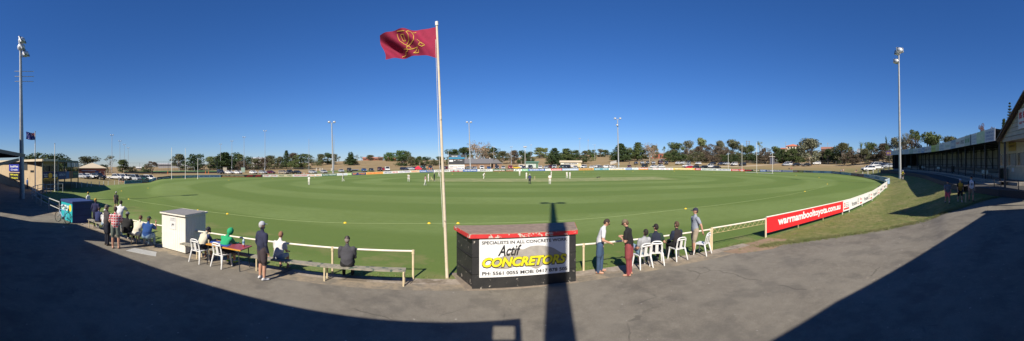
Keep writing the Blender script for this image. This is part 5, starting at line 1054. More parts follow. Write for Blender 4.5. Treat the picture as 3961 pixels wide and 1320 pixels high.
# ---------------------------------------------------------------- long grandstand on the right
LS = crom([(27.2,2.7),(28.8,3.55),(38,8.2),(52.7,15.6),(68,25.5),(83.3,39.1)], 6)[6:]
LSV = [Vector((p[0], p[1])) for p in LS]
acc = [0.0]
for a, b in zip(LSV[:-1], LSV[1:]): acc.append(acc[-1]+(b-a).length)
TOT = acc[-1]
def onl(s, o_=0.0):
    s = max(0, min(TOT-1e-4, s)); i = max(k for k in range(len(acc)-1) if acc[k] <= s); a, b = LSV[i], LSV[i+1]; d = (b-a).normalized()
    i0 = max(0, i-1); p = a+d*(s-acc[i]); n = Vector((d.y, -d.x)); return p+n*o_
zf = lambda s: 2.15+.75*s/TOT
zb_ = lambda s: 5.68+.95*s/TOT
ANG = lambda p: atan2(p.x, p.y)*F+CX
t = thing('grandstand', 'long low open-fronted grandstand with an advertising fascia along the right side', 'grandstand', (LSV[0].x, LSV[0].y, 0)); o2 = LSV[0]
def strip3(mb, o0, z0, o1, z1, s0=0, s1=None, step=2.5):   # a ribbon following the stand
    s1 = TOT if s1 is None else s1; n = max(1, int((s1-s0)/step)); vs = []
    for k in range(n+1):
        s = s0+(s1-s0)*k/n
        for o_, z in ((o0, z0), (o1, z1)):
            p = onl(s, o_)-o2; vs.append((p.x, p.y, z(s) if callable(z) else z))
    mb.add(vs, [(2*k, 2*k+1, 2*k+3, 2*k+2) for k in range(n)]); return mb
def bar3(mb, o0, o1, z0, z1, s0=0, s1=None, step=2.5):   # a beam of rectangular section following the stand
    for a in ((o0,z0,o1,z0),(o0,z1,o1,z1),(o0,z0,o0,z1),(o1,z0,o1,z1)): strip3(mb, *a, s0=s0, s1=s1, step=step)
    return mb
# floor, steps and path
m = MB(); bar3(m, .2, 7.6, lambda s: zf(s)-1.8, zf); m.build('floor_slab', CONC, t)
m = MB(); bar3(m, -.9, .2, lambda s: zf(s)-1.8, lambda s: zf(s)-.22); m.build('step', CONC, t)
m = MB(); bar3(m, -3.4, -.9, lambda s: zf(s)-1.8, lambda s: zf(s)-.34); m.build('step', mat('dark_asphalt', (.05,.048,.045), .95), t)
m = MB(); bar3(m, 3.2, 4.2, lambda s: zf(s)-.1, lambda s: zf(s)+.42); m.build('seating_tier', CONC, t)
m = MB(); bar3(m, 5.2, 6.2, lambda s: zf(s)-.1, lambda s: zf(s)+.8); m.build('seating_tier', WOODD, t)
# roof
m = MB(); strip3(m, -.3, lambda s: zb_(s)+1.05, 7.9, lambda s: zb_(s)+.35); strip3(m, -.3, lambda s: zb_(s)+.98, 7.9, lambda s: zb_(s)+.28); m.build('roof', mat('dull_iron_roof', (.10,.10,.10), .7), t)
# back wall with an opening near the building
wm_ = mat('pale_wall_sheet', (.30,.31,.31), .7, c2=(.25,.255,.25), scale=2)
m = MB(); bar3(m, 7.5, 7.58, zf, lambda s: zb_(s)+.35, s0=0, s1=5.2); m.build('back_wall', wm_, t)
m = MB(); bar3(m, 7.5, 7.58, zf, lambda s: zb_(s)+.35, s0=7.4); m.build('back_wall', wm_, t)
m = MB(); e0, e1 = onl(TOT, 0)-o2, onl(TOT, 7.5)-o2; m.add([(e0.x,e0.y,zf(TOT)),(e1.x,e1.y,zf(TOT)),(e1.x,e1.y,zb_(TOT)+.4),(e0.x,e0.y,zb_(TOT)+1.0)], [(0,1,2,3)]); m.build('end_wall', mat('dark_end_wall', (.03,.033,.036), .8), t)
# front posts, back posts with horizontal girts
ns = 15
for k in range(ns+1):
    s = 1.2+k*(TOT-1.6)/ns; p = onl(s, .5)-o2; MB().tube((p.x,p.y,zf(s)-.25),(p.x,p.y,zb_(s)+.9),.07,.07,8).build('front_post', DSTEEL, t)
    a, b = onl(s, .5)-o2, onl(s, 7.4)-o2; m = MB(); m.bar((a.x,a.y,zb_(s)+.75),(b.x,b.y,zb_(s)+.1),.06,.12); m.bar((a.x,a.y,zb_(s)+.25),(b.x,b.y,zb_(s)-.1),.05,.08)
    for q in range(5):
        f0, f1 = q/5, (q+1)/5; z0_ = lambda f: zb_(s)+.75-.65*f; z1__ = lambda f: zb_(s)+.25-.35*f; c0_ = a+(b-a)*f0; c1_ = a+(b-a)*f1; m.bar((c0_.x,c0_.y,z0_(f0)),(c1_.x,c1_.y,z1__(f1)),.04,.05)
    m.build('roof_truss', DSTEEL, t)
for k in range(26):
    s = .5+k*(TOT-1)/25
    if 5.2 < s < 7.4: continue
    p = onl(s, 7.35)-o2; MB().box(p.x-.07,p.y-.07,zf(s),p.x+.07,p.y+.07,zb_(s)+.3).build('wall_post', DSTEEL, t)
for f in (.33,.66):
    m = MB(); bar3(m, 7.38, 7.48, lambda s: zf(s)+(zb_(s)-zf(s))*f-.05, lambda s: zf(s)+(zb_(s)-zf(s))*f+.05, s0=7.4); m.build('wall_girt', DSTEEL, t)
for s in (10,22,37,55,72):
    a, b = onl(s,7.2)-o2, onl(s+4,7.2)-o2; MB().bar((a.x,a.y,zf(s)),(b.x,b.y,zb_(s)),.05,.07).build('brace', DSTEEL, t)
# fascia signs
FPX = [(3863,3822,(.50,.53,.62),'THOMPSON REMOVALS STORAGE',(.14,.2,.42),'pale sign with blue removals lettering, nearest the gabled building'),(3822,3790,(.42,.55,.38),'HEALTH',(.6,.65,.5),'pale green fascia sign, second from the gabled building'),(3790,3769,(.52,.55,.6),'OFF THE WALL',(.25,.35,.5),'white sign with blue script, third from the gabled building'),(3769,3764,(.06,.08,.12),'',WHT,'narrow dark fascia strip, fourth from the gabled building'),
 (3764,3742,(.35,.42,.4),'lll lII',(.08,.25,.08),'sign with green bottle shapes, fifth from the gabled building'),(3742,3724,(.52,.54,.55),'GYPROCK',(.02,.02,.02),'white sign with bold black lettering'),(3724,3706,(.55,.54,.52),'vineyard',(.45,.2,.18),'white sign with small red lettering'),(3706,3687,(.22,.30,.42),'BAR',(.5,.55,.6),'slate blue fascia sign right of the long white ones'),(3687,3662,(.52,.55,.56),'Parkers',(.3,.42,.4),'white fascia sign with faint green lettering'),(3662,3640,(.5,.54,.58),'LMR builders',(.3,.38,.5),'white fascia sign with faint blue lettering'),
 (3640,3626,(.42,.45,.22),'vine',(.5,.5,.3),'olive end of the yellow-green fascia pair'),(3626,3609,(.40,.45,.08),'lease',(.25,.3,.04),'bright yellow-green fascia sign in the middle'),(3609,3596,(.45,.48,.52),'Mr Tip',(.2,.3,.4),'pale fascia sign left of the yellow-green one'),(3596,3583,(.52,.53,.55),'stockists',(.25,.25,.3),'white fascia sign with small grey lettering'),(3583,3570,(.2,.3,.5),'Sea',(.5,.55,.6),'blue fascia sign in the middle of the stand'),(3570,3555,(.5,.52,.56),'SOUTH WEST',(.15,.2,.35),'white fascia sign left of the blue one'),
 (3555,3538,(.48,.52,.54),'north',(.35,.4,.45),'faded white fascia sign past the middle'),(3538,3521,(.30,.38,.38),'grove',(.4,.5,.45),'dull green-grey fascia sign'),(3521,3502,(.44,.5,.58),'PREMIER TRAVEL',(.3,.38,.5),'pale blue fascia sign near the floodlight pole'),(3502,3476,(.46,.5,.54),'Bi-Lo Foods',(.32,.38,.48),'pale fascia sign just right of the floodlight pole'),(3476,3452,(.5,.55,.62),'Lady Bay Resort',(.3,.38,.5),'last pale blue fascia sign at the far end')]
def s_at(px):
    lo, hi = 0.0, TOT
    for _ in range(40):
        mid = (lo+hi)/2
        if ANG(onl(mid)) > px: lo = mid
        else: hi = mid
    return lo
for (x0, x1, bg, s, tc, lb) in FPX:
    s0, s1 = s_at(x0), s_at(x1)
    a, b = onl(s1-.02, -.35), onl(s0+.02, -.35)    # left end as read from the field
    L = (b-a).length; z0, z1 = zb_(s1), zb_(s0)
    q = thing('fascia_sign', lb, 'sign', (a.x, a.y, z0), atan2(b.y-a.y, b.x-a.x), 'signs along the grandstand fascia'); q.rotation_euler = (0, -atan2(z1-z0, L), atan2(b.y-a.y, b.x-a.x))
    MB().box(0,0,0,L,.04,1.15).build('panel', cm(bg,.6,wear=tuple(v*.85 for v in bg),wscale=1.2,wamt=.55), q)
    if s:
        k = MB(); w_ = s.split(' ')
        if len(w_) > 1 and len(s) > 9:
            for i, ww in enumerate(w_): text_mb(k, ww, L*.12, L*.88, 1.0-(i+1)*.9/len(w_)+.04, 1.0-i*.9/len(w_)-.06, -.008, .03)
        else: text_mb(k, s, L*.12, L*.88, .35, .8, -.008, .03)
        k.build('lettering', cm(tc,.6), q)
# purple scoreboard sign beyond the stand
a = P(3428, 95, ZP(601, 95)); q = thing('purple_sign', 'small purple sign with gold marks beyond the far end of the grandstand', 'sign', a, -PH(3440)); MB().box(0,0,0,1.9,.1,1.2).build('panel', cm((.10,.05,.18),.6), q)
for k in range(4): MB().box(.2+k*.42,-.02,.3,.42+k*.42,0,.9).build('gold_mark', cm((.5,.35,.05),.6), q)
MB().tube((.95,.05,-4),(.95,.05,0),.06).build('post', DSTEEL, q)
# bins and benches in the stand
for x, s_, lb in ((3526,s_at(3526),'dark wheelie bin in the far part of the grandstand'),(3637,s_at(3637),'dark wheelie bin in the middle of the grandstand'),(3796,s_at(3796),'dark wheelie bin in the grandstand near the wall opening')):
    p = onl(s_, 2.2); q = thing('wheelie_bin', lb, 'bin', (p.x,p.y,zf(s_)), -PH(x), 'wheelie bins in the grandstand')
    k = MB(); k.add([(-.24,-.26,.06),(.24,-.26,.06),(.24,.26,.06),(-.24,.26,.06),(-.3,-.36,1.0),(.3,-.36,1.0),(.3,.36,1.0),(-.3,.36,1.0)], [(0,3,2,1),(4,5,6,7),(0,1,5,4),(1,2,6,5),(2,3,7,6),(3,0,4,7)]); k.build('body', mat('bin_plastic',(.018,.03,.022),.5), q)
    MB().box(-.32,-.4,1.0,.32,.38,1.07).build('lid', mat('bin_lid',(.02,.02,.022),.5), q)
    for i in (-1,1): MB().tube((i*.27,.26,.1),(i*.33,.26,.1),.1,.1,12).build('wheel', RUB, q)
for x, lb in ((3507,'bench with pale back at the far end of the grandstand'),(3559,'second pale-backed bench from the floodlight pole'),(3616,'pale-backed bench left of the middle bin'),(3786,'pale-backed bench in the grandstand near the wall opening')):
    s_ = s_at(x); p = onl(s_, .9); p2 = onl(s_+1, .9); q = thing('backed_bench', lb, 'bench', (p.x,p.y,zf(s_)), atan2((p-p2).y,(p-p2).x), 'benches in the grandstand')
    BM = mat('aged_pale_green_paint', (.28,.36,.34), .7, c2=(.22,.28,.27), scale=4)
    MB().box(-1.1,-.2,.42,1.1,.2,.46).build('seat', BM, q); MB().box(-1.1,-.26,.5,1.1,-.22,.88).build('backrest', BM, q)
    for i in (-.9,.9): MB().box(i-.03,-.24,0,i+.03,-.2,.86).box(i-.03,-.2,.36,i+.03,.2,.42).box(i-.03,.16,0,i+.03,.2,.36).build('leg', DSTEEL, q)
# --- gabled building at the right edge
U = Vector((.894,.447)); N2 = Vector((.447,-.894)); G0 = P(3878, 25.0).to_2d()
t = thing('gabled_building', 'cream building with gable porch and shuttered windows at the right edge', 'building', (G0.x, G0.y, 0))
def lp(s, n): q = -U*s+N2*n; return (q.x, q.y)     # s along the gable towards the camera side, n into the building
HG = 5.55; W2 = 4.8; RZ = HG+W2*.50; WE = 6.5
def quad3(mb, pts): mb.add(pts, [tuple(range(len(pts)))]); return mb
sd = MB(); pts = [lp(0,0)+(HG,), lp(WE,0)+(HG,), lp(W2,0)+(RZ,)]; pts2 = [lp(0,.12)+(HG,), lp(WE,.12)+(HG,), lp(W2,.12)+(RZ,)]; sd.add(pts+pts2, [(0,1,2),(5,4,3),(0,3,4,1),(1,4,5,2),(2,5,3,0)]); sd.build('gable', mat('gable_weatherboard', (.36,.36,.33), .8, c2=(.3,.3,.28), scale=1.5), t)
for k in range(9):
    z = HG+.28*k+.02; hw = (RZ-z)/.50; MB().bar(lp(W2-hw,-.012)+(z,), lp(W2+hw*(WE-W2)/W2,-.012)+(z,), .02, .022).build('board_line', mat('shadow_gap', (.2,.2,.19), .8), t)
BRN = mat('brown_barge_board', (.09,.06,.05), .7)
MB().bar(lp(-.35,-.25)+(HG-.18,), lp(W2,-.25)+(RZ+.16,), .06, .22).build('barge_board', BRN, t); MB().bar(lp(WE+.2,-.25)+(HG-.18,), lp(W2,-.25)+(RZ+.16,), .06, .22).build('barge_board', BRN, t)
rf = MB(); D2 = 4.2
for s0, s1 in ((-.4, W2), (WE+.2, W2)):
    rf.add([lp(s0,-.4)+(HG-.1,), lp(s1,-.4)+(RZ+.18,), lp(s1,D2)+(RZ+.18,), lp(s0,D2)+(HG-.1,), lp(s0,-.4)+(HG-.2,), lp(s1,-.4)+(RZ+.08,), lp(s1,D2)+(RZ+.08,), lp(s0,D2)+(HG-.2,)], [(0,1,2,3),(7,6,5,4),(0,4,5,1),(1,5,6,2),(2,6,7,3),(3,7,4,0)])
rf.build('roof', mat('brown_metal_roof', (.12,.09,.08), .6), t)
MB().slab([lp(-.1,.0), lp(WE,.0), lp(WE,D2), lp(-.1,D2)], HG-.14, HG-.04).build('soffit', cm((.2,.19,.17),.8), t)
bm_ = MB().bar(lp(0,.06)+(HG-.15,), lp(WE,.06)+(HG-.15,), .14, .26).build('beam', cm((.34,.33,.3),.8), t)
pz = gz(G0.x, G0.y)
MB().tube(lp(.25,.1)+(pz-.3,), lp(.25,.1)+(HG-.2,), .085, .085, 12).build('post', DSTEEL, t); MB().tube(lp(5.3,.1)+(pz-.5,), lp(5.3,.1)+(HG-.2,), .085, .085, 12).build('post', DSTEEL, t)
MB().slab([lp(-5,-1.9), lp(1.3,-.75), lp(3.4,.25), lp(8,2.8), lp(8,6), lp(-5,4)], .6, 1.84).build('path', mat('dark_asphalt', (.05,.048,.045), .95), t)
# main block behind the porch
WA = (G0+U*11.5+N2*3.85); fw_ = lambda s, n=0: tuple((WA-G0)-U*s+N2*n)
MB().slab([fw_(0), fw_(8.6), fw_(8.6,9), fw_(0,9)], 1.0, 6.3).build('wall', BLOCKW, t)
MB().slab([fw_(-.5,-.9), fw_(9,-.9), fw_(9,9.5), fw_(-.5,9.5)], 6.32, 6.62).build('side_roof', BRN, t)
MB().slab([fw_(-.3,-3.4), fw_(9,-1.6), fw_(9,0), fw_(-.3,0)], 1.0, 2.12).build('terrace', CONC, t)
MB().slab([fw_(-.3,-4.4), fw_(7,-3.4), fw_(7,-2.4), fw_(-.3,-3.4)], 1.0, 1.95).build('step', CONC, t)
def wx(px):   # along-wall distance from WA for a pixel column
    a = PH(px); dx, dy = sin(a), cos(a); A_ = WA; den = (-U.x)*dy-(-U.y)*dx; return (A_.y*dx-A_.x*dy)/den
SHM = mat('roller_shutter', (.30,.29,.26), .6); 
for x0, x1 in ((3871,3896),(3901,3931),(3937,3974)):
    s0, s1 = wx(x0), wx(x1); k = MB().slab([fw_(s0,-.03), fw_(s1,-.03), fw_(s1,.05), fw_(s0,.05)], 3.55, 4.75).build('servery_window', DARKW, t)
    k2 = MB()
    for j in range(10): k2.slab([fw_(s0+(s1-s0)*.32,-.05), fw_(s1-.05,-.05), fw_(s1-.05,-.032), fw_(s0+(s1-s0)*.32,-.032)], 3.6+j*.112, 3.6+j*.112+.10)
    k2.build('shutter', SHM, k); MB().slab([fw_(s0-.06,-.16), fw_(s1+.06,-.16), fw_(s1+.06,-.03), fw_(s0-.06,-.03)], 3.46, 3.55).build('sill', cm((.6,.58,.52),.6), k)
s0, s1 = wx(3903), wx(3931); sg = MB().slab([fw_(s0,-.05), fw_(s1,-.05), fw_(s1,-.01), fw_(s0,-.01)], 5.0, 6.1).build('yellow_sign', cm((.42,.28,.06),.6), t)
A1 = WA-U*s0; B1_ = WA-U*s1; Mx, LL = wframe(tuple(A1), tuple(B1_)); q = MB(); text_mb(q, 'RESTART', .1, LL-.1, 5.75, 5.95, -.07, .03, M=Mx); text_mb(q, 'CARPET', .1, LL-.1, 5.4, 5.6, -.07, .03, M=Mx); q.v = [(x-G0.x, y-G0.y, z) for x, y, z in q.v]; q.build('lettering', cm((.1,.07,.05)), sg)
s0, s1 = wx(3914), wx(3924); MB().slab([fw_(s0,-.03), fw_(s1,-.03), fw_(s1,-.01), fw_(s0,-.01)], 2.95, 3.35).build('notice', cm((.6,.6,.58),.6), t)
# white sign on the gable
A1 = G0-U*3.15-N2*.05; Mx, LL = wframe(tuple(A1), tuple(A1-U*3)); sg = MB().slab([lp(3.15,-.06), lp(6.2,-.06), lp(6.2,-.01), lp(3.15,-.01)], 5.9, 7.15).build('gable_sign', cm((.6,.6,.6),.5), t); sg['label'] = 'white gable sign with red lettering'
q = MB(); text_mb(q, 'IS EVENTS', .2, 2.9, 6.55, 6.95, -.03, .04, M=Mx); text_mb(q, 'EAST WARRNAMBOOL', .2, 2.6, 6.2, 6.35, -.03, .02, M=Mx); q.v = [(x-G0.x, y-G0.y, z) for x, y, z in q.v]; q.build('lettering', cm((.55,.04,.05)), sg)
# handrails
for i, (x0, x1, d0, yb, lb) in enumerate(((3846,3872,27.5,706,'bent dark handrail left of the porch post'),(3888,3940,25.0,712,'bent dark handrail right of the porch post'))):
    a = GP(x0, d0); b = GP(x1, d0-.5-i); a.z = max(a.z, 1.5); b.z = max(b.z, 1.5); o_ = a.copy(); q = thing('handrail', lb, 'handrail', o_); D_ = b-a; up = Vector((0,0,1.0))
    MB().path([Vector((0,0,-.3)), up*.9, up+D_*.08, D_*.94+up*.95, D_+up*.8, D_+Vector((0,0,-.3))], .035, 8).build('rail', DSTEEL, q, True)

# ---------------------------------------------------------------- near structures
BBLOCK = mat('peeling_black_paint', (.016,.016,.017), .55, c2=(.028,.027,.026), scale=2, bump=.3, bscale=20, wear=(.42,.38,.32), wscale=6.5, wamt=.625)
REDP = mat('peeling_red_paint', (.60,.035,.035), .6, c2=(.5,.03,.03), scale=3, wear=(.55,.5,.42), wscale=5.0, wamt=.545)
SLABC = mat('weathered_slab', (.27,.20,.15), .9, c2=(.19,.14,.105), scale=5, bump=.4, wear=(.4,.36,.3), wscale=6, wamt=.66)
FLp = Vector((-1.114,9.334,0)); FRp = Vector((1.898,9.85,0)); hrz = atan2(FRp.y-FLp.y, FRp.x-FLp.x); HL = (FRp-FLp).length
t = thing('dugout', 'black painted block shelter with red-edged slab roof and concreting sign', 'shelter', FLp, hrz)
DP = 1.26; SL_, SR_ = -.43, .40
wl = MB(); wl.box(0,0,-.1,HL,.14,1.42); wl.slab([(0,.14),(.14,.14),(SL_+.14,DP),(SL_,DP)], -.1, 1.42); wl.slab([(HL-.14,.14),(HL,.14),(HL+SR_,DP),(HL+SR_-.14,DP)], -.1, 1.42); wl.build('wall', BBLOCK, t, bevel=.012)
for z in (.42,.9): MB().slab([(-.004,-.004),(HL+.004,-.004),(HL+SR_+.004,DP),(HL+SR_-.05,DP),(HL-.05,.05),(.05,.05),(SL_+.05,DP),(SL_-.004,DP)], z, z+.014).build('mortar_joint', mat('mortar_dark', (.006,.006,.006), .9), t)
ro = [(-.07,-.03),(HL+.03,-.03),(HL+SR_+.04,DP+.06),(SL_-.07,DP+.06)]
MB().slab(ro, 1.43, 1.58).build('roof_slab', SLABC, t, bevel=.015)
MB().slab([(-.08,-.045),(HL+.042,-.045),(HL+SR_+.052,DP+.06),(HL+SR_+.042,DP+.06),(HL+.03,-.032),(-.07,-.032),(SL_-.072,DP+.06),(SL_-.085,DP+.06)], 1.445, 1.555).build('red_edge', REDP, t)
MB().slab([(-.14,-.07),(HL+.04,-.05),(HL+SR_+.06,DP+.2),(SL_-.2,DP+.2)], -.05, .03).build('plinth', mat('plinth_concrete', (.24,.19,.14), .95, c2=(.16,.13,.10), scale=4, bump=.4), t, bevel=.02)
MB().box(.3,DP-.5,.38,HL-.3,DP-.1,.44).build('inner_seat', WOODD, t)
sg = MB().box(.20,-.028,.345,2.83,-.0,1.405).build('sign_panel', cm((.76,.76,.75),.45,c2=(.72,.72,.70)), t)
q = MB()   # grey cloud-shaped backing blob
blob = [(.62,.60),(.95,.56),(1.25,.62),(1.6,.60),(1.85,.52),(2.05,.62),(2.35,.66),(2.7,.66),(2.76,.85),(2.55,.95),(2.35,1.08),(2.05,1.17),(1.7,1.18),(1.45,1.10),(1.3,1.12),(1.05,1.02),(.85,.92),(.6,.85),(.5,.7)]
bl = crom(blob, 5, True); q.add([(x,-.031,z) for x, z in bl], [tuple(range(len(bl)))]); q.build('grey_shape', cm((.38,.35,.31),.6), sg)
q = MB(); text_mb(q, 'SPECIALISTS IN ALL CONCRETE WORK', .27, 2.77, 1.27, 1.36, -.033, .022); q.build('lettering', cm((.02,.02,.02),.6), sg)
q = MB(); text_mb(q, 'Actif', .72, 1.40, .93, 1.24, -.034, .022, .35); q.build('lettering', cm((.02,.02,.02),.6), sg)
q = MB(); text_mb(q, 'CONCRETORS', .27, 2.755, .60, .905, -.034, .085, .25); q.build('lettering_shadow', cm((.02,.02,.02),.6), sg)
q = MB(); text_mb(q, 'CONCRETORS', .285, 2.735, .63, .90, -.038, .045, .25); q.build('lettering', cm((.85,.72,.02),.6), sg)
q = MB(); text_mb(q, 'PH: 5561 0055 MOB: 0417 878 505', .28, 2.77, .405, .505, -.033, .025); q.build('lettering', cm((.02,.02,.02),.6), sg)
# white steel shelter
a = Vector((-12.38,7.24,0)); b = Vector((-10.96,7.48,0)); t = thing('white_shelter', 'white ribbed-steel shelter with a paper notice near the left bench', 'shelter', a, atan2(b.y-a.y, b.x-a.x)); L = (b-a).length
WS = mat('white_steel_sheet', (.76,.74,.67), .5, c2=(.72,.69,.60), scale=2, wear=(.45,.33,.2), wscale=3, wamt=.72)
w_ = MB().box(0,0,.03,L,.03,1.47).box(0,1.15,.03,L,1.18,1.47).box(0,.03,.03,.03,1.15,1.47).box(L-.03,.03,.03,L,1.15,1.47)
for k in range(12): w_.box(L,.05+k*.095,.03,L+.014,.09+k*.095,1.45)
for k in range(11): w_.box(.05+k*.13,-.006,.03,.07+k*.13,0,1.45)
w_.build('wall', WS, t)
rp_ = MB(); rp_.add([(-.05,-.08,1.47),(L+.07,-.08,1.47),(L+.07,1.24,1.50),(-.05,1.24,1.50),(-.05,-.08,1.53),(L+.07,-.08,1.53),(L+.07,1.24,1.57),(-.05,1.24,1.57)], [(0,3,2,1),(0,1,5,4),(1,2,6,5),(2,3,7,6),(3,0,4,7)]); rp_.build('roof_edge', WPAINT, t)
MB().add([(0,-.04,1.535),(L+.02,-.04,1.535),(L+.02,1.2,1.572),(0,1.2,1.572)], [(0,1,2,3)]).build('roof', cm((.24,.23,.22),.7), t)
nb_ = MB().box(.50,-.016,.88,.90,-.007,1.38).build('paper_notice', cm((.70,.70,.68),.7), t); q = MB()
for k in range(3): text_mb(q, ['WARRNAMBOOL','& DISTRICT','NOTICE'][k], .55, .85, 1.31-k*.05, 1.335-k*.05, -.018, .01)
q.add([(x,-.018,z) for x, z in ((.64,1.0),(.66,1.10),(.69,1.12),(.71,1.10),(.75,1.10),(.77,1.12),(.79,1.10),(.77,1.08),(.77,1.0),(.75,1.06),(.69,1.06),(.66,1.0))], [tuple(range(12))]); q.build('notice_print', cm((.05,.05,.06)), nb_)
# small drain plate left
pl = G(567, 979); ob = structure(MB().box(-.85,-.28,0,.85,.28,.012).build('drain_plate', mat('pale_steel_plate', (.42,.42,.40), .5))); ob.location = pl; ob.rotation_euler = (0,0,.45)
# blue shelter with turquoise end
a = Vector((-20.25,4.55,0)); oc0 = G(283, 862); oc1 = G(358, 866); a = Vector((-21.83,5.13,0)); rz = .14; L = 1.9
t = thing('blue_shelter', 'dark blue block shelter with turquoise advertising end wall', 'shelter', a, rz)
NB = mat('navy_block_paint', (.022,.045,.16), .6, c2=(.018,.036,.13), scale=2, bump=.3)
MB().box(0,0,-.1,L,.14,1.15).box(0,.14,-.1,.14,1.3,1.15).box(L-.14,.14,-.1,L,1.3,1.15).build('wall', NB, t); MB().box(-.05,-.06,1.15,L+.05,1.4,1.30).build('roof_slab', mat('navy_slab', (.03,.055,.17), .6), t, bevel=.015)
for z in (.4,.8): MB().box(L-.01,-.004,z,L+.004,1.3,z+.012).build('mortar_joint', mat('mortar_dark', (.008,.008,.008), .9), t)
sp = MB().box(.02,-.03,.0,L-.03,-.0,1.14).build('end_panel', cm((.02,.40,.45),.5), t)
q = MB(); text_mb(q, 'OPTUS', .10, 1.30, .62, .98, -.034, .05); q.build('lettering', cm((.75,.78,.76),.5), sp)
q = MB(); q.add([(1.55+.2*cos(2*pi*k/20),-.034,.85+.22*sin(2*pi*k/20)) for k in range(20)], [tuple(range(20))]); q.build('yellow_disc', cm((.8,.62,.03),.5), sp)
# pipe fences
def pipe_fence(name, lbl, pts, h, r=.032, lattice=False, n_post=None, posts=True, zoff=0.0):
    o_ = Vector((pts[0][0], pts[0][1], gz(*pts[0][:2]))); t = thing(name, lbl, 'fence', o_, 0); V = [Vector((p[0], p[1], gz(p[0], p[1])))-o_ for p in pts]
    if posts:
        for v in V: MB().tube(v+Vector((0,0,-.2)), v+Vector((0,0,h-.04)), r*1.15, r*1.15, 10).tube(v+Vector((0,0,h-.09)), v+Vector((0,0,h+.035)), r*1.5, r*1.5, 10).build('post', FPM, t, True)
    m = MB().path([v+Vector((0,0,h)) for v in V], r, 10); m.build('rail', FRM, t, True)
    if lattice:
        m = MB(); 
        for a, b in zip(V[:-1], V[1:]):
            n = int((b-a).length/.3); lo = Vector((0,0,h-.22)); hi = Vector((0,0,h-.03))
            m.tube(a+lo, b+lo, .008, .008, 5)
            for k in range(n): p0 = a+(b-a)*k/n; p1 = a+(b-a)*(k+.5)/n; p2 = a+(b-a)*(k+1)/n; m.tube(p0+lo, p1+hi, .008, .008, 4).tube(p1+hi, p2+lo, .008, .008, 4)
        m.build('lattice_wire', cm((.55,.42,.22),.7), t)
    return t
FPM = mat('cream_post_paint', (.64,.54,.36), .6, c2=(.58,.47,.29), scale=6, wear=(.22,.12,.07), wscale=10, wamt=.68)
FRM = mat('white_rail_paint', (.72,.68,.58), .5, c2=(.66,.6,.48), scale=4, wear=(.28,.2,.14), wscale=8, wamt=.70)
pipe_fence('pipe_fence', 'long white pipe fence in front of the spectators left of the flagpole', [(-18.6,6.5),(-16.2,6.85),(-13.6,7.35),(-10.4,8.22),(-5.5,9.3),(-3.0,9.9)], .84)
pipe_fence('pipe_fence', 'short white pipe fence between the black shelter and the three standing men', [(1.95,10.80),(2.35,10.87),(7.66,11.43)], .86)
pipe_fence('pipe_fence', 'fence with wire lattice between the corner post and the long red board', [(7.74,11.44),(11.12,11.84)], .90, lattice=True)
# curved terrace rail on the left
tr = [p for p in crom(NEAR, 2) if -46 < p[0] < -21.5][::-1]; tr = off(tr[::-1], .9)[::-1]
def terr(name, lbl, pts, h, mt):
    o_ = Vector((pts[0][0], pts[0][1], gz(*pts[0]))); t = thing(name, lbl, 'handrail', o_)
    V = [Vector((p[0], p[1], gz(p[0], p[1])))-o_ for p in pts]
    for v in V: MB().tube(v+Vector((0,0,-.2)), v+Vector((0,0,h)), .04, .04, 8).build('post', mt, t)
    MB().path([v+Vector((0,0,h)) for v in V], .04, 8).path([v+Vector((0,0,h*.52)) for v in V], .032, 8).build('rail', mt, t, True)
terr('terrace_rail', 'curved double pipe handrail along the left terrace', tr, 1.0, mat('grey_pipe', (.42,.43,.42), .5))
pp_ = [tuple(P(x, d)[:2]) for x, d in ((168,44),(180,43),(196,43.5),(222,44.5),(243,45.5))]
terr('terrace_rail', 'pale pipe handrail in front of the clubhouse balcony', pp_, 1.15, mat('grey_pipe', (.42,.43,.42), .5))
o_ = Vector((tr[2][0], tr[2][1], 0)); m = MB()
for a, b in zip(tr[:-1], tr[1:]):
    ax = off([a, b], .7); m.bar(Vector(ax[0]+(.42,))-o_, Vector(ax[1]+(.42,))-o_, .3, .05)
    m.bar(Vector(ax[0]+(.2,))-o_, Vector(ax[0]+(.42,))-o_, .06, .06); m.bar(Vector((ax[0][0],ax[0][1],-.05))-o_, Vector(ax[0]+(.22,))-o_, .06, .06)
tag(m.build('curved_bench', WOODD), 'long curved plank bench along the left terrace rail', 'bench').location = o_
# slatted benches
BP = mat('flaking_green_planks', (.30,.27,.21), .9, c2=(.20,.19,.15), scale=7, bump=.4, wear=(.05,.09,.07), wscale=5, wamt=.56)
def bench(lbl, pts, legs, z=.43, w2=.105, group='slatted benches along the fence'):
    o_ = Vector((pts[0][0], pts[0][1], 0)); t = thing('slatted_bench', lbl, 'bench', o_, 0, group)
    L1 = off(pts, -w2); L2 = off(pts, w2)
    for ln in (L1, pts, L2):
        m = MB()
        for a, b in zip(ln[:-1], ln[1:]): m.bar(Vector((a[0],a[1],z))-o_, Vector((b[0],b[1],z))-o_, w2*.86, .045)
        m.build('plank', BP, t)
    for (x, y, ux_, uy_) in legs:
        nx, ny = -uy_, ux_; m = MB()
        A = Vector((x+nx*.14,y+ny*.14,0))-o_; B_ = Vector((x-nx*.14,y-ny*.14,0))-o_; up = Vector((0,0,z-.03))
        m.tube(A-Vector((0,0,.05)), A+up, .028, .028, 8); m.tube(B_-Vector((0,0,.05)), B_+up, .028, .028, 8); m.tube(A+up, B_+up, .022, .022, 8)
        m.build('leg', FPM, t, True)
b1 = [(-11.0,7.35),(-9.2,7.85),(-7.2,8.3),(-5.3,8.75),(-3.05,9.33)]
bench('long peeling green slatted bench from the white shelter to the corner post', b1, [(-3.1,9.3,.97,.24),(-5.4,8.73,.97,.24),(-7.7,8.2,.97,.22),(-10.2,7.6,.97,.25)])
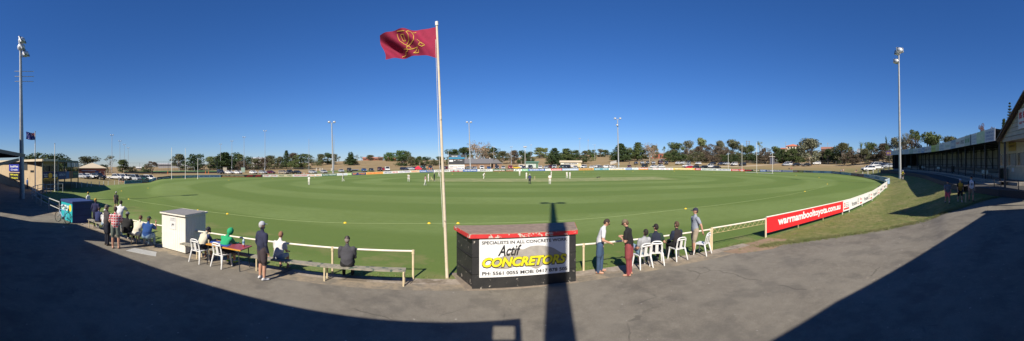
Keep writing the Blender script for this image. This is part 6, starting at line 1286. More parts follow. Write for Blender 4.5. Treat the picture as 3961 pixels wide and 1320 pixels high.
b2 = [tuple(G(x, y)[:2]) for x, y in ((372,885),(440,906),(520,930),(620,958))]
b2 = [(-18.3,5.95),(-16,6.15),(-13.9,6.5),(-12.75,6.78)]
bench('slatted bench between the blue shelter and the white shelter with spectators on it', b2, [(-18.1,5.97,.98,.1),(-15.6,6.2,.98,.15),(-13.7,6.55,.97,.2)])
# chairs
CHP = mat('white_plastic', (.72,.72,.71), .35, c2=(.68,.68,.66))
def chair(loc, rz, label):
    t = thing('plastic_chair', label, 'chair', loc, rz, 'white plastic chairs')   # faces +y
    m = MB(); m.add([(-.21,-.20,.43),(.21,-.20,.43),(.235,.22,.45),(-.235,.22,.45),(-.21,-.20,.405),(.21,-.20,.405),(.235,.22,.425),(-.235,.22,.425)], [(0,1,2,3),(7,6,5,4),(0,4,5,1),(1,5,6,2),(2,6,7,3),(3,7,4,0)])
    m.box(-.235,.2,.36,.235,.222,.44); m.build('seat', CHP, t)
    b_ = MB(); 
    def bpt(x, z): return (x, -.20-.30*(z-.42)*.75, z)
    for x0, x1 in ((-.22,-.16),(.16,.22),(-.055,.055)):
        zt_ = .80 if abs(x0) > .15 or abs(x1) > .15 else .76
        b_.add([bpt(x0,.42),bpt(x1,.42),bpt(x1*.93,zt_),bpt(x0*.93,zt_)]+[(x,y+.02,z) for x,y,z in (bpt(x0,.42),bpt(x1,.42),bpt(x1*.93,zt_),bpt(x0*.93,zt_))], [(0,1,2,3),(7,6,5,4),(0,4,5,1),(1,5,6,2),(2,6,7,3),(3,7,4,0)])
    b_.path([bpt(-.19,.70),bpt(-.185,.79),bpt(-.12,.845),bpt(0,.855),bpt(.12,.845),bpt(.185,.79),bpt(.19,.70)], .022, 6); b_.path([bpt(-.17,.765),bpt(.17,.765)], .022, 6)
    b_.build('backrest', CHP, t, True)
    for sx in (-1,1):
        for y0, y1 in ((.19,.25),(-.19,-.30)):
            m = MB(); x0, x1 = sx*.205, sx*.255; m.tube((x0,y0,.43),(x1,y1,0),.035,.022,8); m.build('leg', CHP, t, True)
    return t
# table
tA = G(907,1053); tbl = thing('folding_table', 'red and orange topped folding table with papers by the fence', 'table', (-8.55,8.02,0), .10)
# ----- table built in its own frame: long side along the fence
def P2(x, y, z=0.0):
    d = (H-z)*F/(y-Y0); v = P(x, d, z); return v
q0, q1, q2, q3 = P2(906,970,.72), P2(972,958,.72), P2(893,936,.72), P2(838,945,.72)
ctr = (q0+q1+q2+q3)/4
TL = 1.75; tdir = (q1+q0)/2-P2(800,948,.72); trz = atan2(tdir.y, tdir.x)
tbl.location = (ctr.x-.0, ctr.y, 0); tc_ = P2(893,952,.72); tbl.location = (tc_.x-.35, tc_.y-.05, 0); tbl.rotation_euler = (0,0,.22)
TR = mat('red_laminate', (.30,.06,.07), .4, c2=(.26,.05,.06)); TO = mat('orange_laminate', (.65,.30,.04), .5)
MB().box(-.15,-.36,.70,.98,.36,.735).build('top', TR, tbl, bevel=.008); MB().box(-.5,-.36,.70,-.15,.36,.735).build('top', TO, tbl, bevel=.008); MB().box(-.15,-.375,.695,.98,-.361,.735).build('edge_strip', TO, tbl)
for x in (-.42,.85):
    for y in (-.3,.3): MB().tube((x,y,.70),(x+(.06 if x > 0 else -.06),y,0),.018,.016,8).build('leg', DSTEEL, tbl)
bt = thing('water_bottle', 'clear plastic bottle with a little red drink on the table end', 'bottle', tbl.matrix_basis @ Vector((.78,.12,.737)))
MB().tube((0,0,0),(0,0,.05),.04,.04,14).build('red_drink', cm((.45,.03,.03),.3), bt, True); MB().tube((0,0,.05),(0,0,.2),.04,.04,14).tube((0,0,.2),(0,0,.25),.04,.016,14).build('bottle_body', mat('clear_plastic', (.45,.55,.62), .1), bt, True); MB().tube((0,0,.25),(0,0,.275),.017,.017,12).build('cap', cm((.05,.15,.5),.4), bt); MB().tube((0,0,.11),(0,0,.17),.0415,.0415,14,False).build('drink_sticker', cm((.1,.25,.45),.5), bt)
for i, (px, py, lb) in enumerate(((.15,-.15,'blue folder on the red part of the table'),(-.36,.05,'blue folder on the orange part of the table'))):
    f_ = tag(MB().box(-.2,-.14,0,.2,.14,.012).build('folder', cm((.03,.08,.35),.6), bevel=.003), lb, 'folder'); f_.location = tbl.matrix_basis @ Vector((px,py,.737)); f_.rotation_euler = (0,0,.4+i*.3)
f_ = tag(MB().box(-.13,-.1,0,.13,.1,.008).build('paper_sheet', cm((.6,.5,.3),.7)), 'buff paper sheets beside the hooded scorer', 'paper'); f_.location = tbl.matrix_basis @ Vector((-.05,-.05,.737))
# bicycle
def bicycle(loc, rz, label, frame_c, lean=0.0, R=.33, helmet=True):
    t = thing('bicycle', label, 'bicycle', loc, rz); t.rotation_euler = (lean, 0, rz); fm = cm(frame_c, .35)
    for x in (-.52,.52):
        w_ = MB(); n = 24
        pts = [(x+R*cos(2*pi*k/n), 0, R+R*sin(2*pi*k/n)) for k in range(n+1)]; w_.path(pts, .021, 6); w = w_.build('wheel', RUB, t, True)
        s_ = MB(); 
        for k in range(14): a = 2*pi*k/14; s_.tube((x,0,R),(x+(R-.02)*cos(a),0,R+(R-.02)*sin(a)),.0022,.0022,3,False)
        s_.tube((x,-.05,R),(x,.05,R),.025,.025,8); s_.build('spokes', RIM, w)
    bb_, st, hd, rw, fw2 = Vector((-.05,0,.30)), Vector((-.20,0,.78)), Vector((.36,0,.78)), Vector((-.52,0,R)), Vector((.52,0,R))
    f_ = MB(); f_.tube(bb_, st, .02).tube(st, hd, .018).tube(bb_, hd+Vector((.02,0,-.12)), .024).tube(bb_, rw, .013).tube(st+Vector((0,0,-.05)), rw, .011).tube(hd+Vector((-.01,0,.05)), hd+Vector((.04,0,-.16)), .024); f_.build('frame', fm, t, True)
    MB().tube(hd+Vector((.04,.035,-.16)), fw2+Vector((0,.05,0)), .014).tube(hd+Vector((.04,-.035,-.16)), fw2+Vector((0,-.05,0)), .014).tube(hd+Vector((.04,-.05,-.16)), hd+Vector((.04,.05,-.16)), .016).build('fork', cm((.6,.6,.6),.4), t)
    MB().tube(hd+Vector((-.01,0,.05)), hd+Vector((.02,0,.17)), .015).tube(hd+Vector((.04,-.30,.19)), hd+Vector((.04,.30,.19)), .013).tube(hd+Vector((.04,-.30,.19)), hd+Vector((-.02,-.38,.18)), .018).tube(hd+Vector((.04,.30,.19)), hd+Vector((-.02,.38,.18)), .018).build('handlebar', BLKP, t)
    MB().ell((-.24,0,.92),(.14,.07,.035),12,6).tube((-.2,0,.78),(-.235,0,.9),.014).build('saddle', BLKP, t, True)
    MB().tube((-.05,-.05,.3),(-.05,.05,.3),.09,.09,16).tube((-.05,.08,.3),(.03,.10,.16),.01).tube((-.05,-.08,.3),(-.13,-.10,.44),.01).tube((-.05,-.09,.3),(-.05,.09,.3),.012).box(.0,.09,.14,.09,.17,.165).build('crank', DSTEEL, t)
    return t
wa, wb2 = G(220, 858), G(263, 869)
mid = (wa+wb2)/2; bk = bicycle((mid.x, mid.y, 0), atan2(wa.y-wb2.y, wa.x-wb2.x), 'white and blue bicycle leaning against the turquoise end of the shelter', (.25,.42,.72), lean=radians(7), R=.34)
ww = (wa-wb2).length
hm = tag(MB().ell((0,0,0),(.14,.11,.10),14,8,None,0,pi*.62).build('bicycle_helmet', cm((.45,.55,.65),.4), smooth=True), 'pale blue helmet hanging on the bicycle handlebar', 'helmet'); hm.location = bk.matrix_basis @ Vector((.42,-.2,1.02))
# litter
for x, y, lb in ((246,882,'crumpled white paper on the shaded asphalt near the bicycle'),):
    tag(MB().ell((0,0,.04),(.06,.05,.045),7,5).build('litter', cm((.7,.7,.68))), lb, 'litter').location = G(x, y)
# ---------------------------------------------------------------- people
SKIN = (.52,.29,.20); SKINM = mat('skin', SKIN, .6, c2=(.45,.24,.16), scale=9); EYE = mat('eye_dark', (.02,.015,.012), .3)
def rotx(v, a): return Vector((v.x, v.y*cos(a)-v.z*sin(a), v.y*sin(a)+v.z*cos(a)))
def rz_(v, a): return Vector((v.x*cos(a)-v.y*sin(a), v.x*sin(a)+v.y*cos(a), v.z))
def D(x, y, z): return Vector((x, y, z)).normalized()
def sph_tube(mb, a, b, ra, rb, n=10):
    d = (b-a); L = d.length; q = d.to_track_quat('Z', 'Y').to_matrix() if L > 1e-6 else Matrix.Identity(3)
    rows = []
    for k in range(1, 4): t = pi/2*(1-k/3); rows.append((-ra*sin(t), ra*cos(t)))
    for k in range(0, 3): t = pi/2*k/3; rows.append((L+rb*sin(t), rb*cos(t)))
    vs = [a+q @ Vector((0,0,-ra))]; fs = []
    for z, r in rows: vs += [a+q @ Vector((r*cos(2*pi*i/n), r*sin(2*pi*i/n), z)) for i in range(n)]
    vs.append(a+q @ Vector((0,0,L+rb))); m = len(rows)
    fs += [(0, 1+(i+1) % n, 1+i) for i in range(n)]
    for j in range(m-1): fs += [(1+j*n+i, 1+j*n+(i+1) % n, 1+(j+1)*n+(i+1) % n, 1+(j+1)*n+i) for i in range(n)]
    fs += [(1+(m-1)*n+i, 1+(m-1)*n+(i+1) % n, len(vs)-1) for i in range(n)]
    mb.add(vs, fs)
UP_, DN = Vector((0,0,1)), Vector((0,0,-1))
POSES = {
 'stand': dict(tl=D(-.06,.02,-1), sl=D(0,-.03,-1), tr=D(.06,.02,-1), sr=D(0,-.03,-1), ul=D(-.22,.0,-1), fl=D(-.05,.25,-1), ur=D(.22,.0,-1), fr=D(.05,.25,-1)),
 'walk': dict(tl=D(-.04,.30,-1), sl=D(0,.02,-1), tr=D(.04,-.18,-1), sr=D(0,-.45,-1), ul=D(-.2,-.3,-1), fl=D(-.05,.15,-1), ur=D(.2,.3,-1), fr=D(.0,.6,-1)),
 'pockets': dict(tl=D(-.08,.05,-1), sl=D(0,-.05,-1), tr=D(.08,.02,-1), sr=D(0,-.03,-1), ul=D(-.35,-.15,-1), fl=D(.35,.25,-1), ur=D(.35,-.15,-1), fr=D(-.35,.25,-1)),
 'phone': dict(tl=D(-.06,.02,-1), sl=D(0,-.03,-1), tr=D(.06,.02,-1), sr=D(0,-.03,-1), ul=D(-.25,.05,-1), fl=D(.7,.8,.45), ur=D(.25,.05,-1), fr=D(-.7,.8,.45)),
 'crossed': dict(tl=D(-.07,.02,-1), sl=D(0,-.03,-1), tr=D(.09,.02,-1), sr=D(.02,-.03,-1), ul=D(-.25,.25,-1), fl=D(1,.7,.1), ur=D(.25,.25,-1), fr=D(-1,.7,.0)),
 'behind': dict(tl=D(-.07,.0,-1), sl=D(0,-.02,-1), tr=D(.07,.0,-1), sr=D(0,-.02,-1), ul=D(-.35,-.2,-1), fl=D(.8,-.5,-.5), ur=D(.35,-.2,-1), fr=D(-.8,-.5,-.5)),
 'crouch': dict(tl=D(-.15,.55,-1), sl=D(0,-.35,-1), tr=D(.15,.55,-1), sr=D(0,-.35,-1), ul=D(-.1,.35,-1), fl=D(.1,.3,-1), ur=D(.1,.35,-1), fr=D(-.1,.3,-1)),
 'sit': dict(tl=D(-.12,1,-.02), sl=D(0,.05,-1), tr=D(.12,1,-.02), sr=D(0,.1,-1), ul=D(-.2,.25,-1), fl=D(.2,1,-.25), ur=D(.2,.25,-1), fr=D(-.2,1,-.25)),
 'sitfloor': dict(tl=D(-.15,1,.35), sl=D(0,.7,-.75), tr=D(.15,1,.35), sr=D(0,.7,-.75), ul=D(-.2,.4,-.9), fl=D(.2,1,-.1), ur=D(.2,.4,-.9), fr=D(-.2,1,-.1)),
 'lounge': dict(tl=D(-.1,1,.02), sl=D(0,1,-.06), tr=D(.15,1,.3), sr=D(0,.8,-.6), ul=D(-.3,-.6,-.8), fl=D(-.1,-.2,-1), ur=D(.3,-.4,-.8), fr=D(.1,.3,-1)),
 'ride': dict(tl=D(-.05,.75,-.7), sl=D(0,-.15,-1), tr=D(.05,.35,-1), sr=D(0,-.25,-1), ul=D(-.2,.8,-.6), fl=D(0,1,-.35), ur=D(.2,.8,-.6), fr=D(0,1,-.35)),
 'bat': dict(tl=D(-.15,.15,-1), sl=D(0,-.15,-1), tr=D(.15,.15,-1), sr=D(0,-.15,-1), ul=D(-.1,.35,-1), fl=D(.3,.5,-.8), ur=D(.1,.3,-1), fr=D(-.35,.5,-.8)),
 'headhold': dict(tl=D(-.12,1,-.02), sl=D(0,.05,-1), tr=D(.12,1,-.02), sr=D(0,.1,-1), ul=D(-.2,.5,-1), fl=D(.2,1,-.1), ur=D(.25,.8,-.6), fr=D(-.1,.1,1)),
}
TMP = bpy.data.scenes.new('tmp_eval')
def human(label, loc, az, pose='stand', h=1.78, lean=3, hipz=None, shirt=(.7,.7,.7), pants=(.05,.05,.08), shoes=(.6,.6,.6), sleeve='short', leg='long', hair=(.05,.03,.02), cap=None, hat=None, hp=0, hy=0, build=1.0, vox=None, near=True,
          over=None, name='person', group=None, extra=None, hem=.0, glasses=False, barefoot=False, sock=None, skin=None, sleevec=None, beard=None, lap=0):
    q = dict(POSES[pose]); q.update(over or {}); k = h/1.78
    sitting = pose in ('sit', 'headhold')
    if hipz is None: hipz = {'sit':.56,'headhold':.56,'sitfloor':.16,'lounge':.15,'crouch':.86}.get(pose, .93)
    if pose == 'ride': hipz = 1.02
    hip = Vector((0, 0, hipz*(1 if pose in ('sit','headhold','sitfloor','lounge','ride') else k))); le = radians(lean)
    S = rotx(UP_, -le); Fw = rotx(Vector((0,1,0)), -le); X = Vector((1,0,0)); TL = .52*k
    vox = vox or (.019 if near else .034); n = 12 if near else 8
    mats = [cloth(shirt), cloth(pants), skin or SKINM, cm(shoes, .6, 'shoe'), cm(sock or (.7,.7,.7), .9, 'sock'), cloth(sleevec or shirt)]
    SH, PA, SK, SO, SC_, SL = range(6)
    mb = MB(); segs = []
    def limb(a, b, ra, rb, m): sph_tube(mb, a, b, ra, rb, n); segs.append((a, b, ra, rb, m))
    # torso loft
    W = build*1.17; prof = [(-.19,.05,.06),(-.12,.12*W,.10),(0,.168*W,.125),(.25,.150*W,.112*(1+(W-1)*1.5)),(.55,.165*W,.118),(.78,.168*W,.108),(.9,.135*W,.09),(1.0,.085,.07),(1.06,.06,.06)]
    nn = 14; vs = []
    for t_, a_, b_ in prof:
        c = hip+S*(TL*t_)
        for i in range(nn):
            an = 2*pi*i/nn; vs.append(c+X*(a_*k*cos(an))+Fw*(b_*k*sin(an)))
    m_ = len(prof); fs = [tuple(range(nn-1,-1,-1)), tuple(range((m_-1)*nn, m_*nn))]+[(j*nn+i, j*nn+(i+1) % nn, (j+1)*nn+(i+1) % nn, (j+1)*nn+i) for j in range(m_-1) for i in range(nn)]
    mb.add(vs, fs)
    hm = hem
    segs.append((hip+S*TL*(.12-hm), hip+S*TL*.88, .13*W, .14*W, SH)); segs.append((hip+S*TL*(.80)-X*.11*k, hip+S*TL*.80+X*.11*k, .09, .09, SH)); segs.append((hip-S*TL*.02-X*.06-S*TL*hm, hip-S*TL*.02+X*.06-S*TL*hm, .12*W, .12*W, PA))
    neck = hip+S*TL*1.0; hd = rotx(S, radians(-hp*.6)); limb(neck-S*.02, neck+hd*.10*k, .056*k, .052*k, SK)
    # head
    hc = neck+hd*.19*k; yaw = radians(hy); pt = radians(-hp-lean*.5)
    def hv(x, y, z): return hc+rz_(rotx(Vector((x,y,z))*k, pt), -yaw)
    o = len(mb.v)
    tmp = MB().ell((0,0,.015),(.074,.094,.105),12,8).ell((0,.022,-.06),(.05,.062,.055),10,6).ell((0,.098,-.018),(.012,.022,.022),6,4).ell((-.076,-.005,-.01),(.012,.02,.028),6,4).ell((.076,-.005,-.01),(.012,.02,.028),6,4).ell((0,.085,.028),(.045,.014,.01),6,4)
    mb.add([hv(*v) for v in tmp.v], tmp.f); segs.append((hv(0,0,-.05), hv(0,0,.05), .085, .085, SK))
    hands = []
    for s, u_, f_ in ((-1,'ul','fl'),(1,'ur','fr')):
        sh = hip+S*TL*.845+X*s*.150*k*W; el = sh+q[u_]*.285*k; wr = el+q[f_]*.25*k
        limb(sh, sh+q[u_]*.17*k, .068*k*W, .058*k*W, SL if sleeve != 'none' else SK); limb(sh+q[u_]*.17*k, el, .058*k*(1 if sleeve=='long' else .88), .046*k, SL if sleeve == 'long' else SK)
        limb(el, wr, .050*k if sleeve=='long' else .045*k, .038*k if sleeve=='long' else .031*k, SL if sleeve == 'long' else SK)
        ph = wr+q[f_]*.05*k; limb(wr, ph, .03*k, .034*k, SK); hands.append((wr, q[f_], s))
    for s, t_, s_ in ((-1,'tl','sl'),(1,'tr','sr')):
        hj = hip+X*s*.088*k-UP_*.02; kn = hj+q[t_]*.43*k; an = kn+q[s_]*.41*k
        LP = leg == 'long'; sk = PA if LP else SK; lw = 1.12 if LP else 1.0
        limb(hj, hj+(kn-hj)*.75, .098*k*W, .078*k*W*lw, PA); limb(hj+(kn-hj)*.75, kn, .076*k*lw, .064*k*lw, PA if leg != 'short' or True else SK)
        if leg == 'short': segs[-1] = (segs[-1][0], segs[-1][1], segs[-1][2], segs[-1][3], PA)
        limb(kn, kn+(an-kn)*.45, .062*k*lw, .060*k*lw, sk); limb(kn+(an-kn)*.45, an, .058*k*lw, .042*k*(1.4 if LP else 1), sk)
        if not LP and sock: segs.append((an-(an-kn).normalized()*.12*k, an, .045, .045, SC_))
        fdir = Vector((s*.15, 1, 0)).normalized()
        if pose == 'lounge' or (pose == 'sitfloor'): fdir = Vector((0,.6,.6)).normalized()
        heel = an-fdir*.05*k-UP_*.03*k; toe = an+fdir*.15*k-UP_*.045*k; fm = SK if barefoot else SO
        limb(heel, toe, .040*k, .034*k, fm); segs.append((an, toe, .045, .04, fm))
    src = mb.build('body', mats); COL.objects.unlink(src); TMP.collection.objects.link(src)
    rm = src.modifiers.new('r', 'REMESH'); rm.mode = 'VOXEL'; rm.voxel_size = vox; sm = src.modifiers.new('s', 'SMOOTH'); sm.factor = .5; sm.iterations = 3 if near else 2
    vl = TMP.view_layers[0]; vl.update(); me = bpy.data.meshes.new_from_object(src.evaluated_get(vl.depsgraph)); bpy.data.objects.remove(src)
    N = len(me.polygons); C = np.empty(N*3); me.polygons.foreach_get('center', C); C = C.reshape(-1, 3); best = np.full(N, 1e9); mi = np.zeros(N, int)
    for a, b, ra, rb, m in segs:
        a_ = np.array(a); d_ = np.array(b)-a_; L2 = max(1e-9, d_ @ d_); t = np.clip((C-a_) @ d_/L2, 0, 1); dist = np.linalg.norm(C-a_-t[:, None]*d_, axis=1)-(ra+(rb-ra)*t); u = dist < best; best[u] = dist[u]; mi[u] = m
    vs = [tuple(v.co) for v in me.vertices]; fs = [tuple(p.vertices) for p in me.polygons]; bpy.data.meshes.remove(me)
    b2 = MB(); b2.add(vs, fs); b2.m = [int(v) for v in mi]
    if near:       # fingers, thumb and eyes
        b2.mi(SK)
        for wr, f, s in hands:
            side = f.cross(UP_ if abs(f.z) < .9 else Vector((0,1,0))).normalized(); nrm = side.cross(f).normalized(); pe = wr+f*.085*k
            for j, L in enumerate((.034,.038,.036,.028)):
                a = pe+side*((j-1.5)*.019*k); b = a+(f*.9+nrm*.3*-s*0-nrm*.25)*L*k; c = b+(f*.55-nrm*.8)*L*.8*k; b2.tube(a-f*.02, b, .0085*k, .008*k, 6); b2.tube(b, c, .008*k, .006*k, 6)
            ib = Vector((0,1,0)); sg_ = 1 if side.dot(ib) > 0 else -1; a = wr+f*.03*k+side*.024*sg_*k; b = a+(side*sg_*.7+f*.7)*.035*k; b2.tube(a, b, .010*k, .009*k, 6); b2.tube(b, b+f*.028*k, .009*k, .007*k, 6)
        mats.append(EYE); b2.mi(6)
        for sx in (-1,1): 
            c = hv(sx*.03,.089,.012); b2.ell(tuple(c),(.009,.009,.006),6,4)
    t = thing(name, label, 'person', loc, -az, group)
    b2.build('body', mats, t, True)
    def headpart(nm, tm, m):
        x = MB(); x.add([hv(*v) for v in tm.v], tm.f); x.build(nm, m, t, True)
    if hair and not hat:
        hr = MB(); hr.ell((0,-.016,.022),(.082,.097,.108),12,6,None,0,pi*.5)
        hr.ell((0,-.05,.0),(.076,.062,.085),12,7)
        headpart('hair', hr, cm(hair, .8, 'hair', bump=.6, bscale=40))
    if beard: headpart('beard', MB().ell((0,.045,-.075),(.052,.055,.045),10,6), cm(beard, .85, 'hair'))
    if cap:
        cp = MB().ell((0,-.005,.03),(.088,.107,.103),14,6,None,0,pi*.5)
        cp.add([(-.065,.085,.035),(.065,.085,.035),(.055,.165,.022),(0,.185,.02),(-.055,.165,.022),(-.065,.085,.045),(.065,.085,.045),(.055,.165,.032),(0,.185,.03),(-.055,.165,.032)], [(0,1,2,3,4),(9,8,7,6,5),(0,5,6,1),(1,6,7,2),(2,7,8,3),(3,8,9,4),(4,9,5,0)])
        headpart('cap', cp, cm(cap, .85, 'cloth'))
    if hat:
        ht_ = MB().ell((0,-.005,.03),(.09,.107,.12),14,6,None,0,pi*.5); ht_.ell((0,-.005,.035),(.19,.2,.012),16,4); headpart('sun_hat', ht_, cm(hat, .85, 'cloth'))
    if glasses: headpart('sunglasses', MB().box(-.062,.088,.0,-.008,.104,.03).box(.008,.088,.0,.062,.104,.03).box(-.078,-.01,.018,-.07,.1,.026).box(.07,-.01,.018,.078,.1,.026).box(-.07,.09,.022,.07,.1,.03), mat('dark_lens',(.01,.01,.01),.15))
    if extra: extra(t, hip, S, Fw, X, TL, k, hv, hands)
    return t
def A(x, rel_): return PH(x)+rel_    # facing: 0 away from the camera, pi/2 to the right, pi to the camera
CRW = (.66,.64,.57)
# --- right of the black shelter
human('man in white t-shirt and blue jeans looking down beside the fence', G(2320,1056), A(2320,1.45), 'pockets', 1.80, lean=14, shirt=(.66,.66,.68), pants=(.045,.085,.16), barefoot=True, hair=(.04,.025,.02), hp=30, glasses=True, hem=.12, over=dict(tl=D(-.05,.18,-1), tr=D(.06,-.12,-1), fr=D(-.1,.75,-.3)))
human('man in black t-shirt and long maroon trousers looking at his hands', G(2434,1066), A(2434,-1.3), 'phone', 1.80, lean=6, shirt=(.012,.012,.013), pants=(.27,.055,.06), barefoot=True, hair=(.12,.07,.04), cap=(.16,.13,.08), hp=28, glasses=True, build=1.06, hem=.1)
c1, c2_, c3, c4 = G(2484,1034), G(2537,1022), G(2620,1003), G(2716,984)
chair(c1, -A(2484,-.55), 'plastic chair holding the man in the grey t-shirt, leftmost of the right group'); chair(c2_, -A(2537,-.15), 'plastic chair under the man with the hair bun'); chair(c3, -A(2620,-.65), 'plastic chair under the dark-sleeved man, third of the right group'); chair(c4, -A(2716,-1.15), 'empty plastic chair by the fence corner post')
def off_seat(c, az, f=.0): return Vector((c.x+sin(az)*f, c.y+cos(az)*f, c.z))
human('seated man in pale grey t-shirt leaning back with one leg up on the fence', off_seat(c1, A(2484,-.55)), A(2484,-.55), 'sit', 1.78, lean=-18, hipz=.54, shirt=(.36,.37,.39), pants=(.18,.28,.4), leg='short', barefoot=True, vox=.018, hair=(.02,.015,.012), over=dict(tl=D(-.15,1,.45), sl=D(0,1,-.35)))
human('seated man with dark hair tied in a bun, navy vest and green sleeves', off_seat(c2_, A(2537,-.15)), A(2537,-.15), 'sit', 1.82, lean=2, shirt=(.014,.02,.04), sleevec=(.02,.05,.03), pants=(.02,.025,.04), hair=(.015,.01,.01), hy=-35, glasses=True, over=dict(ur=D(.5,.1,-1), fr=D(.3,1,-.3)))
human('seated man in charcoal jumper with navy sleeves on the third chair', off_seat(c3, A(2620,-.65)), A(2620,-.65), 'sit', 1.80, lean=4, shirt=(.022,.018,.020), sleevec=(.014,.022,.05), sleeve='long', pants=(.012,.012,.015), hair=(.09,.05,.03), hy=-10, beard=(.07,.04,.03), shoes=(.02,.02,.02))
def shirt_glasses(t, hip, S, Fw, X, TL, k, hv, hands):
    c = hip+S*TL*.72+Fw*.125; MB().box(c.x-.03,c.y-.005,c.z-.05,c.x+.03,c.y+.01,c.z).build('hung_sunglasses', BLKP, t)
human('young man in grey t-shirt, beige shorts and navy cap leaning on the fence', G(2688,986), A(2688,-2.1), 'pockets', 1.84, lean=-2, shirt=(.30,.33,.39), pants=(.38,.31,.23), leg='short', shoes=(.015,.015,.015), cap=(.025,.025,.05), hair=(.05,.03,.02), hy=20, hem=.12, extra=shirt_glasses, over=dict(tl=D(.05,.2,-1), sl=D(.15,-.1,-1), ul=D(-.5,-.35,-1), fl=D(-.1,-.2,-1)))
# --- left of the flagpole
def socks_panel(t, hip, S, Fw, X, TL, k, hv, hands):
    for s in (-1,1):
        m = MB(); a = hip+S*TL*.1+X*s*.165+Fw*.02; b = hip+S*TL*.82+X*s*.15+Fw*.06; m.bar(a+Fw*.0, b, .05, .035); m.build('white_side_panel', cloth((.6,.6,.62)), t, True)
human('grey-haired man in navy and white tracksuit top and cap, standing by the bench', G(1014,1083), A(1014,1.05), 'pockets', 1.80, lean=0, shirt=(.022,.025,.06), sleeve='long', pants=(.055,.04,.045), leg='short', shoes=(.6,.6,.62), sock=(.5,.5,.5), cap=(.45,.47,.52), hair=(.4,.38,.36), build=1.1, hem=.1, beard=(.4,.38,.36), extra=socks_panel, over=dict(fl=D(.2,.4,-1), fr=D(-.1,.4,-1)))
bs = G(1047,1030); human('man in white t-shirt sitting on the bench behind the man in the tracksuit top', (-7.05,8.45,0), A(1047,.5), 'sit', 1.72, lean=14, hipz=.52, shirt=(.62,.6,.58), pants=(.35,.38,.42), leg='short', shoes=(.3,.2,.18), hair=(.25,.12,.07), hp=15)
human('lone man in dark grey jacket and black cap sitting on the long bench', (-4.78,8.93,0), A(1317,.12), 'sit', 1.74, lean=10, hipz=.53, shirt=(.055,.055,.065), sleeve='long', pants=(.012,.012,.014), shoes=(.01,.01,.01), cap=(.012,.012,.014), hair=(.25,.2,.18), build=1.12, hp=5, hy=8, hem=.1)
ca, cb_ = G(772,1013), G(858,1030)
chair(ca, -A(772,.75), 'plastic chair under the scorer in the cream vest'); chair(cb_, -A(858,.75), 'plastic chair under the scorer in the green hood')
human('scorer in cream knitted vest with navy sleeves bent over the table', off_seat(ca, A(772,.75), .05), A(772,.75), 'sit', 1.74, lean=32, hipz=.54, shirt=(.58,.54,.42), sleevec=(.03,.045,.13), sleeve='long', pants=(.015,.015,.02), leg='short', barefoot=True, hair=(.02,.02,.03), cap=(.02,.02,.05), hp=35, over=dict(ul=D(-.1,.7,-.7), fl=D(.2,1,-.05), ur=D(.1,.7,-.7), fr=D(-.2,1,-.05)))
def hood(t, hip, S, Fw, X, TL, k, hv, hands):
    tm = MB().ell((0,-.02,.02),(.115,.125,.145),14,9,None,0,pi*.95); m = MB(); m.add([hv(*v) for v in tm.v], [f for f in tm.f]); 
    m.add([hv(*v) for v in MB().ell((0,-.03,.13),(.05,.06,.05),8,5).v], MB().ell((0,0,0),(1,1,1),8,5).f); m.build('hood', cloth((.015,.32,.13)), t, True)
human('scorer in bright green hooded top with the hood up bent over the table', off_seat(cb_, A(858,.75), .05), A(858,.75), 'sit', 1.78, lean=28, hipz=.54, shirt=(.015,.32,.13), sleeve='long', pants=(.02,.02,.022), leg='short', shoes=(.45,.6,.05), sock=(.6,.6,.6), hair=None, hp=38, build=1.05, extra=hood, over=dict(ul=D(-.1,.7,-.7), fl=D(.2,1,-.05), ur=D(.1,.7,-.7), fr=D(-.2,1,-.05)))
# --- group round the left bench
CHK = bpy.data.materials.new('red_check_cloth'); CHK.use_nodes = True; nn_ = CHK.node_tree.nodes; ln_ = CHK.node_tree.links
def check(axis):
    tc = nn_.new('ShaderNodeTexCoord'); sp = nn_.new('ShaderNodeSeparateXYZ'); ln_.new(tc.outputs['Object'], sp.inputs[0]); w = nn_.new('ShaderNodeMath'); w.operation = 'MULTIPLY'; ln_.new(sp.outputs[axis], w.inputs[0]); w.inputs[1].default_value = 58
    s = nn_.new('ShaderNodeMath'); s.operation = 'SINE'; ln_.new(w.outputs[0], s.inputs[0]); g = nn_.new('ShaderNodeMath'); g.operation = 'GREATER_THAN'; ln_.new(s.outputs[0], g.inputs[0]); g.inputs[1].default_value = .35; return g.outputs[0]
m1 = nn_.new('ShaderNodeMix'); m1.data_type = 'RGBA'; m1.inputs[6].default_value = (.52,.02,.035,1); m1.inputs[7].default_value = (.62,.55,.55,1); ln_.new(check(2), m1.inputs[0])
m2 = nn_.new('ShaderNodeMix'); m2.data_type = 'RGBA'; ln_.new(m1.outputs[2], m2.inputs[6]); m2.inputs[7].default_value = (.60,.42,.42,1); ln_.new(check(0), m2.inputs[0]); ln_.new(m2.outputs[2], nn_['Principled BSDF'].inputs['Base Color']); nn_['Principled BSDF'].inputs['Roughness'].default_value = .9
_c0 = cloth
def cloth(c): return CHK if c == 'check' else _c0(c)
human('man in red and white checked shirt and grey cargo shorts standing with folded arms', G(447,962), A(447,.15), 'crossed', 1.80, lean=0, shirt='check', pants=(.13,.16,.14), leg='short', barefoot=True, hair=(.05,.03,.025), build=1.05, hem=.14, sleevec='check', sleeve='short')
dad = human('man in charcoal top and dark jeans holding a small child', G(414,950), A(414,1.2), 'phone', 1.82, lean=0, shirt=(.06,.05,.055), sleeve='short', pants=(.012,.015,.03), shoes=(.05,.03,.02), cap=(.10,.10,.10), hair=(.2,.15,.12), build=1.1, hem=.1, hy=-15)
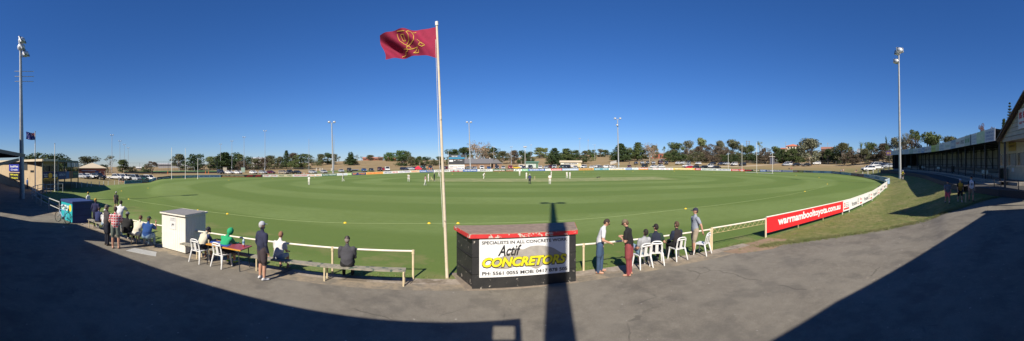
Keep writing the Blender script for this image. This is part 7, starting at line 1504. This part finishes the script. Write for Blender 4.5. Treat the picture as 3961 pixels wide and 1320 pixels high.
dl = G(414,950); az = A(414,1.2); ch = Vector((dl.x+sin(az)*.30, dl.y+cos(az)*.30, dl.z+.93)); human('small child in white top carried by the man in charcoal', ch, az+pi*.8, 'sit', .82, lean=5, hipz=.10, shirt=(.65,.65,.66), sleeve='long', pants=(.3,.3,.35), barefoot=True, hair=(.10,.05,.03), vox=.014)
def bag(t, hip, S, Fw, X, TL, k, hv, hands):
    pass
bz2 = lambda px: (lambda y_: (y_*math.tan(PH(px)), y_, 0))(6.05+max(0,px-400)*.0033)
human('player in navy and gold tracksuit with gold cap standing behind the bench end', GP(370, 19.6), A(370,.5), 'pockets', 1.66, lean=0, shirt=(.015,.018,.07), sleeve='long', sleevec=(.02,.022,.08), pants=(.015,.015,.04), hair=(.25,.12,.05), cap=(.5,.30,.03), build=1.05, hem=.1)
human('boy in navy and gold jacket and navy cap sitting at the left bench end', bz2(378), A(384,.4), 'sit', 1.62, lean=18, hipz=.52, shirt=(.02,.03,.11), sleeve='long', pants=(.02,.02,.05), leg='short', sock=(.65,.65,.65), shoes=(.6,.6,.6), cap=(.012,.015,.04), hair=(.05,.03,.02), hp=10, hem=.1)
human('person in white top sitting on the bench beside the boy in the navy jacket', bz2(404), A(402,.3), 'sit', 1.60, lean=12, hipz=.52, shirt=(.62,.62,.62), pants=(.25,.35,.45), leg='short', shoes=(.3,.45,.5), sock=(.6,.6,.6), hair=(.04,.03,.02), cap=(.6,.6,.62))
human('cricketer in white shirt leaning forward on the fence behind the black hooded spectator', (-15.65,6.62,0), A(473,.35), 'stand', 1.82, lean=28, shirt=(.68,.68,.67), pants=(.66,.64,.58), hair=(.02,.015,.012), hp=10, build=1.12, over=dict(ul=D(-.3,.8,-.5), fl=D(.2,.9,-.5), ur=D(.3,.8,-.5), fr=D(-.2,.9,-.5)))
human('heavy man in black hooded top and grey cap sitting on the left bench', bz2(487), A(490,.55), 'sit', 1.80, lean=12, hipz=.53, shirt=(.012,.012,.013), sleeve='long', pants=(.015,.015,.018), shoes=(.55,.5,.45), cap=(.22,.23,.24), hair=(.02,.015,.012), build=1.2, hem=.12)
human('man in cream cricket jumper sitting hunched on the left bench', bz2(527), A(528,.6), 'sit', 1.78, lean=30, hipz=.53, shirt=(.60,.56,.44), sleeve='long', pants=CRW, shoes=(.6,.6,.6), hair=(.12,.06,.03), hp=5, build=1.1, hem=.05)
human('man in royal blue polo and dark green cap sitting with a hand at his face', bz2(566), A(572,.5), 'headhold', 1.78, lean=20, hipz=.53, shirt=(.012,.06,.22), pants=(.16,.25,.36), shoes=(.1,.1,.1), cap=(.01,.05,.04), hair=(.1,.05,.03), build=1.15, hem=.12)
human('boy in black top and grey cap standing on the grass behind the left bench', GP(449,28.5), A(449,.3), 'stand', 1.45, shirt=(.03,.03,.035), pants=(.05,.04,.05), leg='short', cap=(.5,.5,.5), hair=(.1,.06,.03))
human('boy in white shirt and yellow cap behind the blue shelter', GP(342,26.0), A(342,-.9), 'stand', 1.58, shirt=(.62,.62,.62), pants=(.02,.02,.05), cap=(.45,.30,.05), hair=(.05,.03,.02), hy=40)
human('man in blue overalls standing on the path beside the beige clubhouse', GP(107,51.3), A(107,.6), 'stand', 1.75, shirt=(.03,.09,.28), sleeve='long', pants=(.02,.05,.15), shoes=(.5,.5,.5), hair=(.05,.03,.02), near=False)
# --- right shade
def at(x, d): return GP(x, d)
human('boy in grey t-shirt and pink shorts walking in the shade, leftmost of the three', G(3665,789), A(3665,pi-.3), 'walk', 1.62, shirt=(.16,.18,.21), pants=(.7,.14,.2), leg='short', shoes=(.02,.02,.02), sock=(.5,.5,.5), cap=(.03,.03,.06), hair=(.03,.02,.02), build=1.15, hem=.15)
def tiger(t, hip, S, Fw, X, TL, k, hv, hands):
    m = MB()
    for i in range(4):
        c = hip+S*TL*(.04+.14*i); m = MB(); n_ = 16; vs = []
        for z in (0,.028):
            for j in range(n_): an = 2*pi*j/n_; p = c+S*(z+.02*sin(an*3))+X*(.185*cos(an))+Fw*(.14*sin(an)); vs.append(p)
        m.add(vs, [(j,(j+1)%n_,n_+(j+1)%n_,n_+j) for j in range(n_)]); m.build('black_stripe', cloth((.015,.012,.012)), t, True)
human('boy in black and gold striped top walking in the shade with a bat', G(3714,784), A(3714,pi-.25), 'walk', 1.64, shirt=(.6,.34,.04), sleevec=(.015,.013,.013), pants=(.012,.012,.014), leg='short', shoes=(.3,.3,.35), sock=(.6,.6,.6), cap=(.5,.5,.55), hair=(.03,.02,.02), hem=.12, extra=tiger, build=1.05)
def emblem(t, hip, S, Fw, X, TL, k, hv, hands):
    c = hip+S*TL*.55+Fw*.135; m = MB(); n_ = 20
    for j in range(n_):
        a0, a1 = 2*pi*j/n_, 2*pi*(j+1)/n_; m.add([c+X*r*cos(a)+S*r*sin(a)+Fw*.004 for r, a in ((.085,a0),(.085,a1),(.07,a1),(.07,a0))], [(0,1,2,3)])
    m.add([c+X*x+S*y+Fw*.004 for x, y in ((0,.055),(.035,.0),(.03,-.04),(-.03,-.04),(-.035,0))], [(0,1,2,3,4)]); m.build('chest_emblem', cloth((.02,.02,.025)), t)
human('boy in white top with round black emblem and khaki shorts walking in the shade', G(3757,781), A(3757,pi-.2), 'walk', 1.75, shirt=(.8,.8,.82), sleevec=(.02,.02,.022), pants=(.26,.22,.16), leg='short', shoes=(.012,.012,.012), cap=(.02,.02,.025), hair=(.03,.02,.02), hem=.1, extra=emblem)
def cricket_bat(loc, rot, lb):
    t = thing('cricket_bat', lb, 'cricket bat', loc); t.rotation_euler = rot
    MB().box(-.054,-.02,0,.054,.02,.56).add([(-.054,-.02,.56),(.054,-.02,.56),(.054,.02,.56),(-.054,.02,.56),(-.018,-.015,.62),(.018,-.015,.62),(.018,.015,.62),(-.018,.015,.62)],[(0,1,5,4),(1,2,6,5),(2,3,7,6),(3,0,4,7),(4,5,6,7)]).build('blade', mat('willow',(.55,.42,.25),.6), t); MB().tube((0,0,.61),(0,0,.88),.017,.018,8).build('grip', BLKP, t, True); return t
g = G(3735,785); cricket_bat((g.x, g.y, g.z+.02), (0,0,-PH(3735)), 'cricket bat held upright beside the boy in the striped top')
# --- cyclist
cy = G(3490,700); azc = A(3490,pi-.25)
bicycle(cy, -azc+pi/2, 'racing bicycle under the rider in the yellow vest', (.05,.05,.06), R=.34)
human('cyclist in yellow vest and pale helmet riding by the shaded floodlight pole', cy, azc, 'ride', 1.76, lean=35, shirt=(.55,.5,.03), sleevec=(.02,.02,.02), pants=(.012,.012,.012), leg='short', shoes=(.1,.1,.1), hat=None, cap=(.5,.42,.4), hair=(.05,.03,.02), near=False)
# --- cricketers and umpires
def fielder(x, y, az, pose, lb, **k):
    kw = dict(shirt=CRW, pants=CRW, shoes=(.6,.6,.6), hair=(.05,.03,.02), cap=(.16,.02,.04), near=False, group='cricketers and umpires'); kw.update(k)
    return human(lb, G(x, y), A(x, az), pose, kw.pop('h', 1.80), **kw)
fielder(1195,716,.6,'phone','leftmost fielder in whites standing with hands together')
fielder(1327,702,-1.2,'walk','fielder in whites walking, below the pale green boards')
fielder(1580,703,2.8,'crouch','fielder in whites half crouching, left of the batsman', lean=15)
fielder(1645,718,1.2,'walk','cricketer in maroon vest and whites walking near the far umpire', shirt=(.35,.2,.2), cap=None)
fielder(1657,702,1.3,'stand','batsman in whites with pads left of the far umpire', cap=(.02,.02,.05), over=dict(ul=D(-.1,.3,-1), fl=D(0,.5,-1)))
fielder(1680,701,1.8,'behind','umpire in black coat and white hat just left of the flagpole', shirt=(.015,.02,.04), sleeve='long', pants=(.012,.014,.02), hat=(.65,.65,.63), cap=None, hem=.3, lean=0)
fielder(1698,684,2.0,'walk','fielder in whites between the far umpire and the flagpole', cap=None)
fielder(1869,692,1.4,'crouch','wicket fielder in whites bent with hands on knees in the centre', lean=38, h=1.82)
fielder(2010,681,.3,'stand','fielder in whites standing below the cream and green boards', cap=None)
fielder(2036,694,.8,'stand','batsman in whites and pads just left of the near umpire', cap=None)
fielder(2049,712,.1,'behind','near umpire in navy coat and wide white hat', shirt=(.03,.035,.09), sleeve='long', pants=(.015,.018,.03), shoes=(.02,.02,.02), hat=(.7,.7,.66), cap=None, hem=.35, lean=0, build=1.1)
fielder(2127,713,.2,'behind','largest fielder in whites seen from behind, right of the near umpire', h=1.86, build=1.1, cap=None, hair=(.2,.08,.03))
fielder(2132,688,1.2,'phone','fielder in whites and white hat partly behind the largest fielder', hat=(.65,.65,.6), cap=None)
fielder(2193,691,-.5,'walk','left one of the two fielders standing together on the right', cap=None, hair=(.15,.06,.03))
fielder(2204,692,.8,'stand','right one of the two fielders standing together on the right', cap=None)
g = G(1661,702); cricket_bat((g.x+.45,g.y,g.z+.75), (0,radians(150),0), 'cricket bat held by the batsman left of the far umpire')
for x, lb in ((1668,'far set of three stumps beside the far umpire'),(2068,'near set of three stumps right of the near umpire')):
    g = GP(x, 76); m = MB(); [m.tube((i*.1,0,0),(i*.1,0,.71),.02) for i in (-1,0,1)]; m.box(-.12,-.015,.71,.12,.015,.73); tag(m.build('stumps', mat('willow',(.55,.42,.25),.6)), lb, 'stumps').location = g
for x, y, lb, a_ in ((2311,690,'left one of two dark birds on the grass',.3),(2318,689,'right one of two dark birds on the grass',-.5)):
    g = G(x, y); t = thing('bird', lb, 'bird', g, a_, 'two birds'); m = MB().ell((0,0,.22),(.24,.10,.10),10,6); m.ell((.2,0,.34),(.07,.06,.065),8,5); m.tube((.14,0,.26),(.2,0,.34),.06,.05,8); m.tube((.26,0,.34),(.34,0,.33),.018,.004,6); m.tube((-.2,0,.22),(-.42,0,.19),.05,.03,6); [m.tube((.0,s*.05,.15),(.02,s*.05,0),.012,.008,5) for s in (-1,1)]
    m.build('body', mat('dark_feathers',(.02,.02,.022),.7), t, True)
# --- people far off
def far(x, d, az, pose, lb, **k):
    kw = dict(near=False, hair=(.05,.03,.02)); kw.update(k); return human(lb, GP(x, d), A(x, az), pose, kw.pop('h',1.72), **kw)
far(461,94,2.6,'sitfloor','left one of two people sitting on the bank before the ute', shirt=(.4,.4,.4), pants=(.5,.2,.12), leg='short', cap=(.5,.5,.5)); far(475,93,2.2,'sitfloor','right one of two people sitting on the bank before the ute', shirt=(.12,.12,.12), pants=(.5,.2,.12), leg='short', cap=(.6,.6,.6))
for i, (x, c) in enumerate(((1168,(.42,.22,.15)),(1176,(.5,.45,.4)),(1186,(.42,.22,.15)),(1193,(.3,.08,.07)))):
    far(x, 132+i%2, pi+.3*(i-1), 'sitfloor', 'spectator sitting on the bank right of the dark sedan, %s from the left' % ORD[i], shirt=c, pants=(.3,.1,.08), leg='short', group='spectators on the left bank')
for i, x in enumerate((1755,1772,1784)): far(x, 124, .3*(i-1), 'sitfloor', 'person in red sitting before the boards right of the flagpole, %s from the left' % ORD[i], shirt=((.45,.03,.04),(.5,.05,.05),(.6,.5,.5))[i], pants=(.3,.1,.08), leg='short', group='people in red by the boards')
far(1652,144,2.8,'stand','person in orange shirt standing beside the red gazebo', shirt=(.55,.16,.04), pants=(.03,.03,.04)); far(1661,143.5,3.4,'sit','person in orange sitting by the open dark vehicle', shirt=(.5,.12,.03), pants=(.4,.2,.1), leg='short', hipz=.5); far(1668,143.5,2.6,'sit','second person in orange sitting by the open dark vehicle', shirt=(.45,.1,.04), pants=(.1,.1,.1), leg='short', hipz=.5)
far(2355,146,3.0,'stand','person in dark clothes standing left of the twin-lamp pole', shirt=(.04,.02,.02), pants=(.02,.02,.02)); far(2434,172,3.1,'stand','dark figure standing on the dry slope above the maroon hatchback', shirt=(.02,.02,.025), pants=(.02,.02,.025), h=1.8)
far(2457,148,2.8,'stand','left one of two small figures beside the dark van', shirt=(.1,.08,.07), pants=(.1,.08,.06)); far(2468,148,3.3,'stand','right one of two small figures beside the dark van', shirt=(.3,.22,.18), pants=(.08,.06,.05), h=1.5)
far(2863,150,3.0,'sitfloor','left of two people sitting on the bank behind the right goal posts', shirt=(.15,.15,.2), pants=(.1,.1,.1)); far(2872,151,2.6,'lounge','right of two people lounging on the bank behind the right goal posts', shirt=(.5,.12,.1), pants=(.4,.2,.15), leg='short')
far(3052,150,2.8,'sitfloor','left of two people sitting on the dry bank below the dark cars', shirt=(.03,.05,.05), pants=(.02,.02,.02)); far(3062,150,2.2,'lounge','right of two people sitting on the dry bank below the dark cars', shirt=(.5,.14,.12), pants=(.4,.2,.15), leg='short')
far(3253,120,2.6,'lounge','left of two people lying on the bank before the boundary bend', shirt=(.2,.2,.3), pants=(.45,.2,.15), leg='short'); far(3262,121,2.9,'lounge','right of two people lying on the bank before the boundary bend', shirt=(.5,.3,.3), pants=(.5,.2,.15), leg='short')
far(3313,111,-2.2,'sitfloor','lone person in blue with red cap sitting left of the white off-roader', shirt=(.03,.04,.2), pants=(.5,.3,.2), leg='short', cap=(.5,.03,.03))
bpy.data.scenes.remove(TMP)
bpy.data.scenes.remove(TX)
